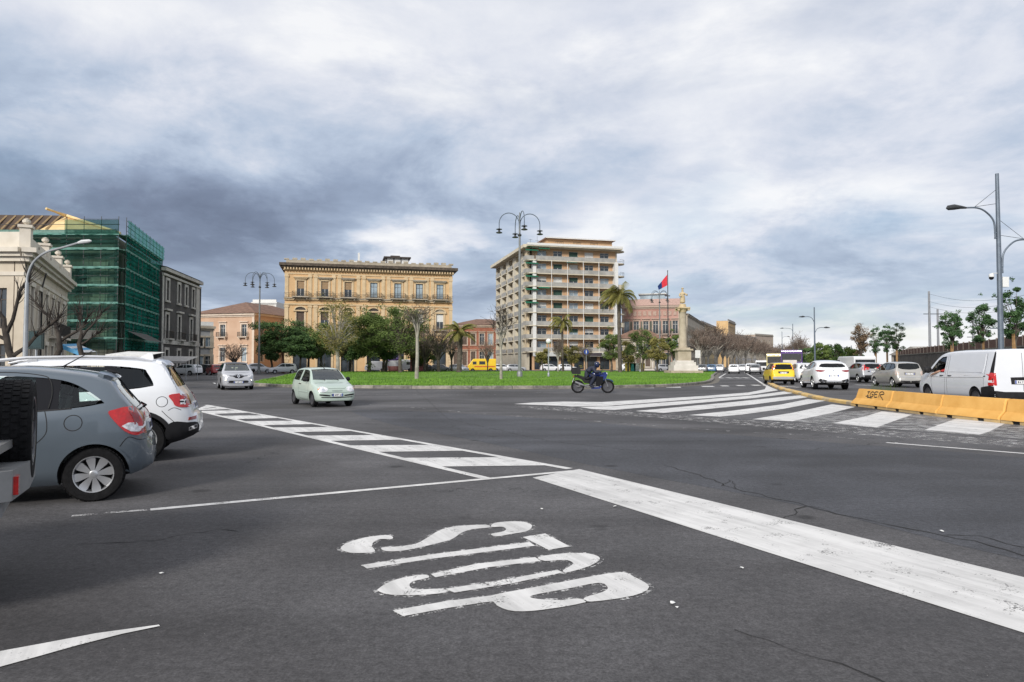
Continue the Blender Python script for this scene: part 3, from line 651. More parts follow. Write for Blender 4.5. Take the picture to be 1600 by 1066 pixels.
# left flank, going back, with recessed loggias
fa = math.atan2(-(X(770, 200)-ca[0]), 200-ca[1]); 
ld = Vector((X(778, 201)-ca[0], 201-ca[1])); LW = ld.length; la = math.atan2(ld.y, ld.x)-b.ang
U = Vector((math.cos(la), math.sin(la)))
lorg = (U.x*LW-.6, U.y*LW); lops = []; nb = 5; bw_ = LW/nb
for f in range(nf):
    for i in range(nb):
        lops.append((i*bw_+bw_*.16, i*bw_+bw_*.72, z0+f*fl+.05, z0+f*fl+2.75))
pos2 = b.wall('side_wall', HT_, lops, CRM, lorg, la+math.pi, LW, 1.2)
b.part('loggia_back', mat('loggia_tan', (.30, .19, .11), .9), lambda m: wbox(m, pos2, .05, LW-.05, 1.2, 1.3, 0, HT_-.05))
for f in range(nf):
    for i in range(nb):
        o = lops[f*nb+i]; 
        b.win(lambda u, d, z: pos2(u, d+1.0, z), la+math.pi, (o[0]+.5, o[1]-.6, o[2], o[2]+2.3), rr.choice(['', 'd', 'b']), DGLASS, FRW, rr.choice([SHUTG, CURT, SHUT]))
        b.part('parapet', PARA, lambda m: wbox(m, pos2, o[0]-.3, o[1]+.9, -.3, -.22, o[2]-.1, o[2]+.95)); b.part('floor_slab', CRM, lambda m: wbox(m, pos2, o[0]-.35, o[1]+.95, -.33, .02, o[2]-.35, o[2]-.1))
b.part('side_roof_slab', CRM, lambda m: wbox(m, pos2, -.5, LW+.5, -1.6, 1.5, HT_-.1, HT_+.68))
b.part('corner_pier', mat('corner_cream', (.58, .48, .33), .85), lambda m: wbox(m, pos2, LW-3.2, LW-.6, -.35, .3, z0-.2, HT_))
# corner balconies with awnings
for f in range(nf):
    z = z0+f*fl
    b.part('corner_balcony', CRM, lambda m: m.prism([pos(-1.9, -1.3, 0)[:2], pos(.4, -1.9, 0)[:2], pos(1.0, -1.5, 0)[:2], pos(.2, .3, 0)[:2], pos(-2.0, .8, 0)[:2]], z-.22, z+.0))
    b.part('corner_parapet', PARA, lambda m: (wbox(m, pos, -1.9, .2, -1.55, -1.47, z, z+.95), wbox(m, pos, -1.98, -1.9, -1.5, .8, z, z+.95)))
    if f in (3, 4, 5, 6, 7):
        b.part('awning', AWNG, lambda m: m.add([pos(-2.0, -.1, z+2.75), pos(.9, -.1, z+2.75), pos(1.0, -2.3, z+2.25), pos(-2.2, -2.3, z+2.25), pos(1.0, -2.3, z+2.0), pos(-2.2, -2.3, z+2.0)], [(0, 1, 2, 3), (3, 2, 4, 5)]))
for (u, f) in ((1.2, 4), (1.2, 7), (8.3, 6)):
    z = z0+f*fl; b.part('awning', AWNG if u < 5 else SHUTG, lambda m: m.add([pos(u, -1.4, z+3.0), pos(u+2.8, -1.4, z+3.0), pos(u+2.8, -2.1, z+2.55), pos(u, -2.1, z+2.55)], [(0, 1, 2, 3)]))
# rounded balconies at the right end
for f in range(1, nf+1):
    z = z0+f*fl
    def rb(m, z=z):
        pts = [pos(W+.2, -1.2, 0)[:2]]+[pos(W+.6+2.0*math.cos(a), .8+2.0*math.sin(a), 0)[:2] for a in [R(-80+20*k) for k in range(9)]]+[pos(W+.2, 2.8, 0)[:2]]
        m.prism(pts, z-.2, z+.02); m.prism([p for p in pts], z+.02, z+.9) if f in (2, 5) else None
    b.part('round_balcony', CRM, rb)
    def rp(m, z=z):
        pts = [pos(W+.6+1.95*math.cos(a), .8+1.95*math.sin(a), z+.9) for a in [R(-85+10*k) for k in range(18)]]; m.tube(pts, .03, 4)
        for p in pts[::2]: m.tube([(p[0], p[1], z), p], .015, 3)
    if f < nf: b.part('round_railing', IRON, rp)
b.part('right_wall', CRM, lambda m: (wbox(m, pos, W-.03, W, .02, 16, 0, HT_), wbox(m, pos, W, W+.6, .4, 4, 0, HT_)))
b.part('rear_core', CRM, lambda m: wbox(m, pos, .5, W-.1, 1.6, 15, 0, HT_))
b.part('shop_fascia', LGR, lambda m: wbox(m, pos, -.2, W+.1, -1.7, -1.5, 3.35, 4.3)); b.part('shop_sign', mat('sign_dark', (.06, .05, .06), .5), lambda m: wbox(m, pos, W*.45, W*.80, -1.76, -1.7, 3.45, 4.2))
for z in range(nf): b.part('roof_antenna', IRON, lambda m, z=z: (m.tube([pos(2+z*2.1, 8+z % 3, HT_+.7), pos(2+z*2.1, 8+z % 3, HT_+3.6+z % 2)], .03, 4), wbox(m, pos, 1.5+z*2.1, 2.5+z*2.1, 8+z % 3-.02, 8+z % 3+.02, HT_+3.4, HT_+3.45))) if z < 3 else None
# ---- generic plastered house
def house(name, label, p0, p1, H, mt, rows, nwin, depth=14, roof='flat', roofmt=None, ww=1.3, wh=2.2, style=('d',), trim=None, base_h=None, roof_h=3.0, balc=(), side='', blind=None, hood=True, group=None, gl=None, margin=None):
    b = Bld(name, label, p0, p1, group); W = b.W; tr = trim or OCHL
    mg = margin if margin is not None else W/nwin*.5
    cs = [mg+(W-2*mg)*i/max(1, nwin-1) for i in range(nwin)] if nwin > 1 else [W/2]
    ops = [(c-ww/2, c+ww/2, z, z+(wh if isinstance(wh, (int, float)) else wh[k])) for k, z in enumerate(rows) for c in cs]
    pos = b.wall('facade', H, ops, mt); rr = random.Random(len(label))
    sdepth = depth; sops = []
    for k, z in enumerate(rows):
        for j in range(max(1, int(depth/(W/nwin)))):
            c = (j+.5)*W/nwin
            if c+ww < depth: sops.append((c-ww/2, c+ww/2, z, z+(wh if isinstance(wh, (int, float)) else wh[k])))
    prs = b.wall('side_wall', H, sops if 'R' in side else [], mt, (W, 0), math.pi/2, depth)
    pls = b.wall('side_wall', H, [(depth-o[1], depth-o[0], o[2], o[3]) for o in sops] if 'L' in side else [], mt, (0, depth), -math.pi/2, depth)
    b.part('rear_wall', mt, lambda m: (wbox(m, pos, .3, W-.3, depth-.1, depth, 0, H), wbox(m, pos, .4, W-.4, .7, .75, 0, H)))
    for o in ops:
        b.win(pos, 0, o, rr.choice(style), gl or rr.choice([DGLASS, DGLASS, PGLASS]), FRW, blind or SHUT)
        b.part('window_surround', tr, lambda m: (wbox(m, pos, o[0]-.25, o[0], -.08, 0, o[2]-.1, o[3]+.02), wbox(m, pos, o[1], o[1]+.25, -.08, 0, o[2]-.1, o[3]+.02), wbox(m, pos, o[0]-.25, o[1]+.25, -.08, 0, o[3]+.02, o[3]+.3), wbox(m, pos, o[0]-.35, o[1]+.35, -.2, 0, o[2]-.28, o[2]-.1)))
        if hood: b.part('window_hood', tr, lambda m: wbox(m, pos, o[0]-.4, o[1]+.4, -.3, 0, o[3]+.5, o[3]+.66))
    for sd, ps, lst, aa in (('R', prs, sops, math.pi/2), ('L', pls, [(depth-o[1], depth-o[0], o[2], o[3]) for o in sops], -math.pi/2)):
        if sd in side:
            for o in lst:
                b.win(ps, aa, o, rr.choice(style), DGLASS, FRW, blind or SHUT)
                b.part('window_surround', tr, lambda m: (wbox(m, ps, o[0]-.25, o[0], -.08, 0, o[2]-.1, o[3]+.02), wbox(m, ps, o[1], o[1]+.25, -.08, 0, o[2]-.1, o[3]+.02), wbox(m, ps, o[0]-.4, o[1]+.4, -.2, 0, o[3]+.02, o[3]+.3)))
            b.part('side_cornice', tr, lambda m: wbox(m, ps, -.2, depth+.2, -.4, 0, H-.45, H))
    for k in balc:
        for c in cs: balcony(b, pos, c-ww/2-.5, c+ww/2+.5, rows[k]-.05, .8, slab=tr)
    for e in (0, W-.5): b.part('corner_strip', tr, lambda m: wbox(m, pos, e-.02, e+.52, -.07, 0, 0, H-.46))
    b.part('cornice', tr, lambda m: (wbox(m, pos, -.3, W+.3, -.45, .1, H-.42, H), wbox(m, pos, -.15, W+.15, -.2, 0, H-.75, H-.44)))
    rm = roofmt or TILE
    if roof == 'hip':
        def f(m):
            o_ = .7; q = [(-o_, -o_), (W+o_, -o_), (W+o_, depth+o_), (-o_, depth+o_)]; ins = min(depth, W)/2
            t_ = [(ins, depth/2), (W-ins, depth/2)] if W > depth else [(W/2, ins), (W/2, depth-ins)]
            vs = [(x, y, H+.02) for x, y in q]+[(x, y, H+roof_h) for x, y in t_]
            fs = [(0, 1, 5, 4), (1, 2, 5), (2, 3, 4, 5), (3, 0, 4)] if W > depth else [(0, 1, 4), (1, 2, 5, 4), (2, 3, 5), (3, 0, 4, 5)]
            m.add(vs, fs+[(3, 2, 1, 0)])
        b.part('roof', rm, f)
    else:
        b.part('roof', rm, lambda m: (wbox(m, pos, .0, W, .0, depth, H+.0, H+.12), wbox(m, pos, 0, W, -.05, .25, H+.12, H+.8)))
    if base_h: b.part('plinth', tr, lambda m: wbox(m, pos, -.03, W+.03, -.1, 0, 0, base_h))
    return b, pos
PINK = mat('pink_stucco', (.46, .30, .205), .9, scale=.3, col2=(.55, .385, .275), bump=.2)
PINKT = mat('pink_trim', (.56, .46, .37), .9, scale=.6, col2=(.64, .54, .45))
b, pos = house('house', 'salmon two-storey house with tiled hip roof left of the palazzo', (X(300, 150), 150), (X(397, 146), 146), 12.4, PINK, (2.0, 7.4), 3, 26, 'hip', None, 1.3, (3.0, 2.6), ('d', ''), PINKT, .8, 3.2, (1,), 'R', margin=2.5)
for i in range(5): b.part('skylight', CURT, lambda m: m.add([(2.2+i*2.2, 2.2, 13.3), (3.1+i*2.2, 2.2, 13.3), (3.1+i*2.2, 2.9, 13.55), (2.2+i*2.2, 2.9, 13.55)], [(0, 1, 2, 3)]))
house('house', 'white block-like house showing above the salmon house', (X(394, 215), 215), (X(431, 215), 215), 21, mat('white_stucco', (.62, .60, .56), .9, var=.08), (17, ), 3, 10, 'flat', CURT, .9, 1.1, ('',), CURT, hood=False)
house('house', 'small brown tiled house between salmon house and palazzo', (X(418, 175), 175), (X(446, 175), 175), 12.5, PINK, (3, 8), 2, 10, 'hip', None, 1.1, 1.8, ('b',), PINKT, roof_h=2.4)
GREYS = mat('grey_stucco', (.20, .205, .21), .9, scale=.4, col2=(.32, .325, .33), bump=.3)
house('house', 'weathered grey low house with arched doors at the end of the left street', (X(306, 120), 120), (X(333, 122), 122), 8.2, GREYS, (.3, 4.6), 2, 2.5, 'flat', CURT, 1.2, (2.6, 1.6), ('',), STN, hood=False)
REDB = mat('red_brick', (.24, .085, .05), .9, scale=.6, col2=(.34, .14, .09), bump=.3)
house('house', 'brick red house between palazzo and apartment block', (X(706, 205), 205), (X(800, 205), 205), 13.2, REDB, (1.0, 7.2), 7, 14, 'hip', None, 1.4, (4.2, 3.4), ('b', 'd'), mat('brick_trim', (.45, .36, .28), .9), roof_h=2.2)
# pink palace to the right, low house before it
RED2 = mat('rose_stucco', (.36, .195, .16), .9, scale=.4, col2=(.45, .275, .23), bump=.25)
b, pos = house('palace', 'rose pink palace with green shutters left of the column', (X(972, 182), 182), (X(1063, 178), 178), 16.8, RED2, (1.0, 5.6, 9.4), 6, 20, 'flat', mat('rose_roof', (.38, .25, .21), .85), 1.4, (3.4, 2.6, 3.4), ('v', 'd'), mat('rose_trim', (.42, .33, .27), .9), 1.0, balc=(2,), side='R', blind=SHUTG)
b.part('frieze', mat('rose_frieze', (.36, .24, .19), .9, scale=3, col2=(.46, .36, .30)), lambda m: [wbox(m, pos, .4+i*1.3, 1.2+i*1.3, -.14, 0, 14.2, 15.4) for i in range(int(b.W/1.3))])
b.part('roof_band', mat('rose_band', (.48, .33, .29), .85), lambda m: wbox(m, pos, -.2, b.W+.2, -.35, .1, 16.9, 18.6))
b.part('roof_lantern', PGLASS, lambda m: wbox(m, pos, 4.5, 11, 4, 9, 18, 20.2)); b.part('lantern_roof', LGR, lambda m: wbox(m, pos, 4.0, 11.5, 3.5, 9.5, 20.2, 20.5))
house('house', 'low pale house with brown tiled roof below the palace', (X(962, 160), 160), (X(1034, 157), 157), 7.4, mat('pale_stucco', (.48, .44, .40), .9, scale=.5, col2=(.58, .54, .50)), (.8, 4.2), 5, 7, 'hip', None, 1.2, (2.4, 1.9), ('', 'b'), STN, roof_h=2.2)
# boulevard houses
for i, (x0, d0, x1, d1, H, mt_, lb, st_) in enumerate([
    (1074, 205, 1101, 262, 16.5, mat('bou_cream', (.42, .37, .29), .9, scale=.4, col2=(.52, .46, .37)), 'cream house with long balconies, nearest along the boulevard', 3),
    (1096, 264, 1124, 318, 17.5, mat('bou_ochre', (.44, .36, .20), .9, scale=.4, col2=(.54, .45, .28)), 'ochre house, second along the boulevard', 3),
    (1138, 300, 1149, 322, 20.4, mat('bou_orange', (.55, .36, .17), .9, scale=.4, col2=(.62, .44, .24)), 'tall sunlit orange block above the boulevard roofs', 5),
    (1124, 330, 1146, 400, 18, mat('bou_tan', (.40, .33, .27), .9, scale=.4, col2=(.50, .42, .35)), 'tan house, third along the boulevard', 3),
    (1144, 410, 1182, 470, 19, mat('bou_grey', (.40, .38, .36), .9, scale=.4, col2=(.5, .48, .46)), 'greyish house with roof gable further along the boulevard', 4),
    (1180, 480, 1208, 500, 22, mat('bou_brown', (.36, .29, .23), .9, scale=.4, col2=(.44, .36, .3)), 'brown house closing the far end of the boulevard', 4)]):
    rows = [1+k*(H-2)/st_ for k in range(st_)]
    house('house', lb, (X(x0, d0), d0), (X(x1, d1), d1), H, mt_, rows, max(4, int(math.hypot(X(x1, d1)-X(x0, d0), d1-d0)/4)), 5 if i == 2 else 14, 'flat' if i != 0 else 'hip', mat('flat_roof', (.3, .28, .26), .9), 1.3, 2.4, ('d', 'b', ''), STN, hood=False, balc=(1,) if i < 2 else (), side='')
# ---- grey lava-plaster house on the left
LAVA = mat('lava_plaster', (.052, .05, .05), .95, scale=.5, col2=(.095, .09, .088), bump=.4)
LIME = mat('limestone_trim', (.40, .38, .35), .9, scale=1.2, col2=(.54, .52, .48), bump=.4)
b = Bld('house', 'dark grey three-storey house with pale stone window frames on the left', (X(252, 90), 90.0), (X(310.5, 107), 107.0)); W = b.W
# this facade is seen from its right side: inside lies to the left of p0->p1
cs = [W*f for f in (.12, .40, .60, .80)]
t3 = [(c-.5, c+.5, 10.2, 12.8) for c in cs]; c2 = [W*f for f in (.12, .42, .75)]; t2 = [(c-.55, c+.55, 5.0, 8.2) for c in c2]; t1 = [(c-.6, c+.6, .2, 3.4) for c in c2]
pos = b.wall('facade', 14.2, t3+t2+t1, LAVA)
b.part('side_wall', LAVA, lambda m: (wbox(m, pos, 0, .02, 0, 14, 0, 14.2), wbox(m, pos, W-.02, W, 0, 14, 0, 14.2), wbox(m, pos, .2, W-.2, .6, .65, 0, 14)))
b.part('roof', TILE, lambda m: m.add([pos(-.2, -.6, 14.4), pos(W+.3, -.6, 14.4), pos(W-3, 7, 16.2), pos(3, 7, 16.2)], [(0, 1, 2, 3)]))
b.part('cornice', LIME, lambda m: (wbox(m, pos, -.1, W+.3, -.5, .1, 13.9, 14.35), wbox(m, pos, -.1, W+.2, -.25, 0, 13.3, 13.6)))
b.part('corner_strip', LIME, lambda m: (wbox(m, pos, W*.89, W+.02, -.10, 0, 0, 13.3), wbox(m, pos, 0, .5, -.10, 0, 0, 13.3)))
b.part('string_course', LIME, lambda m: wbox(m, pos, -.05, W+.1, -.2, 0, 4.2, 4.75))
b.part('drain_pipe', IRON, lambda m: m.tube([pos(W+.05, -.16, 0), pos(W+.05, -.16, 13.6)], .09, 6))
for o in t3+t2+t1:
    b.win(pos, 0, o, 'd', DGLASS, FRD)
    b.part('window_surround', LIME, lambda m: (wbox(m, pos, o[0]-.32, o[0], -.12, 0, o[2]-.1, o[3]), wbox(m, pos, o[1], o[1]+.32, -.12, 0, o[2]-.1, o[3]), wbox(m, pos, o[0]-.32, o[1]+.32, -.12, 0, o[3], o[3]+.35), wbox(m, pos, o[0]-.4, o[1]+.4, -.2, 0, o[2]-.35, o[2]-.1)))
    if o[2] == 5.0: b.part('window_hood', LIME, lambda m: wbox(m, pos, o[0]-.6, o[1]+.6, -.4, 0, o[3]+.5, o[3]+.75)); balcony(b, pos, o[0]-.5, o[1]+.5, 4.95, .7, slab=LIME)
# ---- scaffolded house under green netting
def net_mat(name, col, dens, scale=26):
    m_ = bpy.data.materials.new(name); m_.use_nodes = True; MATS[name] = m_; nt = m_.node_tree; N = nt.nodes; L = nt.links; N.clear()
    o = N.new('ShaderNodeOutputMaterial'); tr = N.new('ShaderNodeBsdfTransparent'); tr.inputs[0].default_value = (.6, .8, .74, 1)
    d = N.new('ShaderNodeBsdfDiffuse'); t2 = N.new('ShaderNodeBsdfTranslucent'); a = N.new('ShaderNodeMixShader'); a.inputs[0].default_value = .4
    tc = N.new('ShaderNodeTexCoord'); no = N.new('ShaderNodeTexNoise'); no.inputs['Scale'].default_value = .45; no.inputs['Detail'].default_value = 6; L.new(tc.outputs['Object'], no.inputs['Vector'])
    rp = N.new('ShaderNodeValToRGB'); L.new(no.outputs['Fac'], rp.inputs[0]); rp.color_ramp.elements[0].position = .3; rp.color_ramp.elements[1].position = .7
    rp.color_ramp.elements[0].color = (*[c*.75 for c in col], 1); rp.color_ramp.elements[1].color = (*[min(1, c*1.25) for c in col], 1)
    for s in (d, t2): L.new(rp.outputs[0], s.inputs[0])
    L.new(d.outputs[0], a.inputs[1]); L.new(t2.outputs[0], a.inputs[2])
    mr = N.new('ShaderNodeMapRange'); L.new(no.outputs['Fac'], mr.inputs[0]); mr.inputs[1].default_value = .3; mr.inputs[2].default_value = .7; mr.inputs[3].default_value = dens-.12; mr.inputs[4].default_value = dens+.12
    mx = N.new('ShaderNodeMixShader'); L.new(mr.outputs[0], mx.inputs[0]); L.new(tr.outputs[0], mx.inputs[1]); L.new(a.outputs[0], mx.inputs[2]); L.new(mx.outputs[0], o.inputs[0])
    return m_
NETD = net_mat('net_green', (.022, .19, .148), .74); NETL = net_mat('net_green_thin', (.03, .085, .072), .48)
TOE = mat('toe_board', (.10, .23, .195), .8, var=.25, scale=2); DECK = mat('scaffold_deck', (.16, .27, .23), .8, var=.2); POLE = mat('scaffold_pole', (.10, .10, .10), .5, metal=.4, var=.3)
RAW = mat('raw_masonry', (.22, .19, .15), .95, scale=.5, col2=(.36, .32, .26), bump=.6)
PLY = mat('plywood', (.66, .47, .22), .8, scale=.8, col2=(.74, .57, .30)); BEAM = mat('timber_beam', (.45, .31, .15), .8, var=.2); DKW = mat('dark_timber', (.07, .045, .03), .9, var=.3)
D0 = 74.0; ex0 = X(-75, D0); ex1 = X(176, D0); sx, sy = X(234, 91), 91.0
b = Bld('scaffolded_house', 'house under reconstruction wrapped in green netting and scaffolding', (ex0, D0), (ex1, D0)); W = b.W
def zz(py, D=D0): return CAMZ+(568.5-py)/FPX*D
ops = []
for k, z in enumerate((1.0, 5.0, 9.2)):
    for i in range(6): ops.append((1.6+i*2.9, 2.9+i*2.9, z, z+2.6))
ops = [o for o in ops if o[1] < W-2.6]
pos = b.wall('facade', 15.5, ops, RAW)
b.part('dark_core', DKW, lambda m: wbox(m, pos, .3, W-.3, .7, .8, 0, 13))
b.part('corner_quoins', mat('pale_quoin', (.48, .43, .33), .9, scale=2, col2=(.6, .55, .45)), lambda m: [wbox(m, pos, W-2.2-(.25 if i % 2 else 0), W-.6, -.12, .02, i*.55, i*.55+.5) for i in range(23)])
sv = Vector((sx-ex1, sy-D0)); SW = sv.length; sa = math.atan2(sv.y, sv.x)
sops = [(1.2+i*3.1, 2.5+i*3.1, z, z+2.7) for z in (1.0, 5.0, 9.2) for i in range(5) if 2.6+i*3.1 < SW]
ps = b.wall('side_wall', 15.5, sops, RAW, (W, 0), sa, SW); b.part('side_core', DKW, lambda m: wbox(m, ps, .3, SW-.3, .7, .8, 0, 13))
for o in sops: b.part('window_surround', LIME, lambda m: (wbox(m, ps, o[0]-.3, o[0], -.1, 0, o[2], o[3]+.3), wbox(m, ps, o[1], o[1]+.3, -.1, 0, o[2], o[3]+.3)))
# roof under repair: rafters to the left, plywood to the right
rz0 = 14.2
def roofpt(px, py, D): p = P(px, py, D); return (p.x-ex0, p.y-D0, p.z)
b.part('roof_boarding', PLY, lambda m: (m.add([roofpt(62, 359, D0-.4), roofpt(190, 366, D0-.4), roofpt(104, 338, D0+4.5)], [(0, 1, 2)]), m.add([roofpt(104, 338, D0+4.5), roofpt(190, 366, D0-.4), roofpt(196, 368, D0+6)], [(0, 1, 2)])))
b.part('ridge_beam', PLY, lambda m: m.tube([roofpt(72, 326, D0+1.5), roofpt(104, 337.5, D0+4.0), roofpt(188, 364.5, D0-.3)], [.16, .2, .14], 4))
for i in range(9):
    b.part('rafter', BEAM, lambda m: m.tube([roofpt(-40+i*14, 358, D0-.4), roofpt(-18+i*14, 337.5, D0+4.6)], .11, 4))
b.part('roof_underlay', DKW, lambda m: m.add([roofpt(-75, 359.5, D0+.1), roofpt(95, 359.5, D0+.1), roofpt(104, 337, D0+5), roofpt(-75, 335, D0+5)], [(0, 1, 2, 3)]))
b.part('wall_plate', DECK, lambda m: wbox(m, pos, -.2, W+.4, -.55, -.1, zz(366), zz(359.5)))
decks = [zz(y) for y in (391, 420, 447.5, 475, 502, 529)]; ztop = zz(341)
FD = -1.35
for z in decks+[zz(368)]:
    b.part('deck', DECK, lambda m: wbox(m, pos, -.3, W+1.3, FD+.05, FD+.95, z-.09, z)); b.part('deck', DECK, lambda m: wbox(m, ps, -1.0, SW+.2, FD+.05, FD+.95, z-.09, z+.01))
    b.part('toe_board', TOE, lambda m: wbox(m, pos, -.3, W+1.3, FD-.06, FD-.03, z-.14, z+.12)); b.part('toe_board', TOE, lambda m: wbox(m, ps, -1.0, SW+.2, FD-.06, FD-.03, z-.14, z+.10))
    b.part('guard_rail', POLE, lambda m: (m.tube([pos(-.3, FD, z+1.0), pos(W+1.3, FD, z+1.0)], .03, 4), m.tube([ps(-1.0, FD, z+1.0), ps(SW+.2, FD, z+1.0)], .03, 4)))
for i in range(11):
    u = W+1.2-i*1.85
    if u > -.5: b.part('pole', POLE, lambda m: (m.tube([pos(u, FD, 0), pos(u, FD, ztop-(0 if i < 4 else 2.0))], .035, 5), m.tube([pos(u, FD+.95, 0), pos(u, FD+.95, 13.5)], .03, 4)))
for i in range(11):
    u = -.9+i*(SW+1.0)/10; b.part('pole', POLE, lambda m: (m.tube([ps(u, FD, 0), ps(u, FD, ztop+.05)], .035, 5), m.tube([ps(u, FD+.95, 0), ps(u, FD+.95, 13.5)], .03, 4)))
for k in range(4): b.part('top_rail', POLE, lambda m, k=k: (m.tube([ps(-.9, FD, ztop-.3-k*.55), ps(SW+.1, FD, ztop-.3-k*.55)], .025, 4), m.tube([pos(W-4.5, FD, ztop-.3-k*.55), pos(W+1.2, FD, ztop-.3-k*.55)], .025, 4)))
def netsheet(m, f, L_, z0, z1, d, seed, amp=.10, nu=26, nz=10):
    r_ = random.Random(seed); vs = []
    for i in range(nu+1):
        for j in range(nz+1):
            u = L_[0]+(L_[1]-L_[0])*i/nu; vs.append(f(u, d-amp*abs(math.sin(i*1.7+seed))*abs(math.sin(j*1.1))-r_.uniform(0, .05), z0+(z1-z0)*j/nz))
    m.add(vs, [(i*(nz+1)+j, (i+1)*(nz+1)+j, (i+1)*(nz+1)+j+1, i*(nz+1)+j+1) for i in range(nu) for j in range(nz)])
dz = [3.0]+decks[::-1]+[zz(368)]
for k in range(len(dz)-1):
    b.part('net', NETD, lambda m: netsheet(m, ps, (-1.0, SW+.2), dz[k]+.02, dz[k+1]-.05, FD+.10, k, .22)); b.part('net', NETL, lambda m: netsheet(m, pos, (-.3, W+1.3), dz[k]+.02, dz[k+1]-.05, FD+.10, k+9, .22))
b.part('net', net_mat('net_green_top', (.03, .27, .20), .40), lambda m: netsheet(m, ps, (-1.0, SW+.2), zz(368), ztop-.2, FD-.1, 30))
b.part('net', NETL, lambda m: netsheet(m, pos, (W-4.5, W+1.3), zz(368), ztop-.4, FD-.1, 31))
for (uu, f, w) in ((-1, ps, 9.5), (W-5.5, pos, 5.0)):
    z = 3.9
    b.part('hoarding_roof', mat('hoarding', (.09, .085, .08), .8, var=.3, scale=6), lambda m: [m.add([f(uu+.5, FD-.2-k*.32, z+1.2-k*.17), f(uu+w, FD-.2-k*.32, z+1.2-k*.17), f(uu+w, FD-.48-k*.32, z+1.05-k*.17), f(uu+.5, FD-.48-k*.32, z+1.05-k*.17)], [(0, 1, 2, 3)]) for k in range(6)])
# ---- cream building at the left edge
CREAM = mat('cream_stucco', (.46, .40, .315), .9, scale=.5, col2=(.57, .505, .41), bump=.2); CREAMT = mat('cream_trim', (.56, .51, .43), .9, scale=.9, col2=(.66, .61, .53), bump=.25)
q0 = (X(36, 47), 47.0); q1 = (X(104, 67), 67.0)
b = Bld('villa', 'cream neoclassical house with roof urns at the left edge', q0, q1); W = b.W; H = 9.0; b.r.scale = (1, 1, 1.075)
ow = [(2.0+i*3.3, 3.1+i*3.3, 3.7, 6.6) for i in range(6) if 3.2+i*3.3 < W]; og = [(2.0+i*3.3, 3.2+i*3.3, .1, 2.8) for i in range(6) if 3.2+i*3.3 < W]
pos = b.wall('facade', H, ow+og, CREAM)
ea = math.atan2(0, -1)-b.ang
eo = [(1.2, 2.2, 3.7, 6.3), (4.2, 5.2, 3.7, 6.3), (1.2, 2.2, .1, 2.7)]
EW = 16; eorg = (math.cos(ea)*EW, math.sin(ea)*EW); pe = b.wall('end_wall', H, [(EW-o[1], EW-o[0], o[2], o[3]) for o in eo], CREAM, eorg, ea+math.pi, EW)
for o in ow+og:
    b.win(pos, 0, o, 'd', DGLASS, FRD)
    b.part('window_surround', CREAMT, lambda m: (wbox(m, pos, o[0]-.25, o[0], -.1, 0, o[2], o[3]), wbox(m, pos, o[1], o[1]+.25, -.1, 0, o[2], o[3]), wbox(m, pos, o[0]-.3, o[1]+.3, -.18, 0, o[3], o[3]+.3)))
for o in eo: b.win(pe, ea+math.pi, (EW-o[1], EW-o[0], o[2], o[3]), 'd', DGLASS, FRD)
b.part('inner_wall', DKW, lambda m: (wbox(m, pos, .3, W-.3, .6, .65, 0, H-.2), wbox(m, pe, .3, EW-.3, .6, .65, 0, H-.2)))
def corn(m):
    for (d, a, c) in ((-.28, 8.0, 8.3), (-.5, 8.3, 8.55), (-.75, 8.55, 8.85)):
        wbox(m, pos, d, W+.3, d, .1, a, c); wbox(m, pe, 0, EW+.02, d, .1, a+.002, c-.002)
b.part('cornice', CREAMT, corn)
b.part('architrave', CREAMT, lambda m: (wbox(m, pos, 0, W, -.08, 0, 7.1, 7.35), wbox(m, pe, 0, EW, -.08, 0, 7.1, 7.35)))
b.part('parapet', CREAMT, lambda m: (wbox(m, pos, 0, W, -.15, .2, 8.85, 9.75), wbox(m, pe, 0, EW-.3, -.15, .2, 8.85, 9.9)))
for i, u in enumerate((.4, W*.38, W*.70, W-.5)):
    pr = b.part('parapet_pier', CREAMT, lambda m: (wbox(m, pos, u-.45, u+.45, -.3, .35, 8.86, 10.2), wbox(m, pos, u-.55, u+.55, -.4, .45, 10.2, 10.38)))
    m_ = MB(); m_.lathe([(.10, 0), (.08, .08), (.24, .2), (.26, .34), (.16, .40), (.22, .44), (.04, .5)], 10, 'z', pos(u, .02, 10.38)); m_.build('urn', CREAMT, pr, True)
for i in range(3): b.part('round_vent', DKW, lambda m: m.lathe([(.02, -.16), (.26, -.155), (.28, -.10)], 12, 'y', (W*(.2+.26*i), 0, 9.35)))
balcony(b, pos, W*.5, W*.82, 3.6, .8, slab=CREAMT)
for u in (.6, 6.4): b.part('drain_pipe', IRON, lambda m: m.tube([pos(u, -.14, 0), pos(u, -.14, 6.9), pos(u+.25, -.2, 7.4), pos(u+.3, -.35, 8.0)], .06, 6))
b.part('quoin_strip', CREAMT, lambda m: [wbox(m, pos, -.03, .9-(.2 if i % 2 else 0), -.08, 0, i*.5, i*.5+.46) for i in range(14)])
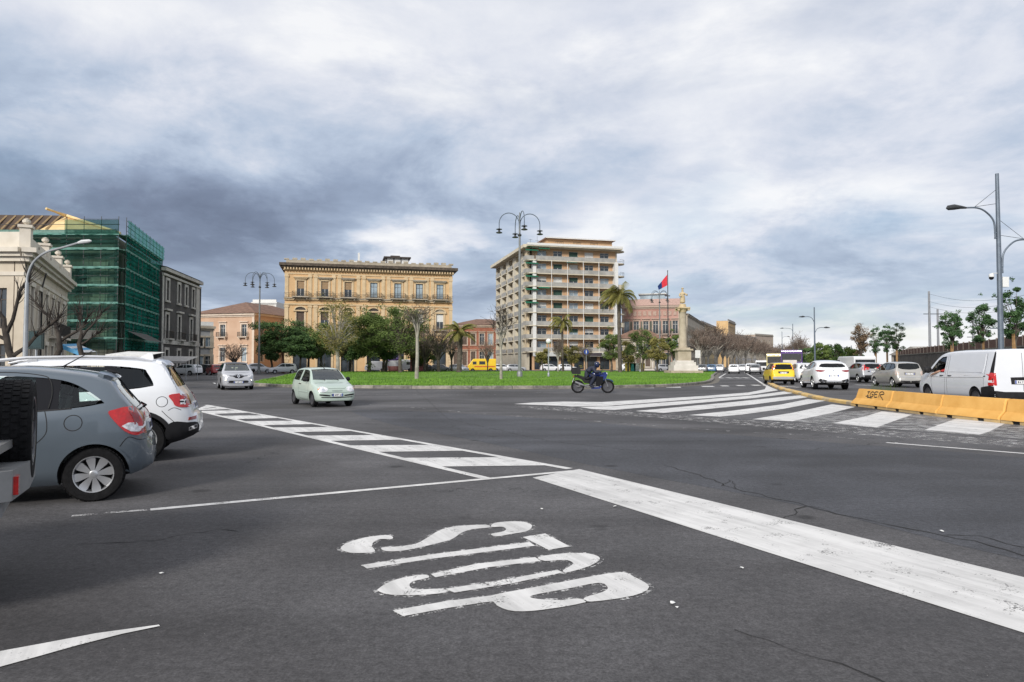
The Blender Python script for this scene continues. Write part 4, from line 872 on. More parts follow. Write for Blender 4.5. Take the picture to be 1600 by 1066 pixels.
# ------------------------------------------------------------------ trees
def leafmat(name, c1, c2, scale=.9):
    m_ = mat(name, c1, .7, scale=scale, col2=c2, lo=.3, hi=.7, detail=3); b = m_.node_tree.nodes['Principled BSDF']
    b.inputs['Specular IOR Level'].default_value = .25; return m_
LDARK = leafmat('leaf_pine', (.035, .072, .024), (.09, .155, .045)); LGRN = leafmat('leaf_green', (.05, .088, .022), (.145, .195, .05)); LOLV = leafmat('leaf_olive', (.12, .12, .03), (.26, .225, .07))
LBRN = leafmat('leaf_brown', (.10, .065, .04), (.20, .14, .085)); LPALM = leafmat('leaf_palm', (.09, .10, .022), (.24, .21, .06)); LYOUNG = leafmat('leaf_young', (.03, .075, .028), (.085, .16, .06))
BARK = mat('bark', (.055, .045, .038), .95, scale=3, col2=(.13, .11, .09), bump=.8); BARKD = mat('bark_dark', (.025, .02, .017), .95, scale=3, col2=(.06, .05, .042), bump=.8); BARKW = mat('bark_pale', (.22, .20, .17), .95, scale=1.5, col2=(.42, .39, .34), bump=.5); TWIG = mat('twig_brown', (.17, .13, .105), .95, var=.3, scale=2)
BARKR = mat('bark_red', (.13, .055, .035), .95, scale=3, col2=(.2, .09, .06), bump=.6)
def rdir(rg, d, spread):
    v = Vector((rg.gauss(0, 1), rg.gauss(0, 1), rg.gauss(0, 1))).normalized()
    return (d+v*spread).normalized()
def leaves(mb, rg, centers, n, rad, size, flat=1.0):
    vs = []; fs = []
    for c in centers:
        for _ in range(n):
            v = Vector((rg.gauss(0, 1), rg.gauss(0, 1), rg.gauss(0, 1)*flat)); v = v.normalized()*rad*rg.random()**.45
            v.z *= flat; o = c+v; a = Vector((rg.gauss(0, 1), rg.gauss(0, 1), rg.gauss(0, .7))).normalized(); b_ = a.orthogonal().normalized()
            s = size*rg.uniform(.6, 1.3); k = len(vs); w = s*.42
            vs += [o-a*s, o+b_*w, o+a*s, o-b_*w]; fs.append((k, k+1, k+2, k+3))
    mb.add(vs, fs)
def put_tree(ms, name, label, loc, h, rz=0.0, group=None, wide=1.0):
    t = thing(name, label, 'tree', loc, rz, group); s = h/ms['_h']; t.scale = (s*wide, s*wide, s)
    for k in ('trunk', 'twigs', 'crown'):
        if k in ms:
            q = link(bpy.data.objects.new(k, ms[k]), t)
            if k == 'twigs': q['kind'] = 'stuff'
    return t
def gz(px, D): return Vector((X(px, D), D, .12 if 42 < D < 125 and px < 1100 else 0))
def hz(y, D): return CAMZ+(568.5-y)/FPX*D
def crown_tree(seed, w, h, th, leaf, bark, n=26, ln=150, lsize=.15, crad=None, r=None, flat=.8, fill=1.0, shape=1.0, twigs=4, stems=1):
    """a tree in metres: crown w wide, total height h, clear stem th; limbs reach clumps spread through an uneven crown"""
    rg = random.Random(seed); tb, tw, lm = MB(), MB(), MB(); cz = (th*.8+h)/2; hh = (h-th*.8)/2; r = r or h*.026; cen = []
    lob = [(rg.uniform(0, 6.28), rg.uniform(.88, 1.2)) for _ in range(5)]
    fork = Vector((rg.uniform(-.15, .15), rg.uniform(-.1, .1), th)); tb.tube([(0, 0, -.15), (rg.uniform(-.08, .08), 0, th*.5), fork], [r*1.25, r, r*.85], 9)
    for k in range(n):
        a = k*2.399+rg.uniform(-.4, .4); zf = rg.uniform(-.92, .95); rad = math.sqrt(max(.02, 1-abs(zf)**(2*shape)))*rg.uniform(.45, 1.02)
        lf = min(lob, key=lambda q: abs(math.sin((a-q[0])/2)))[1]
        c = Vector((math.cos(a)*rad*w/2*lf, math.sin(a)*rad*w/2*lf, cz+zf*hh*.88)); cen.append(c)
        mid_ = fork.lerp(c, .45)+Vector((0, 0, .10*(c-fork).length)); tb.tube([fork-Vector((0, 0, rg.uniform(0, th*.22))), mid_, c], [r*.48, r*.28, r*.10], 5)
        for q in range(twigs):
            st_ = mid_.lerp(c, rg.uniform(.2, 1)); e = st_+rdir(rg, (c-mid_).normalized(), .9)*w*rg.uniform(.08, .17); tw.tube([st_, st_.lerp(e, .5)+rdir(rg, Vector((0, 0, 1)), 1)*.05, e], [r*.10, r*.07, r*.03], 3)
    cr = (crad or w*.115)*1.35
    for c in cen:
        leaves(lm, rg, [c], int(ln*1.5*rg.uniform(.55, 1.3)), cr*rg.uniform(.75, 1.3), lsize, flat)
    leaves(lm, rg, [Vector((rg.gauss(0, w*.20), rg.gauss(0, w*.20), cz+rg.gauss(0, hh*.42))) for _ in range(int(n*fill))], max(4, int(ln*.25)), cr*.8, lsize, flat)
    return {'trunk': tb.mesh('trunk', bark, True, 60), 'twigs': tw.mesh('twigs', bark), 'crown': lm.mesh('crown', leaf), '_h': h}
def bare_tree(seed, w, h, th, bark, n=16, m=7, r=None, twig=None, up=.5, rad0=.012):
    rg = random.Random(seed); tb, tw = MB(), MB(); r = r or h*.024; fork = Vector((rg.uniform(-.1, .1), 0, th)); tb.tube([(0, 0, -.15), (rg.uniform(-.1, .1), 0, th*.5), fork], [r*1.25, r, r*.85], 8)
    for k in range(n):
        a = k*2.399+rg.uniform(-.3, .3); f = (k+.5)/n; rad = w/2*math.sqrt(f)*rg.uniform(.55, .85); c = Vector((math.cos(a)*rad, math.sin(a)*rad, th+(h-th)*rg.uniform(.35, .78)*(1.12-.45*f)))
        p1 = fork.lerp(c, .3)+rdir(rg, Vector((0, 0, 1)), .5)*.10*h*.4; p2 = fork.lerp(c, .68)+Vector((rg.gauss(0, .12), rg.gauss(0, .12), h*.05)); tb.tube([fork-Vector((0, 0, rg.uniform(0, th*.25))), p1, p2, c], [r*.5, r*.36, r*.24, r*.13], 5)
        for q in range(m):
            s0 = p1.lerp(p2, rg.random()) if rg.random() < .4 else p2.lerp(c, rg.random()); d = (c-fork).normalized()+Vector((0, 0, up)); d1 = rdir(rg, d.normalized(), .75); l1 = h*rg.uniform(.08, .17); e = s0+d1*l1
            tw.tube([s0, s0.lerp(e, .5)+rdir(rg, d1, 1)*.06, e], [r*.13, r*.09, r*.05], 3, False)
            for z in range(3):
                b0 = s0.lerp(e, rg.uniform(.35, 1)); d2 = rdir(rg, d1, .8); e2 = b0+d2*h*rg.uniform(.04, .10); tw.tube([b0, e2], [max(rad0, r*.06), rad0*.7], 3, False)
    return {'trunk': tb.mesh('trunk', bark, True, 60), 'twigs': tw.mesh('twigs', twig or TWIG), '_h': h}
# stone pines
def real(ms, name, label, px, D, group=None, rz=0.0):
    return put_tree(ms, name, label, gz(px, D), ms['_h'], rz, group)
def S(px, D): return px/FPX*D            # size in metres of a span of photo pixels at depth D
D = 113; real(crown_tree(11, S(76, D), hz(500, D), hz(545, D), LDARK, BARKR, 34, 230, .17, flat=.55, shape=2.0, fill=1.6), 'stone_pine', 'wide dark stone pine at the left end of the lawn', 443, D)
D = 104; real(crown_tree(12, S(44, D), hz(524, D), hz(558, D), LDARK, BARKD, 26, 220, .16, flat=.6, fill=1.4), 'stone_pine', 'smaller dark pine in front of the wide stone pine', 470, D)
D = 100; real(crown_tree(21, S(68, D), hz(470, D), hz(545, D), LOLV, BARKW, 46, 62, .13, S(9, D), .26, fill=.8, twigs=9), 'olive_tree', 'tall thin olive-yellow tree with pale trunk before the palazzo', 528, D)
D = 109; real(crown_tree(28, S(50, D), hz(505, D), hz(556, D), LGRN, BARK, 30, 170, .16, fill=1.3), 'evergreen_tree', 'green tree between the pines and the olive-yellow tree', 503, D)
D = 106; real(crown_tree(22, S(66, D), hz(487, D), hz(552, D), LGRN, BARK, 40, 190, .16, fill=1.4), 'evergreen_tree', 'dense green tree in the middle before the palazzo', 577, D)
D = 112; real(crown_tree(29, S(48, D), hz(520, D), hz(560, D), LDARK, BARK, 28, 170, .16, fill=1.3), 'evergreen_tree', 'low dark tree behind the olive-yellow tree', 550, D)
D = 104; real(crown_tree(23, S(74, D), hz(478, D), hz(550, D), LGRN, BARK, 44, 105, .15, S(8, D), .26, fill=1.0, twigs=9), 'evergreen_tree', 'dark half-bare tree left of the slim pale trunk', 626, D)
D = 110; real(crown_tree(30, S(44, D), hz(515, D), hz(560, D), LDARK, BARK, 26, 170, .16, fill=1.3), 'evergreen_tree', 'low dark tree between the dense green and the half-bare tree', 604, D)
for px, D, y, wpx, yt, sd, lf, lb in ((482, 116, 512, 46, 560, 131, LGRN, 'mid green tree behind the smaller pine'), (548, 117, 500, 56, 560, 132, LOLV, 'olive tree filling the gap behind the olive-yellow tree'), (600, 116, 497, 54, 558, 133, LGRN, 'mid green tree behind the dense green tree'), (646, 117, 505, 50, 560, 134, LOLV, 'olive brown tree behind the slim pale trunk'), (668, 119, 528, 40, 566, 135, LGRN, 'low green shrub tree behind the bare trees'), (425, 120, 522, 40, 562, 136, LDARK, 'dark green tree behind the wide stone pine at its left')):
    real(crown_tree(sd, S(wpx, D), hz(y, D), hz(yt, D), lf, BARK, 28, 130, .16, fill=1.3), 'leafy_tree', lb, px, D, 'leafy trees filling the belt before the palazzo')
D = 60; real(bare_tree(24, S(58, D), hz(476, D), hz(520, D), BARKW, 12, 7, .15, BARK), 'slim_tree', 'slim pale-trunked bare tree standing forward on the lawn', 651, D)
BT = [bare_tree(s_, 8, 8, 2.2, BARK, 22, 9, .2, None, .4, .022) for s_ in (31, 32, 33)]
BTW = [bare_tree(s_, 7.5, 11, 3.6, BARKW, 26, 10, .24, None, .7, .035) for s_ in (41, 42, 43)]
put_tree(BT[0], 'bare_tree', 'brown bare tree right of the slim pale trunk', gz(686, 110), hz(503, 110), .2, 'bare trees on the lawn', 1.3)
put_tree(BT[1], 'bare_tree', 'brown bare tree beside the short yellowish palm', gz(706, 114), hz(510, 114), 1.2, 'bare trees on the lawn', .8)
put_tree(BT[2], 'bare_tree', 'low bare tree before the ground floor of the palazzo', gz(664, 114), hz(510, 114), 2.2, 'bare trees on the lawn', 1.2)
put_tree(BT[0], 'bare_tree', 'bare tree before the salmon house', gz(366, 128), hz(532, 128), 3.2, 'bare trees on the lawn', 1.3)
D = 59; real(bare_tree(51, S(56, D), hz(468, D), hz(540, D), BARKW, 12, 7, .11, BARKD), 'bare_tree', 'thin bare tree with pale trunk left of the tall central lamp post', 783, D, 'bare trees on the lawn')
put_tree(BTW[0], 'bare_tree', 'thin bare tree before the middle of the apartment block', gz(872, 112), hz(524, 112), .3, 'bare trees on the lawn', .6)
put_tree(BT[1], 'bare_tree', 'small leafless tree before the right half of the apartment block', gz(915, 118), hz(530, 118), 4.3, 'bare trees on the lawn', .8)
put_tree(BT[2], 'bare_tree', 'leafless tree at the left foot of the apartment block', gz(762, 118), hz(525, 118), 1.3, 'bare trees on the lawn', .7)
for px, D, y, wpx, yt, sd, lb in ((955, 108, 516, 36, 560, 61, 'round green tree at the foot of the big palm'), (1004, 110, 516, 46, 560, 62, 'broad green tree before the low pale house'), (1027, 106, 528, 34, 562, 63, 'brownish green tree left of the flagpole'), (1051, 112, 522, 24, 562, 64, 'dark green tree between flagpole and column'), (981, 116, 534, 30, 566, 65, 'low green tree between the big palm and the broad tree'), (893, 121, 540, 34, 566, 66, 'pale green shrub-like tree before the shops'), (848, 121, 545, 22, 568, 67, 'small olive tree beside the globe lamp')):
    real(crown_tree(sd, S(wpx, D), hz(y, D), hz(yt, D), LGRN if sd in (61, 62, 64) else LOLV, BARK, 24, 120, .14, fill=1.2), 'green_tree', lb, px, D, 'green trees at the right of the lawn')
# palms
def palm(seed, th, fl, nf, droop=1.0, wind=0.0, r=.22):
    rg = random.Random(seed); tb = MB(); n = 14
    pts = [(0.12*math.sin(i/n*2), 0, th*i/n-.1*(i == 0)) for i in range(n+1)]; tb.tube(pts, [r*(1.25 if i == 0 else 1.0)+.02*(i % 2) for i in range(n+1)], 9)
    tb.lathe([(r, 0), (r*1.7, .35), (r*1.5, .7), (r*.6, 1.0)], 9, 'z', (pts[-1][0], 0, th-.5))
    lm = MB(); top = Vector((pts[-1][0], 0, th+.2)); tips = []
    for k in range(nf):
        a = k*2.399; el = rg.uniform(-.25, 1.15); L_ = fl*rg.uniform(.8, 1.1); m_ = 12; p = top.copy(); d = Vector((math.cos(a)*math.cos(el), math.sin(a)*math.cos(el), math.sin(el))); ax = []
        for i in range(m_+1):
            ax.append(p.copy()); p = p+d*L_/m_; d = (d+Vector((wind*.10, 0, -.17*droop*(i/m_+.35)))).normalized()
        vs = []; fs = []
        for i in range(1, m_):
            t = (ax[i+1]-ax[i-1]).normalized(); sd_ = t.cross(Vector((0, 0, 1))); sd_ = sd_.normalized() if sd_.length > .05 else Vector((1, 0, 0)); up_ = sd_.cross(t)
            ll = fl*.26*math.sin(math.pi*(i/m_*.85+.12))
            for q in range(2):
                base = ax[i].lerp(ax[i+1], q*.5)
                for s in (-1, 1):
                    e = base+(sd_*s*.8+t*.55-up_*.28-Vector((0, 0, .25*droop))).normalized()*ll; k0 = len(vs)
                    vs += [base-t*.05, base+t*.05, e]; fs.append((k0, k0+1, k0+2))
        lm.add(vs, fs); lm.tube(ax, [.035*(1-.8*i/m_) for i in range(m_+1)], 3, False)
    return {'trunk': tb.mesh('trunk', BARK, True, 60), 'crown': lm.mesh('crown', LPALM), '_h': th+fl*.35}
put_tree(palm(71, 9.2, 3.0, 46, 1.5, .6), 'palm_tree', 'tall palm with drooping fronds right of the apartment block', gz(969, 105), hz(452, 105), R(180), 'palms on the lawn')
put_tree(palm(72, 4.6, 2.3, 30, 1.1, .2, .26), 'palm_tree', 'short yellowish palm right of the palazzo', gz(717, 106), hz(512, 106), 0, 'palms on the lawn', 1.1)
put_tree(palm(73, 6.6, 2.3, 24, 1.7, .6, .14), 'palm_tree', 'thin ragged palm before the apartment block', gz(880, 116), hz(497, 116), R(180), 'palms on the lawn')
# boulevard planes
rg = random.Random(77); bl = []
ORD = 'first second third fourth fifth sixth seventh eighth ninth tenth eleventh twelfth thirteenth fourteenth fifteenth sixteenth seventeenth eighteenth nineteenth twentieth twenty-first twenty-second twenty-third twenty-fourth twenty-fifth twenty-sixth'.split()
for i in range(26):
    D = 126*1.05**i; px = 1092+118*(1-126/D)*1.45
    bl.append((px+rg.uniform(-3, 3), D))
for j, (px, D) in enumerate(bl):
    put_tree(BTW[j % 3], 'plane_tree', 'bare avenue tree, %s from the column along the left side of the boulevard' % ORD[j], (X(px, D), D, 0), rg.uniform(8.6, 10.2)*(1+.012*j), rg.uniform(0, 6), 'bare trees along the boulevard', 1.05)
for j, (px, D) in enumerate([(1248, 125), (1252, 150), (1238, 180), (1228, 215), (1220, 255), (1214, 300)]):
    put_tree(BTW[(j+1) % 3], 'plane_tree', 'bare avenue tree, %s on the right side of the boulevard' % ['nearest', 'second', 'third', 'fourth', 'fifth', 'farthest'][j], (X(px, D), D, 0), rg.uniform(6.5, 7.8)*(1+.06*j), rg.uniform(0, 6), 'bare trees along the boulevard', 1.0)
# green clump behind the queue
for j, (px, D, y, w) in enumerate([(1264, 118, 541, 30), (1283, 112, 535, 34), (1301, 116, 538, 32), (1320, 120, 543, 36), (1336, 124, 547, 26)]):
    put_tree(crown_tree(80+j, S(w, D), hz(y, D), 1.0, LGRN if j % 2 else LDARK, BARK, 24, 150, .16, fill=1.2), 'evergreen_shrub', '%s dark green tree of the clump behind the white SUV' % ['leftmost', 'second', 'middle', 'fourth', 'rightmost'][j], (X(px, D), D, 0), hz(y, D), j*1.3, 'green clump behind the queue')
D = 92; put_tree(crown_tree(90, S(22, D), hz(504, D), hz(552, D), LBRN, BARK, 26, 60, .12, S(4.5, D), fill=1.2, twigs=6), 'brown_tree', 'narrow brown withered tree left of the young street trees', (X(1345, D), D, 0), hz(504, D))
# young street trees along the wall
for j, (px, D, y, w, yt) in enumerate([(1368, 100, 511, 20, 549), (1386, 94, 507, 22, 547), (1401, 88, 503, 24, 546), (1487, 58, 485, 36, 533), (1535, 50, 471, 36, 528), (1585, 44, 448, 42, 520)]):
    t = put_tree(crown_tree(100+j, S(w, D), hz(y, D), hz(yt, D), LYOUNG, BARK, 30, 85, .085, S(w*.11, D), .07, fill=1.2, twigs=5, shape=.8), 'young_tree', ['young street tree right of the brown one, farthest of the row', 'young street tree second from the brown one', 'young street tree third from the brown one, before the wall end', 'young street tree above the nose of the white van', 'young street tree left of the big lamp post', 'young street tree right of the big lamp post'][j], (X(px, D), D, .12), hz(y, D), j*1.7, 'young street trees along the wall')
    mb = MB(); mb.tube([(0, 0, .1), (.02, 0, hz(yt, D)*.95)], .13, 7); mb.build('trunk_wrap', mat('jute_wrap', (.30, .18, .08), .9, var=.2), t)
# pruned dark trees on the left
def pollard(seed, pts, knobs):
    rg = random.Random(seed); tb = MB(); tw = MB()
    tb.tube(pts, [.22, .17, .14, .12, .10][:len(pts)], 8)
    for (p, d, l, r) in knobs:
        p = Vector(p); d = Vector(d).normalized(); a = [p]
        for i in range(4): a.append(a[-1]+(rdir(rg, d, .35)+Vector((0, 0, .1*i))).normalized()*l/4)
        tb.tube(a, [r*.9, r*.7, r*.62, r*.55, r*.7], 6)
        for q in a[2:]:
            for _ in range(9):
                e = rdir(rg, d+Vector((0, 0, .5)), .9); b_ = q+e*rg.uniform(.4, 1.3); tw.tube([q, q.lerp(b_, .5)+rdir(rg, e, .6)*.05, b_], [.024, .016, .008], 3)
    return {'trunk': tb.mesh('trunk', BARKD, True, 60), 'twigs': tw.mesh('twigs', BARKD), '_h': 1.0}
put_tree(pollard(1, [(0.5, 0, -.1), (.3, 0, 1.2), (-.1, 0, 2.1), (-.4, .1, 3.2)], [((-.4, .1, 3.1), (-.5, 0, 1), 1.8, .13), ((-.3, .1, 2.9), (.3, .2, 1), 2.6, .12), ((.1, 0, 1.9), (1, 0, .75), 2.6, .11), ((-.3, .1, 2.6), (-1, 0, .5), 1.6, .1)]), 'pruned_tree', 'dark heavily pruned tree at the left edge', (X(18, 30), 30, 0), 1.0)
put_tree(pollard(2, [(-.1, 0, -.1), (-.2, 0, 1.2), (.3, 0, 2.2), (.1, .1, 3.1)], [((.1, .1, 3.0), (-.7, 0, 1), 2.2, .12), ((.2, .1, 2.6), (.8, .1, .7), 2.0, .11), ((.2, 0, 2.2), (-.3, .2, 1), 1.6, .1)]), 'pruned_tree', 'dark pruned tree before the cream house', (X(86, 42), 42, 0), 1.12)
put_tree(pollard(3, [(.2, 0, -.1), (0, 0, 1.4), (-.3, 0, 2.6), (-.2, .1, 3.2)], [((-.2, .1, 3.2), (-.4, 0, 1), 1.7, .11), ((-.2, .1, 3.0), (.6, .1, .9), 2.0, .11), ((-.1, 0, 2.6), (.9, .2, .5), 1.4, .09)]), 'pruned_tree', 'dark pruned tree before the scaffolded house', (X(131, 50), 50, 0), 1.15)
# ------------------------------------------------------------------ vehicles
def pch(pts, s):                       # monotone cubic through (s, v)
    n = len(pts)
    if s <= pts[0][0]: return pts[0][1]
    if s >= pts[-1][0]: return pts[-1][1]
    d = [(pts[i+1][1]-pts[i][1])/(pts[i+1][0]-pts[i][0]) for i in range(n-1)]
    def tan(i):
        if i == 0: return d[0]
        if i == n-1: return d[-1]
        if d[i-1]*d[i] <= 0: return 0.0
        return 2*d[i-1]*d[i]/(d[i-1]+d[i])
    for i in range(n-1):
        if s <= pts[i+1][0]:
            h = pts[i+1][0]-pts[i][0]; t = (s-pts[i][0])/h
            return (2*t**3-3*t*t+1)*pts[i][1]+(t**3-2*t*t+t)*h*tan(i)+(-2*t**3+3*t*t)*pts[i+1][1]+(t**3-t*t)*h*tan(i+1)
BLACK = mat('black_plastic', (.016, .016, .018), .6, var=.2, scale=8, spec=.25)
GLOSSB = mat('gloss_black', (.010, .010, .012), .2, var=.1, spec=.25)
RUBBER = mat('tyre_rubber', (.010, .010, .011), .8, var=.3, scale=20, bump=.3, spec=.15)
INTER = mat('car_interior', (.035, .035, .038), .9, var=.2)
SEATM = mat('car_seat', (.075, .075, .08), .9, var=.2)
ALLOY = mat('alloy', (.55, .56, .58), .3, var=.05, metal=.75)
ALLOYD = mat('alloy_dark', (.10, .10, .11), .35, var=.1, metal=.6)
CHROME = mat('chrome', (.75, .76, .78), .12, var=.03, metal=1.0)
REDL = mat('red_lens', (.50, .012, .012), .10, var=.15, scale=30, coat=.6)
REDD = mat('red_lens_dark', (.22, .008, .012), .12, var=.2, scale=30, coat=.6)
WHITEL = mat('clear_lens', (.66, .67, .70), .12, var=.3, scale=28, coat=.7)
ORANGEL = mat('orange_lens', (.65, .22, .03), .15, var=.1, coat=.5)
PLATE = mat('number_plate', (.72, .73, .74), .45, var=.04)
PLBLUE = mat('plate_blue', (.02, .06, .32), .45)
INK = mat('plate_ink', (.04, .04, .05), .6)
GLS = glass('car_glass', (.66, .78, .75), 2.3)
GLC = glass('car_glass_clear', (.80, .92, .88), 1.55)
GLD = glass('car_glass_dark', (.10, .12, .13), 1.55)
SEAM = mat('panel_gap', (.012, .012, .013), .8)
def carpaint(name, col, metal=0.0, rough=.32):
    return mat('paint_'+name, col, rough, var=.035, scale=1.3, metal=metal, coat=.75, lo=.3, hi=.7)
LOWF = [(0, .86), (.07, .935), (.2, .975), (.42, .995), (.6, 1.0), (.82, .985), (1.0, .955)]
BODYCACHE = {}
class Car:
    """local frame: x to the right, y forward, z up; s runs from the nose back"""
    def __init__(c, name, label, cat, sp, loc, head, group=None, simple=False):
        c.sp = sp; c.L = sp['L']; c.root = thing(name, label, cat, loc, math.atan2(-head[0], head[1]), group)
        c.zroof = max(p[1] for p in sp['top']); c.simple = simple
        c.body()
        c.wheels()
    def sec(c, s):
        sp = c.sp; W = pch(sp['plan'], s); zt = pch(sp['top'], s); zb = pch(sp['bot'], s)
        dz = min(sp.get('crown', .09), (zt-zb)*.3); zs = zt-dz; be = min(pch(sp['belt'], s), zs-.01); be = max(be, zb+.05)
        return W, zt, zb, dz, zs, be
    def halfw(c, s, z):
        W, zt, zb, dz, zs, be = c.sec(s)
        if z <= be: return W*pch(LOWF, (z-zb)/(be-zb))
        k = (.955-c.sp['roofw'])*c.sp['plan'][len(c.sp['plan'])//2][1]/(c.zroof-.09-pch(c.sp['belt'], c.L*.55))
        return max(.05, W*.955-(z-be)*k)
    def ring(c, s):
        W, zt, zb, dz, zs, be = c.sec(s); pts = [(0, zb), (W*.5, zb), (W*.8, zb)]
        for i in range(11):
            q = i/10; z = zb+(be-zb)*q; pts.append((c.halfw(s, z), z))
        for i in range(1, 7):
            z = be+(zs-be)*i/6; pts.append((c.halfw(s, z), z))
        ws = c.halfw(s, zs); n = c.sp.get('sq', 2.6)
        for i in range(1, 10):
            a = math.pi/2*i/9; ca, sa = max(0, math.cos(a)), math.sin(a)
            pts.append((ws*ca**(2/n), zs+dz*sa**(2/n)))
        return pts
    def body(c):
        sp = c.sp; L = c.L; ss = set(); key = sp.get('key')
        if key in BODYCACHE:
            src, c.bvh = BODYCACHE[key]; me = src.copy(); me.materials[0] = sp['paint']; c.bodyobj = link(bpy.data.objects.new('body', me), c.root); return
        for k in ('top', 'plan', 'bot', 'belt'):
            for p in sp[k]: ss.add(round(min(max(p[0], 0), L), 4))
        ss = sorted(ss); st = []
        mx = .2 if c.simple else .11
        for a, b in zip(ss, ss[1:]):
            n = max(1, math.ceil((b-a)/mx), 2 if not c.simple and b-a > .04 else 1)
            st += [a+(b-a)*i/n for i in range(n)]
        st.append(L)
        mb = MB(); n = None; vs = []
        for s in st:
            h = c.ring(s); full = h+[(-x, z) for x, z in h[-2:0:-1]]
            n = len(full); vs += [(x, L/2-s, z) for x, z in full]
        fs = []; mi = []; low = sp.get('clad', 0)
        for i in range(len(st)-1):
            for k in range(n):
                fs.append((i*n+k, (i+1)*n+k, (i+1)*n+(k+1) % n, i*n+(k+1) % n))
                kk = min(k, n-1-k)
                mi.append(1 if kk < 2 else (2 if kk < 2+low else 0))
        # close the ends with strips between mirrored points
        hN = n//2
        for base, fl in ((0, False), ((len(st)-1)*n, True)):
            for k in range(hN):
                a, b, c2, d = base+k, base+k+1, base+(n-k-1) % n, base+(n-k) % n
                q = [a, b, c2, d]; q = [v for i, v in enumerate(q) if v not in q[:i]]
                if len(q) < 3: continue
                fs.append(tuple(q if not fl else q[::-1])); mi.append(2 if low and k < 4 else 0)
        mb.add(vs, fs); mb.mi = mi
        mats = [sp['paint'], INTER, BLACK]
        o = mb.build('body', mats, None, True, 40)
        bm = bmesh.new(); bm.from_mesh(o.data); bmesh.ops.recalc_face_normals(bm, faces=bm.faces); bm.to_mesh(o.data); c.bvh = BVHTree.FromBMesh(bm); bm.free()
        # cutters: wheel arches, cabin, window openings
        cut = MB(); r = sp['wr']
        for s in sp['axles']:
            for sg in (-1, 1):
                w = pch(sp['plan'], s); n2 = 28 if not c.simple else 16; rr = r*sp.get('arch', 1.13)
                prof = [(rr*math.cos(2*math.pi*k/n2), rr*math.sin(2*math.pi*k/n2)) for k in range(n2)]
                x0, x1 = sorted((sg*(w-.27), sg*(w+.3)))
                cut.prism_x([(L/2-s+a, r+b) for a, b in prof], x0, x1)
        objs = []
        if not c.simple:
            s0, s1 = sp['cabin']; cb = MB(); N_ = 16; vs = []
            for i in range(N_+1):
                s = s0+(s1-s0)*i/N_; zt = pch(sp['top'], s)-.055; zl = .42; be = min(pch(sp['belt'], s)-.02, zt-.12); zq = max(be+.05, zt-.1)
                rg_ = [(c.halfw(s, zl)-.09, zl), (c.halfw(s, be)-.08, be), (c.halfw(s, zq)-.06, zq), (c.halfw(s, zq)*.72, zt)]
                full = rg_+[(-x, z) for x, z in rg_[::-1]]
                vs += [(x, L/2-s, z) for x, z in full]
            fs = [(i*8+k, (i+1)*8+k, (i+1)*8+(k+1) % 8, i*8+(k+1) % 8) for i in range(N_) for k in range(8)]+[tuple(range(8)), tuple(N_*8+k for k in range(7, -1, -1))]
            cb.add(vs, fs); objs.append(cb)
            ym = L/2-(s0+s1)/2
            for dlo in sp['dlo']:
                w_ = MB(); w_.prism_x([(L/2-s, z) for s, z in dlo], -1.6, 1.6); objs.append(w_)
            for poly, y0, y1 in ((sp.get('windscreen'), ym, L), (sp.get('rear_window'), -L, ym)):
                if poly:
                    w_ = MB(); full = poly+[(-x, z) for x, z in poly[::-1] if x > 1e-4]; w_.prism_y(full, y0, y1); objs.append(w_)
        tmp = []
        for cb in [cut]+objs:
            t = cb.build('cutter', [INTER], None, fix=True); tmp.append(t)
        cc = bpy.data.collections.new('cut')
        for t in tmp: cc.objects.link(t)
        TS = bpy.data.scenes.get('workshop') or bpy.data.scenes.new('workshop')
        for t in [o]+tmp:
            COL.objects.unlink(t); TS.collection.objects.link(t)
        md = o.modifiers.new('b', 'BOOLEAN'); md.operation = 'DIFFERENCE'; md.operand_type = 'COLLECTION'; md.collection = cc; md.solver = 'EXACT'; md.material_mode = 'TRANSFER'
        vl = TS.view_layers[0]; vl.update(); dg = vl.depsgraph; dg.update(); me = bpy.data.meshes.new_from_object(o.evaluated_get(dg))
        if len(me.polygons) > 50:
            o.modifiers.clear(); o.data = me
            me.polygons.foreach_set('use_smooth', [True]*len(me.polygons)); me.set_sharp_from_angle(angle=R(38))
        else: o.modifiers.clear(); print('BOOLEAN FAILED', c.root.name)
        for t in tmp: bpy.data.objects.remove(t)
        bpy.data.collections.remove(cc)
        TS.collection.objects.unlink(o); COL.objects.link(o); bpy.data.scenes.remove(TS)
        o.parent = c.root; c.bodyobj = o
        if key: BODYCACHE[key] = (o.data, c.bvh)
    # ---- a piece of trim laid on the body: outline in a flat view, projected onto the surface
    def panel(c, name, poly, view, mt, off=.004, thick=.012, parent=None, step=.09, flatn=False):
        L = c.L; bm = bmesh.new()
        vs = [bm.verts.new((a, b, 0)) for a, b in poly]
        try: bm.faces.new(vs)
        except ValueError: bm.free(); return None
        bmesh.ops.triangulate(bm, faces=bm.faces[:])
        for _ in range(5):
            es = [e for e in bm.edges if e.calc_length() > step]
            if not es: break
            bmesh.ops.subdivide_edges(bm, edges=es, cuts=1); bmesh.ops.triangulate(bm, faces=bm.faces[:])
        top = []; nb = []
        for v in bm.verts:
            a, b = v.co.x, v.co.y
            if view in ('L', 'R'):
                sg = -1 if view == 'L' else 1; org = Vector((sg*3, L/2-a, b)); d = Vector((-sg, 0, 0))
            elif view == 'F': org = Vector((a, 6, b)); d = Vector((0, -1, 0))
            elif view == 'B': org = Vector((a, -6, b)); d = Vector((0, 1, 0))
            else: org = Vector((a, L/2-b, 4)); d = Vector((0, 0, -1))        # 'T': (x, s)
            h, nr, _, _ = c.bvh.ray_cast(org, d)
            if h is None:
                h, nr, _, _ = c.bvh.find_nearest(org+d*(3 if view in ('L', 'R') else 6)*.7)
            if nr.dot(d) > 0: nr = -nr
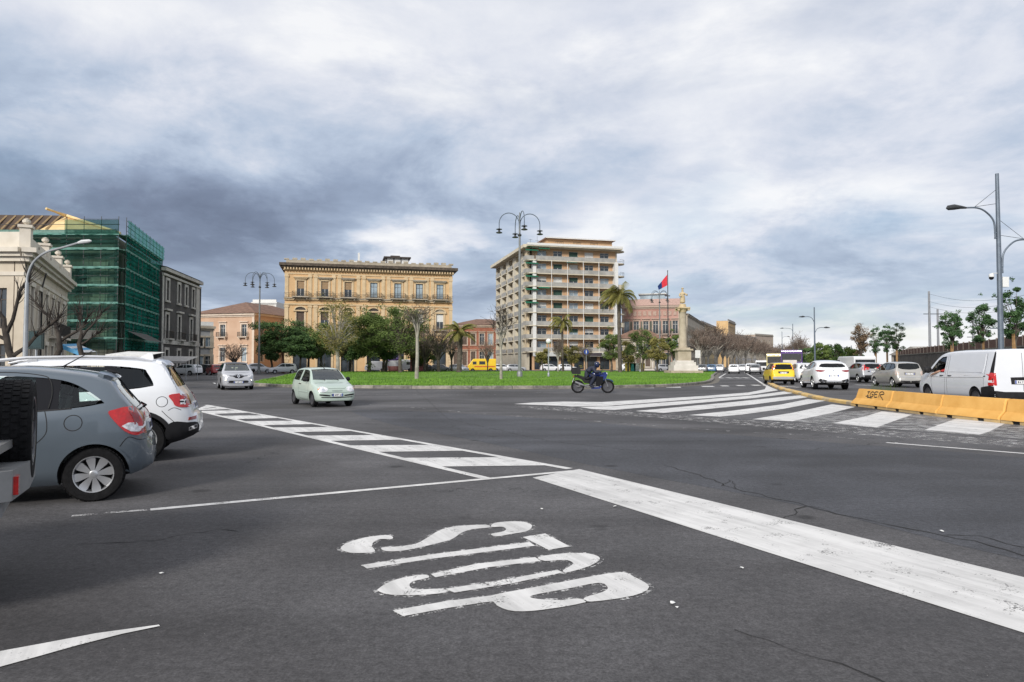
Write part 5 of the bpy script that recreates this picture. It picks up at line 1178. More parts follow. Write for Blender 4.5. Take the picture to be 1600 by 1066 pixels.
            top.append(h+nr*off); nb.append(h-nr*(thick-off) if not flatn else h-nr*thick)
        idx = {v: i for i, v in enumerate(bm.verts)}; n = len(top); mb = MB()
        fs = [tuple(idx[v] for v in f.verts) for f in bm.faces]
        cen = (top[fs[0][1]]-top[fs[0][0]]).cross(top[fs[0][2]]-top[fs[0][0]])
        d0 = {'L': Vector((-1, 0, 0)), 'R': Vector((1, 0, 0)), 'F': Vector((0, 1, 0)), 'B': Vector((0, -1, 0))}.get(view, Vector((0, 0, 1)))
        if cen.dot(d0) < 0: fs = [f[::-1] for f in fs]
        sides = []
        for e in bm.edges:
            if len(e.link_faces) == 1:
                a, b = (idx[v] for v in e.verts); sides.append((a, b, n+b, n+a))
        bm.free()
        mb.add(top+nb, fs+sides)
        return mb.build(name, mt, parent or c.root, True, 40)
    def both(c, name, poly, mt, **k):
        return [c.panel(name, poly, v, mt, **k) for v in 'LR']
    def pair(c, name, poly, view, mt, **k):
        return [c.panel(name, poly, view, mt, **k), c.panel(name, [(-x, z) for x, z in poly], view, mt, **k)]
    def full(c, name, half, view, mt, **k):
        return c.panel(name, half+[(-x, z) for x, z in half[::-1] if x > 1e-4], view, mt, **k)
    def line(c, name, pts, view, mt=SEAM, w=.009, off=.0012, **k):
        pts = [Vector(p) for p in catmull([(a, b, 0) for a, b in pts], 4)]; l = []; r = []
        for i, p in enumerate(pts):
            t = (pts[min(i+1, len(pts)-1)]-pts[max(i-1, 0)]).normalized(); nn = Vector((-t.y, t.x, 0))*w/2
            l.append((p+nn).xy); r.append((p-nn).xy)
        return c.panel(name, [tuple(q) for q in l+r[::-1]], view, mt, off=off, thick=.006, **k)
    def wheels(c):
        sp = c.sp; r = sp['wr']; ww = sp.get('ww', .20); st = sp.get('rim', 'multi'); cache = {}
        for s in sp['axles']:
            for sg in (-1, 1):
                w = pch(sp['plan'], s)-.03
                if sg not in cache: cache[sg] = wheel_mesh(r, ww, st, sg, c.simple)
                t, rm = cache[sg]
                o = link(bpy.data.objects.new('wheel', t), c.root); o.location = (sg*(w-ww/2), c.L/2-s, r)
                o.rotation_euler = (random.uniform(0, 6), 0, 0)
                link(bpy.data.objects.new('rim', rm), o)
    def interior(c, seats=(1.75, 2.65), dash=1.2, zf=.5, seatmat=None):
        mb = MB(); L = c.L; sm = seatmat or SEATM
        for i, s in enumerate(seats):
            for x in (-.36, .36):
                w = .24
                mb.prism_x([(L/2-s+.25, zf), (L/2-s-.2, zf), (L/2-s-.32, zf+.62), (L/2-s-.20, zf+.66), (L/2-s-.06, zf+.18), (L/2-s+.26, zf+.16)], x-w, x+w)
                mb.prism_x([(L/2-s-.32, zf+.66), (L/2-s-.38, zf+.84), (L/2-s-.28, zf+.86), (L/2-s-.22, zf+.68)], x-.13, x+.13)
        mb.build('seat', sm, c.root, fix=True)
        mb = MB(); w = c.halfw(dash, .8)-.11
        mb.prism_x([(L/2-dash, .55), (L/2-dash, .93), (L/2-dash-.15, .965), (L/2-dash-.38, .90), (L/2-dash-.32, .55)], -w, w); d = mb.build('dashboard', INTER, c.root, fix=True)
        mb = MB(); cy = L/2-dash-.52; pts = [(-.36+.18*math.cos(a), cy-.07*math.sin(a), .92+.165*math.sin(a)) for a in [2*math.pi*k/16 for k in range(17)]]
        mb.tube(pts, .014, 6, False); mb.build('steering_wheel', BLACK, c.root)
    def plate(c, view, x, z, w=.52, h=.11, strips=2):
        p = [(x-w/2, z-h/2), (x+w/2, z-h/2), (x+w/2, z+h/2), (x-w/2, z+h/2)]
        o = c.panel('number_plate', p, view, PLATE, off=.022, thick=.04, step=1)
        if strips:
            for sx in (-1, 1):
                q = [(x+sx*w/2-sx*.045, z-h/2+.004), (x+sx*w/2-sx*.004, z-h/2+.004), (x+sx*w/2-sx*.004, z+h/2-.004), (x+sx*w/2-sx*.045, z+h/2-.004)]
                c.panel('plate_band', q, view, PLBLUE, off=.024, thick=.01, step=1, parent=o)
        for k in range(7):
            xx = x-.16+k*.053+(.02 if k > 1 else 0)+(.0 if k < 5 else .02)
            q = [(xx-.017, z-.03), (xx+.017, z-.03), (xx+.017, z+.03), (xx-.017, z+.03)]
            if k % 3 == 1: q = [(xx-.017, z-.03), (xx-.006, z-.03), (xx, z+.012), (xx+.006, z-.03), (xx+.017, z-.03), (xx+.004, z+.03), (xx-.004, z+.03)]
            if k % 3 == 2: q = [(xx-.017, z-.03), (xx-.005, z-.03), (xx-.005, z+.018), (xx+.017, z+.018), (xx+.017, z+.03), (xx-.017, z+.03)]
            c.panel('plate_character', q, view, INK, off=.0238, thick=.004, step=1, parent=o)
        return o
    def mirror(c, s, z, mt, size=1.0):
        for sg in (-1, 1):
            w = c.halfw(s, z); mb = MB(); y = c.L/2-s
            prof = [(0, .0), (.035, .075), (.10, .095), (.17, .085), (.205, .055), (.215, 0)]
            vs = []; n = 10
            for a, r in prof:
                for k in range(n):
                    t = 2*math.pi*k/n; vs.append((sg*(w+.02+a*size), y+math.cos(t)*r*.62*size+(.02 if a < .1 else 0), z+.03+math.sin(t)*r*size))
            fs = [(i*n+k, i*n+(k+1) % n, (i+1)*n+(k+1) % n, (i+1)*n+k) for i in range(len(prof)-1) for k in range(n)]
            mb.add(vs, fs); mb.box(*sorted((sg*(w-.03), sg*(w+.07))), y-.03, y+.03, z-.03, z+.03)
            mb.build('wing_mirror', mt, c.root, True, 50, fix=True)
    def handles(c, ss, z, mt):
        for s in ss:
            for sg in (-1, 1):
                w = c.halfw(s, z); mb = MB(); y = c.L/2-s
                mb.tube([(sg*(w-.01), y+.115, z), (sg*(w+.028), y+.09, z+.004), (sg*(w+.034), y, z+.008), (sg*(w+.028), y-.09, z+.004), (sg*(w-.01), y-.115, z)], [.008, .014, .015, .014, .008], 6)
                mb.build('door_handle', mt, c.root, True, 60)
    def glassset(c, sides, dark=GLD, clear=GLS):
        """sides: list of (polygon, glass)"""
        for poly, gm in sides: c.both('window', poly, gm, off=-.014, thick=.006)
        if c.sp.get('windscreen'): c.full('windscreen', [(x+(.012 if x > 0 else 0), z) for x, z in c.sp['windscreen']], 'F', clear, off=-.012, thick=.006)
        if c.sp.get('rear_window'): c.full('rear_window', [(x+(.012 if x > 0 else 0), z) for x, z in c.sp['rear_window']], 'B', c.sp.get('rear_glass', clear), off=-.012, thick=.006)
    def boxy(c, name, x0, x1, s0, s1, z0, z1, mt):
        mb = MB(); mb.box(x0, x1, c.L/2-s1, c.L/2-s0, z0, z1); return mb.build(name, mt, c.root)
def wheel_mesh(r, w, style, sg, simple, rk=.665):
    n = 20 if simple else 36; ri = r*rk
    mb = MB(); hw = w/2
    prof = [(ri*.98, -hw*.72), (ri, -hw*.9), (r*(.5+.5*rk-.02), -hw), (r*.95, -hw*.97), (r*.985, -hw*.80), (r, -hw*.5), (r, hw*.5), (r*.985, hw*.80), (r*.95, hw*.97), (r*(.5+.5*rk-.02), hw), (ri, hw*.9), (ri*.98, hw*.72)]
    vs = []; fs = []
    for a, h in prof:
        for k in range(n): vs.append((h, a*math.cos(2*math.pi*k/n), a*math.sin(2*math.pi*k/n)))
    m_ = len(prof)
    for i in range(m_-1):
        for k in range(n): fs.append((i*n+k, i*n+(k+1) % n, (i+1)*n+(k+1) % n, (i+1)*n+k))
    mb.add(vs, fs)
    if not simple:       # tread blocks
        for rowx in (-.62, -.2, .2, .62):
            for k in range(44):
                a = 2*math.pi*(k+(.5 if rowx in (-.2, .62) else 0))/44; ca, sa = math.cos(a), math.sin(a); t = math.pi/44*r*.72; hx = hw*.16
                q = []
                for dx in (-hx, hx):
                    for dt in (-t, t):
                        for dr in (-.004, .006):
                            rr = r+dr; q.append((rowx*hw+dx, rr*ca-dt*sa, rr*sa+dt*ca))
                mb.add(q, [(0, 1, 3, 2), (4, 6, 7, 5), (1, 5, 7, 3), (0, 4, 5, 1), (2, 3, 7, 6)])
    mb.cur = 1; mb.lathe([(ri*.99, sg*hw*.1), (ri*.99, sg*hw*.12)], n, 'x')
    tyre = mb.mesh('wheel', [RUBBER, SEAM], True, 40)
    bm = bmesh.new(); bm.from_mesh(tyre); bmesh.ops.recalc_face_normals(bm, faces=bm.faces); bm.to_mesh(tyre); bm.free()
    mb = MB(); f = sg*hw
    # rim lip
    lip = [(ri*1.01, f*.90), (ri*1.0, f*.97), (ri*.955, f*.95), (ri*.92, f*.60), (ri*.90, f*.2), (ri*.88, f*.2), (ri*.90, f*.62)]
    vs = []; fs = []
    for a, h in lip:
        for k in range(n): vs.append((h, a*math.cos(2*math.pi*k/n), a*math.sin(2*math.pi*k/n)))
    for i in range(len(lip)-1):
        for k in range(n): fs.append((i*n+k, i*n+(k+1) % n, (i+1)*n+(k+1) % n, (i+1)*n+k))
    mb.add(vs, fs)
    mb.lathe([(ri*.23, f*.4), (ri*.23, f*.84), (ri*.17, f*.90), (ri*.05, f*.90)], 14, 'x')
    ns, wi, wo = {'cover': (8, .09, .225), 'multi': (5, .22, .17), 'ten': (10, .09, .10), 'steel': (12, .18, .2)}[style]
    for k in range(ns):
        a = 2*math.pi*k/ns; ca, sa = math.cos(a), math.sin(a); q = []
        prof = [(.16, wi*.8, .86), (.5, (wi+wo)*.5, .80), (.80, wo, .82), (.95, wo*.9, .88)]
        for rr, hw_, hx in prof:
            for dx in (hx, hx-.28):
                for sd in (-1, 1):
                    t = sd*hw_*ri*(1 if dx == hx else 1.05); q.append((f*dx, rr*ri*ca-t*sa, rr*ri*sa+t*ca))
        fs = []
        for i in range(3):
            b = i*4; fs += [(b, b+1, b+5, b+4), (b, b+4, b+6, b+2), (b+1, b+3, b+7, b+5)]
        mb.add(q, fs)
    rim = mb.mesh('rim', [ALLOYD if style == 'steel' else ALLOY], True, 30)
    bm = bmesh.new(); bm.from_mesh(rim); bmesh.ops.recalc_face_normals(bm, faces=bm.faces); bm.to_mesh(rim); bm.free()
    return tyre, rim
def center_from_wheel(contact, head, L, s_axle, halftrack, side):
    h = Vector((head[0], head[1], 0)).normalized(); rt = Vector((h.y, -h.x, 0))
    return contact - h*(L/2-s_axle) - rt*(halftrack if side == 'R' else -halftrack)
def norm(h):
    l = math.hypot(*h); return (h[0]/l, h[1]/l)
def rnd(poly, n=4): return [tuple(p.xy) for p in catmull([(a, b, 0) for a, b in poly], n, True)]
def skinned(name, pts, edges, mt, parent, lvl=1, root=0):
    me = bpy.data.meshes.new(name); me.from_pydata([p[:3] for p in pts], edges, []); o = bpy.data.objects.new(name, me); TS = bpy.data.scenes.new('workshop'); TS.collection.objects.link(o)
    o.modifiers.new('s', 'SKIN')
    bm = bmesh.new(); bm.from_mesh(me); lay = bm.verts.layers.skin.verify(); bm.verts.ensure_lookup_table()
    for i, p in enumerate(pts):
        r = p[3]; bm.verts[i][lay].radius = (r if not isinstance(r, tuple) else r[0], r if not isinstance(r, tuple) else r[1]); bm.verts[i][lay].use_root = (i == root)
    bm.to_mesh(me); bm.free()
    sb = o.modifiers.new('u', 'SUBSURF'); sb.levels = lvl; sb.render_levels = lvl
    vl = TS.view_layers[0]; vl.update(); dg = vl.depsgraph; dg.update(); m2 = bpy.data.meshes.new_from_object(o.evaluated_get(dg))
    o.modifiers.clear(); o.data = m2; m2.materials.clear(); m2.materials.append(mt); m2.polygons.foreach_set('use_smooth', [True]*len(m2.polygons))
    TS.collection.objects.unlink(o); link(o, parent); bpy.data.scenes.remove(TS)
    return o
HP = norm((-.905, -.425)); HW_ = norm((-.935, -.355))            # the parked cars stand along the bay line, noses to the left
# ---- grey-blue hatchback
sp = dict(L=3.94, top=[(0, .60), (.03, .70), (.15, .79), (.55, .90), (.95, .985), (1.05, 1.02), (1.45, 1.27), (1.75, 1.43), (2.1, 1.505), (2.6, 1.52), (3.1, 1.475), (3.42, 1.41), (3.50, 1.37), (3.60, 1.23), (3.74, 1.05), (3.80, .98), (3.84, .92), (3.865, .80), (3.885, .68), (3.925, .62), (3.94, .50)],
          plan=[(0, .50), (.06, .66), (.2, .77), (.5, .84), (1.0, .86), (2.0, .865), (3.0, .865), (3.4, .855), (3.62, .82), (3.80, .73), (3.88, .62), (3.94, .46)],
          belt=[(0, .55), (.5, .80), (1.0, .93), (1.8, .955), (2.6, .985), (3.1, 1.03), (3.5, 1.06), (3.94, .9)], bot=[(0, .24), (.4, .19), (3.4, .20), (3.75, .27), (3.94, .34)], roofw=.67,
          axles=(.80, 3.37), wr=.303, ww=.20, rim='cover', arch=1.15, cabin=(1.15, 3.55), paint=carpaint('greyblue', (.115, .142, .17), .3, .3),
          dlo=[rnd([(1.22, 1.0), (1.65, 1.26), (2.0, 1.385), (2.5, 1.405), (2.95, 1.37), (3.2, 1.29), (3.44, 1.115), (3.41, 1.085), (3.15, 1.045), (2.6, 1.01), (1.9, .985)], 4)],
          windscreen=[(.0, 1.05), (.62, 1.06), (.52, 1.42), (0, 1.45)], rear_window=[(0, 1.02), (.56, 1.02), (.55, 1.12), (.47, 1.36), (0, 1.375)])
c = Car('hatchback', 'grey blue hatchback with silver wheel trims parked nearest at left', 'car', sp, center_from_wheel(G(145, 784.5), HP, 3.94, 3.37, .83, 'L'), HP)
W1 = [(1.95, .998), (1.95, 1.37), (2.02, 1.385), (2.45, 1.395), (2.80, 1.365), (2.80, 1.018), (2.4, 1.005)]
W0 = [(1.24, 1.01), (1.65, 1.25), (1.86, 1.335), (1.86, .995), (1.6, .995)]
W2 = [(2.99, 1.04), (2.97, 1.335), (3.05, 1.32), (3.22, 1.26), (3.40, 1.13), (3.38, 1.095), (3.2, 1.065)]
c.glassset([(W0, GLC), (W1, GLC), (W2, GLC)], clear=GLC)
for pil in ([(1.86, .99), (1.84, 1.345), (1.97, 1.39), (1.97, .99)], [(2.78, 1.01), (2.78, 1.395), (3.02, 1.36), (3.02, 1.04)]):
    c.both('pillar_trim', pil, GLOSSB, off=-.010, thick=.012)
c.both('window_seal', [(1.22, .985), (1.9, .975), (2.6, 1.0), (3.15, 1.035), (3.15, 1.05), (2.6, 1.015), (1.9, .99), (1.22, 1.0)], BLACK, off=.003, thick=.02)
c.both('tail_light', rnd([(3.50, .985), (3.56, 1.02), (3.68, 1.045), (3.80, 1.02), (3.87, .93), (3.875, .80), (3.80, .72), (3.70, .745), (3.60, .84)], 3), REDL, off=.012, thick=.03)
c.both('tail_light_lens', [(3.63, .83), (3.69, .865), (3.845, .86), (3.85, .815), (3.80, .755), (3.72, .765)], WHITEL, off=.016, thick=.01)
c.both('tail_light_shade', [(3.74, 1.03), (3.80, 1.01), (3.86, .93), (3.87, .86), (3.80, .865), (3.79, .93)], REDD, off=.0165, thick=.01)
c.pair('tail_light', rnd([(.50, .98), (.62, 1.0), (.72, .95), (.72, .78), (.62, .72), (.55, .78)], 3), 'B', REDD, off=.008, thick=.02)
c.handles((2.62,), .845, c.sp['paint']); c.handles((1.55,), .83, c.sp['paint'])
c.both('handle_recess', rnd([(2.52, .845), (2.60, .875), (2.68, .875), (2.74, .845), (2.68, .82), (2.58, .82)], 3), SEAM, off=.0012, thick=.006)
for l in ([(2.90, 1.03), (2.925, .9), (2.92, .78), (2.84, .68), (2.74, .60), (2.66, .48), (2.62, .30)], [(1.90, .98), (1.90, .7), (1.87, .32)], [(1.87, .30), (2.2, .285), (2.62, .30)], [(2.0, 1.43), (2.5, 1.445), (2.83, 1.41), (2.92, 1.35), (2.95, 1.2), (2.93, 1.05)]):
    for v in 'LR': c.line('panel_seam', l, v)
for v in 'LR': c.line('panel_seam', [(3.88, .66), (3.80, .665), (3.70, .70), (3.62, .60)], v)
import math as _m
c.line('fuel_flap_seam', [(3.17+.085*_m.cos(a), .885+.085*_m.sin(a)) for a in [2*_m.pi*k/14 for k in range(15)]], 'L')
c.full('spoiler', [(0, 3.38), (.50, 3.36), (.56, 3.42), (.50, 3.50), (0, 3.52)], 'T', c.sp['paint'], off=.035, thick=.06)
mb = MB(); mb.tube([(0, 3.94/2-3.40, 1.45), (0, 3.94/2-3.54, 1.425)], [.03, .012], 6); mb.build('antenna_base', BLACK, c.root)
mb = MB(); mb.tube([(-.0, 3.94/2-2.95, 1.50), (0, 3.94/2-2.98, 1.53), (0, 3.94/2-3.28, 1.72)], [.02, .008, .004], 6); mb.build('antenna', BLACK, c.root)
mb = MB(); mb.tube([(.05, 3.94/2-3.80, 1.0), (-.10, 3.94/2-3.84, 1.03), (-.34, 3.94/2-3.80, 1.08)], [.015, .012, .006], 5); mb.build('rear_wiper', BLACK, c.root)
c.interior(); c.mirror(1.32, 1.0, c.sp['paint']); c.plate('B', 0, .78)
c.both('wheel_arch_lip', [(3.37+_m.cos(a)*.365, .303+_m.sin(a)*.365) for a in [_m.pi*k/20 for k in range(-1, 22)]]+[(3.37+_m.cos(a)*.343, .303+_m.sin(a)*.343) for a in [_m.pi*k/20 for k in range(21, -2, -1)]], c.sp['paint'], off=.012, thick=.03)
# ---- white SUV behind it
sp = dict(L=4.45, top=[(0, .70), (.03, .82), (.2, .95), (.7, 1.04), (1.05, 1.10), (1.2, 1.17), (1.65, 1.45), (1.95, 1.58), (2.4, 1.645), (3.2, 1.65), (3.75, 1.605), (3.90, 1.57), (3.99, 1.44), (4.13, 1.20), (4.20, 1.10), (4.26, 1.03), (4.32, .90), (4.36, .76), (4.43, .70), (4.45, .52)],
          plan=[(0, .55), (.06, .72), (.25, .83), (.6, .89), (1.2, .905), (3.5, .91), (3.9, .895), (4.12, .85), (4.3, .76), (4.4, .64), (4.45, .5)],
          belt=[(0, .62), (.6, .92), (1.1, 1.03), (2.2, 1.06), (3.2, 1.10), (3.8, 1.16), (4.2, 1.12), (4.45, 1.0)], bot=[(0, .28), (.4, .24), (3.9, .25), (4.2, .31), (4.45, .42)], roofw=.70,
          axles=(.88, 3.64), wr=.345, ww=.22, rim='multi', arch=1.16, cabin=(1.3, 4.0), clad=3, paint=carpaint('white', (.72, .74, .77), 0, .3), rear_glass=GLD,
          dlo=[rnd([(1.45, 1.13), (1.9, 1.39), (2.15, 1.485), (2.6, 1.51), (3.2, 1.505), (3.62, 1.46), (3.70, 1.40), (3.80, 1.22), (3.74, 1.18), (3.4, 1.135), (2.6, 1.095), (1.9, 1.075), (1.5, 1.08)], 4)],
          windscreen=[(0, 1.19), (.68, 1.20), (.58, 1.54), (0, 1.57)], rear_window=[(0, 1.17), (.66, 1.17), (.66, 1.22), (.57, 1.50), (0, 1.53)])
c = Car('suv', 'white SUV with silver roof rails parked behind the grey blue hatchback', 'car', sp, center_from_wheel(G(219, 723), HW_, 4.45, 3.64, .875, 'L'), HW_)
c.glassset([([(1.5, 1.10), (1.9, 1.375), (2.15, 1.47), (2.24, 1.475), (2.24, 1.085)], GLD), ([(2.36, 1.09), (2.36, 1.485), (2.7, 1.495), (3.12, 1.49), (3.2, 1.13), (2.7, 1.105)], GLD), ([(3.28, 1.14), (3.22, 1.485), (3.60, 1.45), (3.77, 1.22), (3.7, 1.185)], GLD)])
for pil in ([(2.22, 1.08), (2.22, 1.50), (2.38, 1.50), (2.38, 1.08)], [(3.17, 1.11), (3.09, 1.51), (3.26, 1.51), (3.30, 1.12)]):
    c.both('pillar_trim', pil, GLOSSB, off=-.010, thick=.012)
c.both('tail_light', rnd([(4.02, 1.03), (4.10, 1.06), (4.30, 1.06), (4.33, .98), (4.33, .86), (4.24, .84), (4.12, .87), (4.08, .94)], 3), REDL, off=.012, thick=.03)
c.both('tail_light_bar', [(4.17, 1.02), (4.33, 1.03), (4.33, .99), (4.17, .98)], REDD, off=.017, thick=.01)
c.both('tail_light_lens', [(4.18, .965), (4.33, .975), (4.33, .90), (4.18, .89)], WHITEL, off=.0165, thick=.01)
c.both('tail_light_shade', [(4.17, .945), (4.34, .95), (4.34, .925), (4.17, .92)], GLOSSB, off=.018, thick=.01)
c.pair('tail_light', [(.40, 1.04), (.74, 1.05), (.76, .87), (.5, .88)], 'B', REDD, off=.008, thick=.02)
c.both('bumper_trim', rnd([(4.0, .35), (4.0, .54), (4.1, .62), (4.28, .60), (4.42, .58), (4.42, .42), (4.2, .33)], 3), BLACK, off=.010, thick=.03)
c.both('reflector', [(4.30, .63), (4.40, .64), (4.40, .69), (4.31, .68)], REDD, off=.012, thick=.02)
c.both('exhaust_trim', [(4.30, .46), (4.41, .50), (4.41, .56), (4.30, .52)], CHROME, off=.02, thick=.02)
c.both('exhaust_opening', [(4.32, .485), (4.40, .515), (4.40, .54), (4.32, .515)], SEAM, off=.022, thick=.01)
c.line('fuel_flap_seam', [(3.93+.08*_m.cos(a), .94+.08*_m.sin(a)) for a in [2*_m.pi*k/14 for k in range(15)]], 'L')
for l in ([(3.42, 1.13), (3.55, 1.0), (3.60, .85), (3.50, .76)], [(4.02, .80), (4.1, .84), (4.2, .80)], [(4.1, .62), (4.0, .72), (3.93, .80)], [(2.30, 1.08), (2.30, .40)], [(3.93, 1.57), (4.02, 1.36), (4.13, 1.13)]):
    for v in 'LR': c.line('panel_seam', l, v)
for sg in (-1, 1):
    mb = MB(); pts = [(2.25-1.45, 1.575), (2.225-1.6, 1.615), (2.225-2.0, 1.66), (2.225-2.8, 1.68), (2.225-3.45, 1.665), (2.225-3.70, 1.61)]
    mb.tube([(sg*.60, y-.05, z-.03) for y, z in pts], [.014, .028, .028, .028, .028, .014], 6)
    for y in (.1, -.9): mb.box(sg*.60-.018, sg*.60+.018, y-.06, y+.06, 1.56, 1.64)
    mb.build('roof_rail', mat('rail_silver', (.6, .61, .63), .35, metal=.5), c.root, True, 50)
mb = MB(); mb.prism_x([(2.225-3.45, 1.62), (2.225-3.62, 1.72), (2.225-3.68, 1.72), (2.225-3.70, 1.60)], -.02, .02); mb.build('shark_fin', c.sp['paint'], c.root)
c.full('spoiler', [(0, 3.80), (.56, 3.80), (.60, 3.88), (.55, 3.94), (0, 3.96)], 'T', c.sp['paint'], off=.03, thick=.05)
c.both('wheel_arch_trim', [(3.64+_m.cos(a)*.455, .345+_m.sin(a)*.455) for a in [_m.pi*k/20 for k in range(-2, 23)]]+[(3.64+_m.cos(a)*.395, .345+_m.sin(a)*.395) for a in [_m.pi*k/20 for k in range(22, -3, -1)]], BLACK, off=.012, thick=.03)
c.both('wheel_arch_trim', [(.88+_m.cos(a)*.455, .345+_m.sin(a)*.455) for a in [_m.pi*k/20 for k in range(-2, 23)]]+[(.88+_m.cos(a)*.395, .345+_m.sin(a)*.395) for a in [_m.pi*k/20 for k in range(22, -3, -1)]], BLACK, off=.012, thick=.03)
c.interior((1.95, 2.85), 1.4, .6); c.mirror(1.6, 1.12, c.sp['paint']); c.handles((2.0, 2.95), .97, c.sp['paint']); c.plate('B', 0, .84)
# ---- grey four-wheel drive with spare wheel at the left edge
sp = dict(L=4.1, top=[(0, .75), (.03, .88), (.2, 1.0), (.9, 1.07), (1.1, 1.10), (1.55, 1.45), (1.8, 1.62), (2.2, 1.68), (3.9, 1.66), (3.97, 1.62), (4.0, 1.2), (4.02, .95), (4.05, .80), (4.1, .72), (4.1001, .5)],
          plan=[(0, .62), (.06, .76), (.3, .84), (1, .86), (3.6, .86), (3.9, .84), (4.02, .80), (4.1, .77)], belt=[(0, .7), (.8, 1.0), (2, 1.04), (4.1, 1.06)], bot=[(0, .36), (.4, .30), (3.6, .32), (4.1, .42)], roofw=.74,
          axles=(.78, 3.2), wr=.35, ww=.22, rim='ten', arch=1.16, cabin=(1.25, 3.9), paint=carpaint('silvergrey', (.34, .35, .36), .3), rear_glass=GLD,
          dlo=[[(1.4, 1.1), (1.85, 1.52), (3.75, 1.52), (3.8, 1.10)]], windscreen=[(0, 1.14), (.68, 1.14), (.6, 1.56), (0, 1.58)], rear_window=[(0, 1.14), (.62, 1.14), (.58, 1.52), (0, 1.54)])
HO = norm((-.85, -.53)); h4 = Vector((HO[0], HO[1], 0)); rt4 = Vector((HO[1], -HO[0], 0)); spc = P(36, 668, 4.75)
ctr = Vector((spc.x, spc.y, 0)) + h4*(.22+2.05)
c = Car('off_road_car', 'grey off-road car cut by the left edge with a black spare wheel on its tail', 'car', sp, ctr + rt4*.02, HO)
c.glassset([([(1.45, 1.12), (1.87, 1.50), (2.5, 1.50), (2.5, 1.12)], GLD), ([(2.6, 1.12), (2.6, 1.50), (3.7, 1.50), (3.75, 1.12)], GLD)])
c.interior((1.95, 2.85), 1.4, .6); c.mirror(1.5, 1.12, BLACK)
tm, rm = wheel_mesh(.345, .235, 'steel', 1, False)
o = link(bpy.data.objects.new('spare_wheel', tm), c.root); o.rotation_euler = (0, 0, R(-90)); o.location = (-.02, -2.05-.17, 1.08)
link(bpy.data.objects.new('rim', rm), o)
mb = MB(); mb.prism([(-.86, -1.98), (.86, -1.98), (.86, -2.12), (.78, -2.27), (.3, -2.33), (-.3, -2.33), (-.78, -2.27), (-.86, -2.12)], .72, .90); mb.prism([(-.84, -1.98), (.84, -1.98), (.84, -2.1), (.74, -2.22), (-.74, -2.22), (-.84, -2.1)], .62, .72)
b = mb.build('rear_bumper', mat('bumper_dark', (.20, .205, .21), .5), c.root)
for sg in (-1, 1):
    mb = MB(); mb.box(sg*.70-.05, sg*.70+.05, -2.30, -2.25, .75, .86); mb.build('reflector', REDL, b)
    mb = MB(); mb.box(sg*.835-.03, sg*.835+.03, -2.03, -1.90, .92, 1.06); mb.build('tail_light', REDL, c.root)
mb = MB(); mb.prism([(-.30, -2.10), (-.86, -2.07), (-.84, -2.20), (-.34, -2.24)], 1.0, 1.05); mb.build('step_bracket', mat('step_metal', (.33, .33, .33), .4, metal=.6), c.root)
mb = MB(); mb.box(-.62, -.36, -2.13, -2.10, .92, 1.03); mb.build('number_plate', PLATE, c.root)
# ---- pale green city car
sp = dict(L=3.34, top=[(0, .50), (.025, .62), (.10, .70), (.35, .80), (.72, .885), (.80, .92), (1.15, 1.20), (1.38, 1.34), (1.7, 1.40), (2.3, 1.41), (2.85, 1.36), (2.98, 1.31), (3.1, 1.12), (3.2, .92), (3.25, .80), (3.30, .62), (3.34, .45)],
          plan=[(0, .46), (.04, .60), (.14, .69), (.35, .735), (.8, .75), (2.6, .755), (2.95, .73), (3.2, .64), (3.34, .48)], belt=[(0, .55), (.35, .70), (.8, .83), (1.6, .87), (2.6, .90), (3.34, .85)], bot=[(0, .23), (.3, .19), (2.9, .20), (3.34, .3)], roofw=.71, crown=.07,
          axles=(.62, 2.82), wr=.268, ww=.16, rim='steel', arch=1.17, cabin=(.95, 3.0), paint=carpaint('palegreen', (.44, .53, .47), .12, .33),
          dlo=[rnd([(1.02, .91), (1.3, 1.20), (1.5, 1.295), (2.0, 1.32), (2.6, 1.295), (2.82, 1.22), (2.90, 1.0), (2.85, .955), (2.2, .925), (1.5, .905)], 4)], windscreen=[(0, .955), (.60, .965), (.58, 1.0), (.50, 1.32), (0, 1.345)], rear_window=[(0, .97), (.52, .97), (.46, 1.27), (0, 1.29)])
HF = norm((.56, -.83))
c = Car('city_car', 'small pale green three-door city car driving in the middle', 'car', sp, center_from_wheel(G(489, 636), HF, 3.34, .62, .67, 'R'), HF)
c.glassset([([(1.06, .925), (1.3, 1.185), (1.5, 1.28), (2.0, 1.305), (2.02, .925), (1.5, .915)], GLS), ([(2.12, .93), (2.10, 1.305), (2.6, 1.28), (2.80, 1.21), (2.88, 1.0), (2.84, .965)], GLS)], clear=GLS)
c.both('pillar_trim', [(2.0, .915), (2.0, 1.33), (2.13, 1.33), (2.14, .92)], c.sp['paint'], off=-.004, thick=.014)
c.pair('headlight', rnd([(.34, .66), (.44, .715), (.56, .72), (.645, .67), (.645, .59), (.57, .54), (.45, .54), (.37, .58)], 3), 'F', WHITEL, off=.012, thick=.03)
c.pair('headlight_reflector', rnd([(.44, .60), (.50, .66), (.56, .60), (.50, .555)], 3), 'F', CHROME, off=.016, thick=.01)
c.pair('indicator', [(.57, .695), (.65, .66), (.66, .60), (.62, .64)], 'F', ORANGEL, off=.014, thick=.02)
c.pair('grille_slot', rnd([(.28, .435), (.60, .47), (.62, .445), (.60, .42), (.28, .39)], 2), 'F', BLACK, off=.006, thick=.02)
c.full('lower_grille', [(0, .325), (.55, .345), (.58, .375), (0, .355)], 'F', BLACK, off=.006, thick=.02)
c.full('bumper_seam', [(0, .515), (.4, .525), (.66, .545), (.66, .538), (.4, .517), (0, .507)], 'F', SEAM, off=.003, thick=.01)
c.full('grille_badge', [(0, .55), (.19, .56), (.19, .60), (0, .605)], 'F', mat('badge_grey', (.30, .36, .33), .4), off=.005, thick=.02)
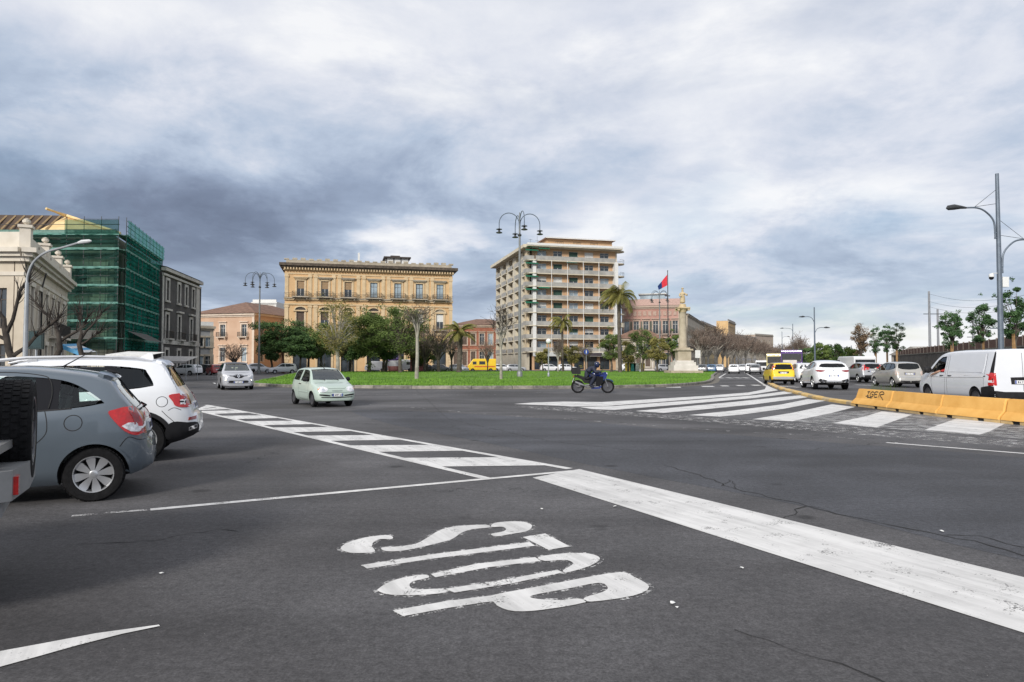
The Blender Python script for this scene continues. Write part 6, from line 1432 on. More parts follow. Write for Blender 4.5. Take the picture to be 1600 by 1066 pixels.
c.plate('F', 0, .435, .38, .105); c.mirror(1.14, .94, BLACK, .9); c.interior((1.5, 2.3), 1.0, .42); c.handles((1.92,), .80, BLACK)
for l in ([(1.06, .90), (.98, .75), (1.0, .40), (1.1, .26)], [(2.06, .91), (2.08, .6), (2.02, .30)], [(1.1, .26), (1.6, .245), (2.02, .30)]):
    for v in 'LR': c.line('panel_seam', l, v)
c.both('side_moulding', [(1.05, .50), (2.1, .52), (2.1, .55), (1.05, .53)], c.sp['paint'], off=.014, thick=.02)
c.full('bonnet_seam', [(0, .66), (.3, .655), (.335, .69), (.34, .70), (.3, .665), (0, .668)], 'F', SEAM, off=.002, thick=.008)
mb = MB(); mb.tube([(.0, 1.67-1.42, 1.36), (0, 1.67-1.5, 1.39), (0, 1.67-1.9, 1.62)], [.015, .008, .004], 5); mb.build('antenna', BLACK, c.root)
for x in (-.32, .18):
    mb = MB(); mb.tube([(x, 1.67-.80, .935), (x+.02, 1.67-.84, .965), (x+.42, 1.67-.83, .975)], [.012, .01, .006], 5); mb.build('wiper', BLACK, c.root)
# ---- silver people carrier with black roof
sp = dict(L=4.4, top=[(0, .62), (.03, .80), (.12, .90), (.5, .99), (.85, 1.06), (1.0, 1.12), (1.5, 1.42), (1.8, 1.56), (2.3, 1.64), (3.2, 1.63), (3.9, 1.56), (4.05, 1.48), (4.2, 1.15), (4.28, 1.0), (4.35, .8), (4.4, .5)],
          plan=[(0, .56), (.05, .72), (.2, .84), (.5, .90), (1.2, .925), (3.6, .93), (4.0, .89), (4.28, .78), (4.4, .55)], belt=[(0, .62), (.5, .88), (1.0, 1.0), (2.4, 1.05), (4.0, 1.12), (4.4, 1.0)], bot=[(0, .24), (.4, .2), (4.0, .22), (4.4, .35)], roofw=.70,
          axles=(.92, 3.66), wr=.35, ww=.2, rim='multi', arch=1.12, cabin=(1.2, 4.0), paint=carpaint('silver', (.48, .49, .52), .35),
          dlo=[rnd([(1.3, 1.10), (1.8, 1.42), (2.3, 1.53), (3.2, 1.52), (3.75, 1.42), (3.95, 1.22), (3.3, 1.13), (2.2, 1.08)], 4)], windscreen=[(0, 1.12), (.70, 1.12), (.70, 1.16), (.58, 1.54), (0, 1.57)], rear_window=[(0, 1.1), (.62, 1.1), (.55, 1.48), (0, 1.5)])
HS = norm((.45, -.89))
c = Car('people_carrier', 'silver people carrier with black roof driving towards the camera at left', 'car', sp, center_from_wheel(G(346, 609.2), HS, 4.4, .92, .86, 'R'), HS)
c.glassset([([(1.36, 1.12), (1.8, 1.40), (2.3, 1.51), (2.4, 1.09)], GLS), ([(2.5, 1.10), (2.42, 1.51), (3.2, 1.50), (3.72, 1.41), (3.9, 1.22), (3.3, 1.15)], GLD)])
c.full('roof_panel', [(0, 1.68), (.58, 1.72), (.66, 2.3), (.64, 3.4), (.55, 3.9), (0, 3.95)], 'T', GLOSSB, off=.004, thick=.02)
c.pair('headlight', rnd([(.46, .80), (.60, .86), (.80, .915), (.84, .87), (.80, .80), (.62, .765)], 3), 'F', WHITEL, off=.010, thick=.03)
c.full('grille', [(0, .69), (.16, .70), (.30, .79), (.62, .835), (.62, .865), (.30, .85), (.14, .90), (0, .905)], 'F', GLOSSB, off=.008, thick=.03)
for sg in (1, -1):
    c.panel('grille_bar', [(sg*.12, .83), (sg*.3, .82), (sg*.56, .845), (sg*.56, .855), (sg*.3, .835), (sg*.12, .845)], 'F', CHROME, off=.012, thick=.01)
e = c.panel('emblem', [(0, .70), (.085, .805), (0, .91), (-.085, .805)], 'F', CHROME, off=.03, thick=.04)
c.panel('emblem_centre', [(0, .755), (.038, .805), (0, .855), (-.038, .805)], 'F', GLOSSB, off=.033, thick=.01, parent=e)
c.full('lower_grille', [(0, .40), (.52, .42), (.60, .54), (.45, .56), (0, .55)], 'F', BLACK, off=.006, thick=.02)
c.pair('bumper_blade', [(.50, .52), (.60, .49), (.80, .53), (.80, .56), (.62, .525), (.52, .55)], 'F', CHROME, off=.016, thick=.03)
c.full('front_splitter', [(0, .355), (.6, .375), (.6, .40), (0, .38)], 'F', CHROME, off=.012, thick=.02)
c.pair('fog_light', rnd([(.64, .58), (.70, .63), (.76, .58), (.70, .545)], 3), 'F', BLACK, off=.006, thick=.02)
FOG = mat('lit_fog_lamp', (1, .86, .62), .2, emit=6)
c.panel('lit_fog_lamp', rnd([(-.67, .585), (-.70, .61), (-.73, .585), (-.70, .56)], 3), 'F', FOG, off=.012, thick=.012)
c.panel('lit_fog_lamp', rnd([(.67, .585), (.70, .61), (.73, .585), (.70, .56)], 3), 'F', FOG, off=.012, thick=.012)
c.plate('F', 0, .46); c.mirror(1.45, 1.13, GLOSSB); c.interior((1.95, 2.9), 1.35, .6)
mb = MB(); mb.prism_x([(2.2-3.1, 1.62), (2.2-3.28, 1.72), (2.2-3.36, 1.72), (2.2-3.4, 1.61)], -.02, .02); mb.build('shark_fin', GLOSSB, c.root)
for v in 'LR': c.line('panel_seam', [(1.42, 1.05), (1.40, .8), (1.48, .35)], v); c.line('panel_seam', [(2.46, 1.08), (2.48, .7), (2.42, .35)], v)
c.handles((2.3, 3.3), .95, CHROME)
# ---- white sporty SUV seen from behind
sp = dict(L=4.69, top=[(0, .60), (.03, .78), (.2, .92), (.8, 1.02), (1.2, 1.10), (1.35, 1.17), (1.9, 1.50), (2.2, 1.61), (2.6, 1.66), (3.4, 1.63), (4.0, 1.53), (4.14, 1.50), (4.17, 1.47), (4.33, 1.24), (4.40, 1.17), (4.47, 1.12), (4.52, 1.0), (4.56, .86), (4.62, .75), (4.67, .66), (4.69, .5)],
          plan=[(0, .55), (.06, .72), (.25, .84), (.7, .92), (1.4, .93), (2.4, .92), (3.4, .95), (4.0, .945), (4.3, .90), (4.52, .80), (4.62, .72), (4.69, .62)], belt=[(0, .6), (.7, .92), (1.3, 1.04), (2.6, 1.08), (3.8, 1.17), (4.4, 1.13), (4.69, .95)], bot=[(0, .25), (.4, .23), (4.2, .26), (4.5, .34), (4.69, .42)], roofw=.66, crown=.1,
          axles=(.86, 3.68), wr=.37, ww=.24, rim='ten', arch=1.1, cabin=(1.45, 4.1), clad=2, paint=carpaint('white2', (.74, .75, .77)), rear_glass=GLD,
          dlo=[rnd([(1.6, 1.16), (2.05, 1.44), (2.5, 1.55), (3.3, 1.53), (3.75, 1.44), (3.98, 1.30), (3.3, 1.18), (2.4, 1.12)], 4)], windscreen=[(0, 1.22), (.68, 1.22), (.58, 1.55), (0, 1.58)], rear_window=rnd([(0, 1.24), (.50, 1.25), (.70, 1.28), (.66, 1.36), (.55, 1.45), (0, 1.485)], 1))
HA = norm((.19, .98))
c = Car('suv', 'white SUV with black wheels seen from behind just before the yellow barrier', 'car', sp, center_from_wheel(G(1272, 608.3), HA, 4.69, 3.68, .86, 'L'), HA)
c.root.scale = (1.06,)*3
c.glassset([([(1.66, 1.17), (2.05, 1.42), (2.5, 1.53), (2.55, 1.13)], GLD), ([(2.65, 1.14), (2.6, 1.53), (3.3, 1.51), (3.72, 1.43), (3.94, 1.30), (3.3, 1.19)], GLD)])
c.pair('tail_light', rnd([(.42, 1.06), (.56, 1.09), (.84, 1.10), (.86, 1.05), (.74, 1.00), (.60, 1.0)], 3), 'B', REDD, off=.010, thick=.03)
c.both('tail_light', [(4.26, 1.08), (4.52, 1.09), (4.52, 1.02), (4.40, 1.03)], REDD, off=.008, thick=.03)
c.full('rear_diffuser', [(0, .33), (.60, .36), (.78, .50), (.72, .62), (.48, .56), (.36, .52), (0, .52)], 'B', BLACK, off=.008, thick=.02)
c.full('skid_plate', [(0, .36), (.36, .37), (.46, .46), (.36, .52), (0, .53)], 'B', ALLOY, off=.014, thick=.02)
c.pair('exhaust', rnd([(.52, .47), (.60, .51), (.70, .47), (.62, .42)], 3), 'B', CHROME, off=.02, thick=.03)
c.pair('exhaust_opening', rnd([(.55, .47), (.60, .495), (.67, .47), (.61, .435)], 3), 'B', SEAM, off=.023, thick=.01)
c.plate('B', .0, .78); c.full('emblem', rnd([(0, 1.03), (.04, 1.07), (0, 1.11)], 3), 'B', CHROME, off=.012, thick=.02); c.mirror(1.75, 1.17, c.sp['paint']); c.interior((2.1, 3.0), 1.6, .6)
c.full('spoiler', [(0, 4.0), (.58, 4.0), (.62, 4.10), (.55, 4.16), (0, 4.18)], 'T', c.sp['paint'], off=.02, thick=.04)
c.full('bumper_seam', [(0, .90), (.5, .905), (.76, .95), (.76, .942), (.5, .897), (0, .892)], 'B', SEAM, off=.002, thick=.008)
# ---- yellow city taxi-like hatchback
sp = dict(L=3.65, top=[(0, .62), (.03, .80), (.2, .90), (.7, .98), (.85, 1.03), (1.25, 1.32), (1.5, 1.48), (1.9, 1.55), (2.9, 1.56), (3.35, 1.52), (3.45, 1.47), (3.52, 1.2), (3.56, 1.03), (3.59, .80), (3.63, .66), (3.65, .5)],
          plan=[(0, .58), (.06, .70), (.25, .78), (.8, .815), (2.8, .82), (3.3, .80), (3.5, .75), (3.6, .68), (3.65, .6)], belt=[(0, .6), (.7, .9), (1.5, .99), (3.0, 1.03), (3.65, 1.0)], bot=[(0, .24), (.4, .2), (3.2, .22), (3.65, .36)], roofw=.74, crown=.07,
          axles=(.72, 3.02), wr=.30, ww=.18, rim='steel', arch=1.12, cabin=(1.0, 3.45), clad=2, paint=carpaint('yellow', (.82, .56, .015)), rear_glass=GLD,
          dlo=[rnd([(1.1, 1.04), (1.5, 1.36), (1.9, 1.46), (2.9, 1.47), (3.25, 1.42), (3.3, 1.12), (2.4, 1.06)], 4)], windscreen=[(0, 1.07), (.64, 1.07), (.58, 1.46), (0, 1.48)], rear_window=[(0, 1.06), (.56, 1.07), (.58, 1.20), (.50, 1.42), (0, 1.44)])
HQ = norm((.17, .985))
c = Car('city_car', 'bright yellow hatchback seen from behind at the mouth of the boulevard', 'car', sp, center_from_wheel(G(1205, 601), HQ, 3.65, 3.02, .75, 'L'), HQ)
c.root.scale = (1.05,)*3
c.glassset([([(1.15, 1.05), (1.5, 1.34), (1.9, 1.44), (2.1, 1.44), (2.1, 1.06)], GLD), ([(2.2, 1.07), (2.2, 1.44), (2.9, 1.45), (3.2, 1.40), (3.26, 1.13)], GLD)])
c.pair('tail_light', [(.58, 1.02), (.72, 1.02), (.70, 1.22), (.62, 1.40), (.58, 1.38), (.62, 1.2)], 'B', REDL, off=.010, thick=.03)
c.both('tail_light', [(3.46, 1.02), (3.56, 1.02), (3.53, 1.22), (3.46, 1.38), (3.42, 1.35), (3.45, 1.2)], REDL, off=.008, thick=.03)
c.full('bumper', [(0, .38), (.66, .40), (.70, .56), (0, .58)], 'B', mat('bumper_grey', (.30, .31, .32), .5), off=.03, thick=.05)
c.full('plate_recess', [(0, .80), (.34, .80), (.36, .93), (0, .94)], 'B', BLACK, off=.008, thick=.02); c.plate('B', 0, .83, .50)
c.full('roof_panel', [(0, 1.55), (.55, 1.6), (.62, 2.2), (.58, 3.3), (0, 3.36)], 'T', GLOSSB, off=.004, thick=.02)
c.mirror(1.2, 1.06, BLACK); c.interior((1.7, 2.5), 1.1, .55)
# ---- beige people carrier
sp = dict(L=4.3, top=[(0, .60), (.03, .76), (.2, .88), (.7, .98), (.9, 1.03), (1.5, 1.40), (1.8, 1.53), (2.3, 1.60), (3.4, 1.58), (3.85, 1.53), (3.94, 1.47), (4.06, 1.15), (4.12, 1.02), (4.16, .9), (4.2, .70), (4.27, .64), (4.3, .48)],
          plan=[(0, .55), (.06, .70), (.25, .80), (.8, .85), (3.4, .86), (3.8, .85), (4.05, .80), (4.2, .72), (4.3, .62)], belt=[(0, .6), (.8, .9), (2, 1.0), (3.6, 1.06), (4.3, 1.0)], bot=[(0, .24), (.4, .2), (3.8, .22), (4.3, .34)], roofw=.70, crown=.1,
          axles=(.88, 3.62), wr=.315, ww=.2, rim='multi', arch=1.12, cabin=(1.1, 3.9), paint=carpaint('beige', (.42, .41, .385), .35), rear_glass=GLD,
          dlo=[rnd([(1.2, 1.05), (1.8, 1.42), (2.3, 1.50), (3.3, 1.49), (3.7, 1.42), (3.82, 1.15), (2.4, 1.05)], 4)], windscreen=[(0, 1.07), (.66, 1.07), (.58, 1.5), (0, 1.52)], rear_window=rnd([(0, 1.10), (.40, 1.13), (.62, 1.20), (.60, 1.36), (.54, 1.47), (0, 1.50)], 1))
HT = norm((.13, .99))
c = Car('people_carrier', 'beige metallic people carrier seen from behind left of the white van', 'car', sp, center_from_wheel(G(1395, 605.3), HT, 4.3, 3.62, .79, 'L'), HT)
c.root.scale = (1.05,)*3
c.glassset([([(1.26, 1.06), (1.8, 1.40), (2.3, 1.48), (2.3, 1.06)], GLS), ([(2.4, 1.06), (2.4, 1.48), (3.1, 1.48), (3.15, 1.10)], GLS), ([(3.25, 1.10), (3.2, 1.48), (3.66, 1.41), (3.78, 1.16)], GLS)])
c.pair('tail_light', rnd([(.62, .98), (.76, 1.0), (.78, .80), (.70, .74), (.62, .80)], 3), 'B', mat('tail_mixed', (.45, .30, .24), .2, col2=(.6, .58, .55), scale=12, coat=.5), off=.008, thick=.03)
c.both('tail_light', rnd([(3.98, 1.08), (4.10, 1.06), (4.17, .85), (4.12, .74), (4.04, .82)], 3), mat('tail_mixed', (.45, .30, .24), .2, col2=(.6, .58, .55), scale=12, coat=.5), off=.009, thick=.03)
c.full('plate_recess', [(0, .77), (.32, .77), (.34, .94), (0, .96)], 'B', mat('beige_dark', (.2, .19, .17), .4), off=.003, thick=.02); c.plate('B', 0, .84)
c.full('bumper_line', [(0, .635), (.66, .645), (.66, .665), (0, .655)], 'B', CHROME, off=.012, thick=.02); c.full('bumper_lower', [(0, .33), (.6, .36), (.6, .44), (0, .42)], 'B', BLACK, off=.006, thick=.02)
c.mirror(1.35, 1.08, c.sp['paint']); c.handles((2.1, 3.0), .92, c.sp['paint']); c.interior((1.9, 2.8), 1.25, .55)
# ---- silver SUV with tall red lights
sp = dict(L=4.57, top=[(0, .65), (.03, .85), (.25, .98), (.9, 1.07), (1.1, 1.12), (1.7, 1.48), (2.0, 1.60), (2.5, 1.67), (3.8, 1.64), (4.15, 1.58), (4.22, 1.53), (4.36, 1.2), (4.42, 1.05), (4.45, .9), (4.5, .72), (4.57, .66), (4.57001, .5)],
          plan=[(0, .58), (.06, .75), (.3, .86), (.9, .905), (3.6, .91), (4.1, .89), (4.4, .82), (4.57, .74)], belt=[(0, .7), (1, 1.02), (2.5, 1.09), (4.57, 1.08)], bot=[(0, .30), (.4, .26), (4.1, .28), (4.57, .45)], roofw=.70,
          axles=(.92, 3.54), wr=.355, ww=.22, rim='multi', arch=1.13, cabin=(1.3, 4.15), clad=3, paint=carpaint('silver2', (.38, .39, .41), .3), rear_glass=GLD,
          dlo=[rnd([(1.4, 1.13), (1.95, 1.46), (2.5, 1.56), (3.6, 1.54), (4.0, 1.42), (3.9, 1.22), (2.6, 1.13)], 4)], windscreen=[(0, 1.16), (.7, 1.16), (.6, 1.56), (0, 1.6)], rear_window=[(0, 1.14), (.58, 1.16), (.60, 1.24), (.52, 1.52), (0, 1.54)])
c = Car('suv', 'silver SUV with tall red tail lights in the queue between white SUV and beige car', 'car', sp, center_from_wheel(G(1340.5, 598), HT, 4.57, 3.54, .85, 'L'), HT)
c.glassset([([(1.46, 1.14), (1.95, 1.44), (2.5, 1.54), (2.5, 1.14)], GLD), ([(2.6, 1.14), (2.6, 1.54), (3.6, 1.52), (3.95, 1.41), (3.86, 1.23)], GLD)])
c.pair('tail_light', [(.58, 1.0), (.70, 1.02), (.66, 1.25), (.58, 1.44), (.54, 1.44), (.58, 1.25)], 'B', REDL, off=.010, thick=.02)
c.both('tail_light', [(4.34, 1.0), (4.44, 1.0), (4.34, 1.25), (4.23, 1.48), (4.16, 1.46), (4.26, 1.25)], REDL, off=.009, thick=.03)
c.full('plate_recess', [(0, .88), (.4, .89), (.42, .97), (0, .98)], 'B', BLACK, off=.006, thick=.02); c.plate('B', 0, .91, .5, .10); c.full('bumper_lower', [(0, .44), (.7, .46), (.7, .62), (0, .62)], 'B', BLACK, off=.01, thick=.03); c.mirror(1.6, 1.15, c.sp['paint'])
# ---- white panel van
sp = dict(L=5.1, top=[(0, .70), (.03, .90), (.15, 1.02), (.6, 1.14), (.8, 1.20), (.95, 1.28), (1.5, 1.70), (1.75, 1.83), (2.1, 1.90), (3.0, 1.93), (4.9, 1.93), (5.0, 1.90), (5.05, 1.5), (5.08, 1.0), (5.1, .5)],
          plan=[(0, .62), (.05, .78), (.25, .90), (.7, .955), (1.6, .965), (4.6, .965), (4.85, .95), (5.0, .92), (5.1, .88)], belt=[(0, .7), (.7, 1.05), (1.2, 1.12), (5.1, 1.14)], bot=[(0, .30), (.4, .25), (4.6, .28), (5.1, .36)], roofw=.80, crown=.11, sq=3.0,
          axles=(.90, 4.10), wr=.335, ww=.21, rim='steel', arch=1.14, cabin=(1.05, 2.35), paint=carpaint('vanwhite', (.70, .72, .76)),
          dlo=[[(1.13, 1.19), (1.55, 1.56), (1.80, 1.69), (2.12, 1.72), (2.12, 1.16), (1.3, 1.15)]], windscreen=[(0, 1.30), (.76, 1.30), (.64, 1.80), (0, 1.84)])
HV = norm((.10, .995))
vc = center_from_wheel(G(1527, 637), HV, 5.1, 4.10, .88, 'L')
c = Car('panel_van', 'white panel van with black rear corners behind the yellow barriers', 'van', sp, vc, HV); VAN = c
c.root.scale = (1.04, 1.04, 1.06)
c.both('window', [(1.40, 1.19), (1.60, 1.55), (1.82, 1.66), (2.10, 1.69), (2.10, 1.45), (1.62, 1.42), (1.50, 1.3), (1.48, 1.19)], GLS, off=-.014, thick=.006); c.both('window', [(1.17, 1.205), (1.52, 1.52), (1.52, 1.2)], GLS, off=-.013, thick=.006)
c.full('windscreen', [(0, 1.30), (.77, 1.30), (.65, 1.80), (0, 1.84)], 'F', GLS, off=-.012, thick=.006)
c.both('quarter_frame', [(1.50, 1.17), (1.50, 1.50), (1.545, 1.53), (1.545, 1.17)], BLACK, off=-.006, thick=.014)
c.both('window_seal', [(1.10, 1.15), (2.14, 1.14), (2.14, 1.16), (1.10, 1.17)], BLACK, off=.003, thick=.015)
for l in ([(2.24, 1.75), (2.22, 1.2), (2.20, .6), (2.1, .34)], [(2.35, 1.76), (2.35, 1.1), (2.35, .40)], [(1.28, 1.14), (1.25, .8), (1.32, .45)], [(4.62, 1.78), (4.64, 1.2), (4.62, .62)]):
    for v in 'LR': c.line('panel_seam', l, v, w=.012)
c.both('pressed_panel', rnd([(2.46, 1.20), (2.5, 1.70), (2.7, 1.77), (4.4, 1.77), (4.55, 1.70), (4.55, 1.20), (4.3, 1.17), (2.7, 1.17)], 3), c.sp['paint'], off=.010, thick=.02)
c.both('door_track', [(3.45, 1.02), (4.70, 1.03), (4.70, 1.06), (3.45, 1.05)], BLACK, off=.004, thick=.01)
for v in 'LR': c.line('waist_crease', [(.9, 1.02), (2.4, 1.0), (4.6, 1.04)], v, mt=c.sp['paint'], w=.05, off=.014)
c.handles((2.0, 2.55), 1.03, BLACK)
c.both('bumper', rnd([(4.52, .30), (4.50, .64), (4.6, .70), (5.08, .72), (5.09, .33), (4.9, .29)], 3), BLACK, off=.012, thick=.04)
c.full('bumper', [(0, .36), (.90, .36), (.92, .60), (.6, .56), (0, .56)], 'B', BLACK, off=.05, thick=.08)
c.both('lamp_column', [(4.88, .74), (5.06, .74), (5.03, 1.35), (4.99, 1.84), (4.94, 1.84), (4.90, 1.35)], BLACK, off=.004, thick=.03)
c.both('tail_light', [(4.87, .76), (5.07, .76), (5.055, 1.16), (4.885, 1.16)], REDL, off=.010, thick=.03); c.both('tail_light_lens', [(4.87, .85), (5.07, .85), (5.065, .92), (4.875, .92)], WHITEL, off=.013, thick=.01)
c.pair('tail_light', [(.80, .76), (.93, .76), (.92, 1.16), (.82, 1.16)], 'B', REDL, off=.008, thick=.02)
c.pair('door_gap', [(.0, .60), (.006, .60), (.006, 1.80), (0, 1.80)], 'B', SEAM, off=.002, thick=.01)
c.full('plate_recess', [(0, .80), (.36, .80), (.38, 1.02), (0, 1.03)], 'B', BLACK, off=.006, thick=.02); c.plate('B', 0, .87)
c.mirror(1.28, 1.2, BLACK, 1.35); c.interior((1.85,), 1.15, .75)
# driver of the van, elbow on the sill
SKIN = mat('skin', (.45, .27, .19), .55, var=.06)
dr = thing('person', 'van driver in a red top resting a bare forearm on the window sill', 'person', vc, c.root.rotation_euler[2])
dr.scale = c.root.scale
by = 5.1/2-1.95
skinned('body', [(-.42, by, .85, .15), (-.42, by-.02, 1.05, .15), (-.42, by-.02, 1.25, .16), (-.42, by, 1.42, .10), (-.42, by+.02, 1.50, .055), (-.42, by+.04, 1.60, .09), (-.42, by+.04, 1.68, .085),
                 (-.62, by, 1.38, .07), (-.80, by+.06, 1.20, .05), (-.20, by, 1.38, .07), (-.2, by+.2, 1.2, .05), (-.33, by+.42, 1.2, .04), (-.86, by+.18, 1.19, .045)], [(0, 1), (1, 2), (2, 3), (3, 4), (4, 5), (5, 6), (3, 7), (7, 8), (8, 12), (3, 9), (9, 10), (10, 11)], mat('red_top', (.5, .05, .05), .85), dr)
skinned('head', [(-.42, by+.03, 1.53, .05), (-.42, by+.05, 1.60, .085), (-.42, by+.05, 1.69, .09), (-.42, by+.04, 1.75, .06)], [(0, 1), (1, 2), (2, 3)], SKIN, dr)
skinned('hair', [(-.42, by+.01, 1.64, .085), (-.42, by+.01, 1.72, .096), (-.42, by+.03, 1.78, .07)], [(0, 1), (1, 2)], mat('dark_hair', (.02, .016, .013), .7), dr)
fo = skinned('forearm', [(-.87, by+.17, 1.19, .048), (-.94, by+.28, 1.15, .043), (-.985, by+.42, 1.10, .034), (-1.0, by+.50, 1.075, .036), (-1.005, by+.56, 1.05, .02), (-.985, by+.565, 1.05, .011), (-.98, by+.62, 1.02, .009), (-1.005, by+.575, 1.045, .011), (-1.005, by+.63, 1.01, .009), (-1.025, by+.565, 1.045, .011), (-1.03, by+.615, 1.01, .009), (-.965, by+.50, 1.07, .012), (-.95, by+.545, 1.05, .010)],
             [(0, 1), (1, 2), (2, 3), (3, 4), (4, 5), (5, 6), (4, 7), (7, 8), (4, 9), (9, 10), (3, 11), (11, 12)], SKIN, dr)
# ---- simple small cars, far away
def hatch(L=4.0, H=1.5, W=.87, paint=None, rear=.35, bon=1.0, suv=False, r=.31):
    z = H/1.5; k = L/4.0
    return dict(L=L, top=[(0, .58*z), (.03, .74*z), (.2, .84*z), (.8*k, .95*z), (bon*k, 1.0*z), (1.5*k, 1.33*z), (1.85*k, 1.46*z), (2.3*k, H), (3.2*k, H*.985), (L-.35, H*.93), (L-.25, H*.86), (L-.12, .98*z), (L-.06, .8*z), (L, .5*z)],
                plan=[(0, W*.62), (.06, W*.8), (.3, W*.93), (.9, W), (L-.9, W), (L-.35, W*.95), (L-.1, W*.82), (L, W*.62)], belt=[(0, .58*z), (.8, .86*z), (2, .96*z), (L-.3, 1.03*z), (L, .9*z)], bot=[(0, .25*z), (.4, .2*z), (L-.5, .21*z), (L, .34*z)], roofw=.76,
                axles=(.82*k, L-.76*k), wr=r, ww=.2, rim='multi', arch=1.13, cabin=(1, 3), paint=paint, dlo=[], z=z, k=k, clad=2 if suv else 0)
def far_car(name, label, cat, px, py, head, paint, group, L=4.0, H=1.5, W=.87, suv=False, sc=1.0, r=.31, cx=True):
    L = min((3.9, 4.2, 4.4), key=lambda q: abs(q-L)); H = min((1.48, 1.62), key=lambda q: abs(q-H)); sp = hatch(L, H, W, paint, suv=suv, r=r); sp['key'] = (L, H, W, suv); g = G(px, py); head = norm(head)
    c = Car(name, label, cat, sp, g, head, group, simple=True); z, k = sp['z'], sp['k']
    c.root.scale = (sc,)*3
    c.both('window', [(1.2*k, 1.0*z), (1.55*k, 1.26*z), (1.95*k, 1.385*z), (2.2*k, 1.40*z), (2.2*k, .99*z)], GLOSSG, off=.004, step=.3)
    c.both('window', [(2.28*k, .99*z), (2.28*k, 1.40*z), (2.9*k, 1.39*z), (L-.62*k, 1.30*z), (L-.48*k, 1.09*z), (3.0*k, 1.02*z)], GLOSSG, off=.004, step=.3)
    c.full('windscreen', [(0, 1.04*z), (W*.76, 1.04*z), (W*.66, 1.40*z), (0, 1.43*z)], 'F', GLOSSG, off=.004, step=.3)
    c.full('rear_window', [(0, 1.05*z), (W*.7, 1.05*z), (W*.62, 1.34*z), (0, 1.37*z)], 'B', GLOSSG, off=.004, step=.3)
    c.pair('headlight', [(W*.5, .70*z), (W*.85, .74*z), (W*.82, .64*z), (W*.55, .62*z)], 'F', WHITEL, off=.01, thick=.03, step=.3)
    c.full('grille', [(0, .52*z), (W*.6, .52*z), (W*.5, .64*z), (0, .64*z)], 'F', BLACK, off=.006, thick=.03, step=.3)
    c.pair('tail_light', [(W*.66, .82*z), (W*.88, .84*z), (W*.84, 1.0*z), (W*.66, .98*z)], 'B', REDL, off=.01, thick=.03, step=.3)
    for v in 'FB':
        c.panel('number_plate', [(-.26, .46*z), (.26, .46*z), (.26, .56*z), (-.26, .56*z)] if v == 'F' else [(-.26, .70*z), (.26, .70*z), (.26, .80*z), (-.26, .80*z)], v, PLATE, off=.012, thick=.03, step=1)
    return c
GLOSSG = mat('far_car_glass', (.03, .035, .04), .08, var=.2, spec=.8)
CW, CS, CD, CR, CB, CG = carpaint('far_white', (.70, .71, .73)), carpaint('far_silver', (.42, .43, .45), .3), carpaint('far_dark', (.03, .032, .038)), carpaint('far_red', (.35, .03, .03)), carpaint('far_blue', (.05, .13, .25)), carpaint('far_grey', (.15, .155, .165), .2)
FC = [('dark car showing only its roof behind the white SUV at the left edge', -10, 652, (-.92, -.39), CD, 4.2, 1.48, False),
      ('white coupe-like hatchback parked on the left before the scaffolded house', 290, 586.5, (-.97, .25), CW, 4.4, 1.5, False),
      ('dark hatchback parked behind the white hatchback on the left', 318, 585, (-.95, .3), CD, 4.0, 1.5, False),
      ('red car half hidden left of the silver people carrier', 335, 586, (-.6, .8), CR, 3.9, 1.5, False),
      ('small white car under the lamp post right of the silver people carrier', 406, 583.5, (.93, .3), CW, 3.7, 1.7, True),
      ('white compact SUV parked left of the lawn', 442, 584, (-.9, -.4), CW, 4.1, 1.62, True),
      ('dark car parked behind the lawn right of the bare trees', 668, 581.5, (1, .05), CD, 4.1, 1.45, False),
      ('charcoal car parked behind the lawn left of the short palm', 690, 581.5, (1, .05), CG, 4.0, 1.45, False),
      ('silver car parked beside the yellow van', 717, 581.8, (.7, -.7), CS, 4.2, 1.55, False),
      ('white car parked at the left foot of the apartment block', 786, 581, (1, .08), CW, 4.2, 1.45, False),
      ('silver car parked at the apartment block left of the tall lamp post', 806, 581, (1, .08), CS, 4.0, 1.5, False),
      ('white car parked before the apartment block entrance', 860, 580.5, (1, .1), CW, 4.3, 1.45, False),
      ('white hatchback parked left of the motorcycle', 886, 580.5, (1, .1), CW, 4.1, 1.5, False),
      ('white car parked right of the motorcycle behind the lawn', 985, 580.8, (1, .1), CW, 4.2, 1.45, False),
      ('silver car parked under the round green trees', 1040, 580.8, (1, .1), CS, 4.2, 1.5, False),
      ('dark car parked by the column base', 1098, 583, (.3, .95), CG, 4.2, 1.5, False),
      ('blue car parked right of the column', 1112, 582.5, (.3, .95), CB, 4.1, 1.5, False),
      ('silver car at the kerb beyond the column, right of the blue car', 1124, 582, (.3, .95), CS, 4.1, 1.5, False),
      ('white car driving away in the middle of the boulevard', 1147, 583.8, (.33, .94), CW, 4.3, 1.45, False),
      ('silver car driving ahead of the white one in the boulevard', 1160, 582, (.33, .94), CS, 4.3, 1.45, False),
      ('dark grey hatchback in the boulevard just left of the yellow car', 1180, 584.8, (.33, .94), CG, 4.2, 1.52, True),
      ('white car in the boulevard just ahead of the dark grey hatchback', 1173, 583.4, (.33, .94), CW, 4.2, 1.6, True),
      ('white car in the queue between the yellow car and the white SUV', 1254, 597, (.2, .98), CW, 4.3, 1.6, False)]
for lb, px, py, hd, pt, L_, H_, sv in FC:
    far_car('parked_car' if 'parked' in lb else 'car', lb, 'car', px, py, hd, pt, 'cars around the square', L_, H_, .88, sv)
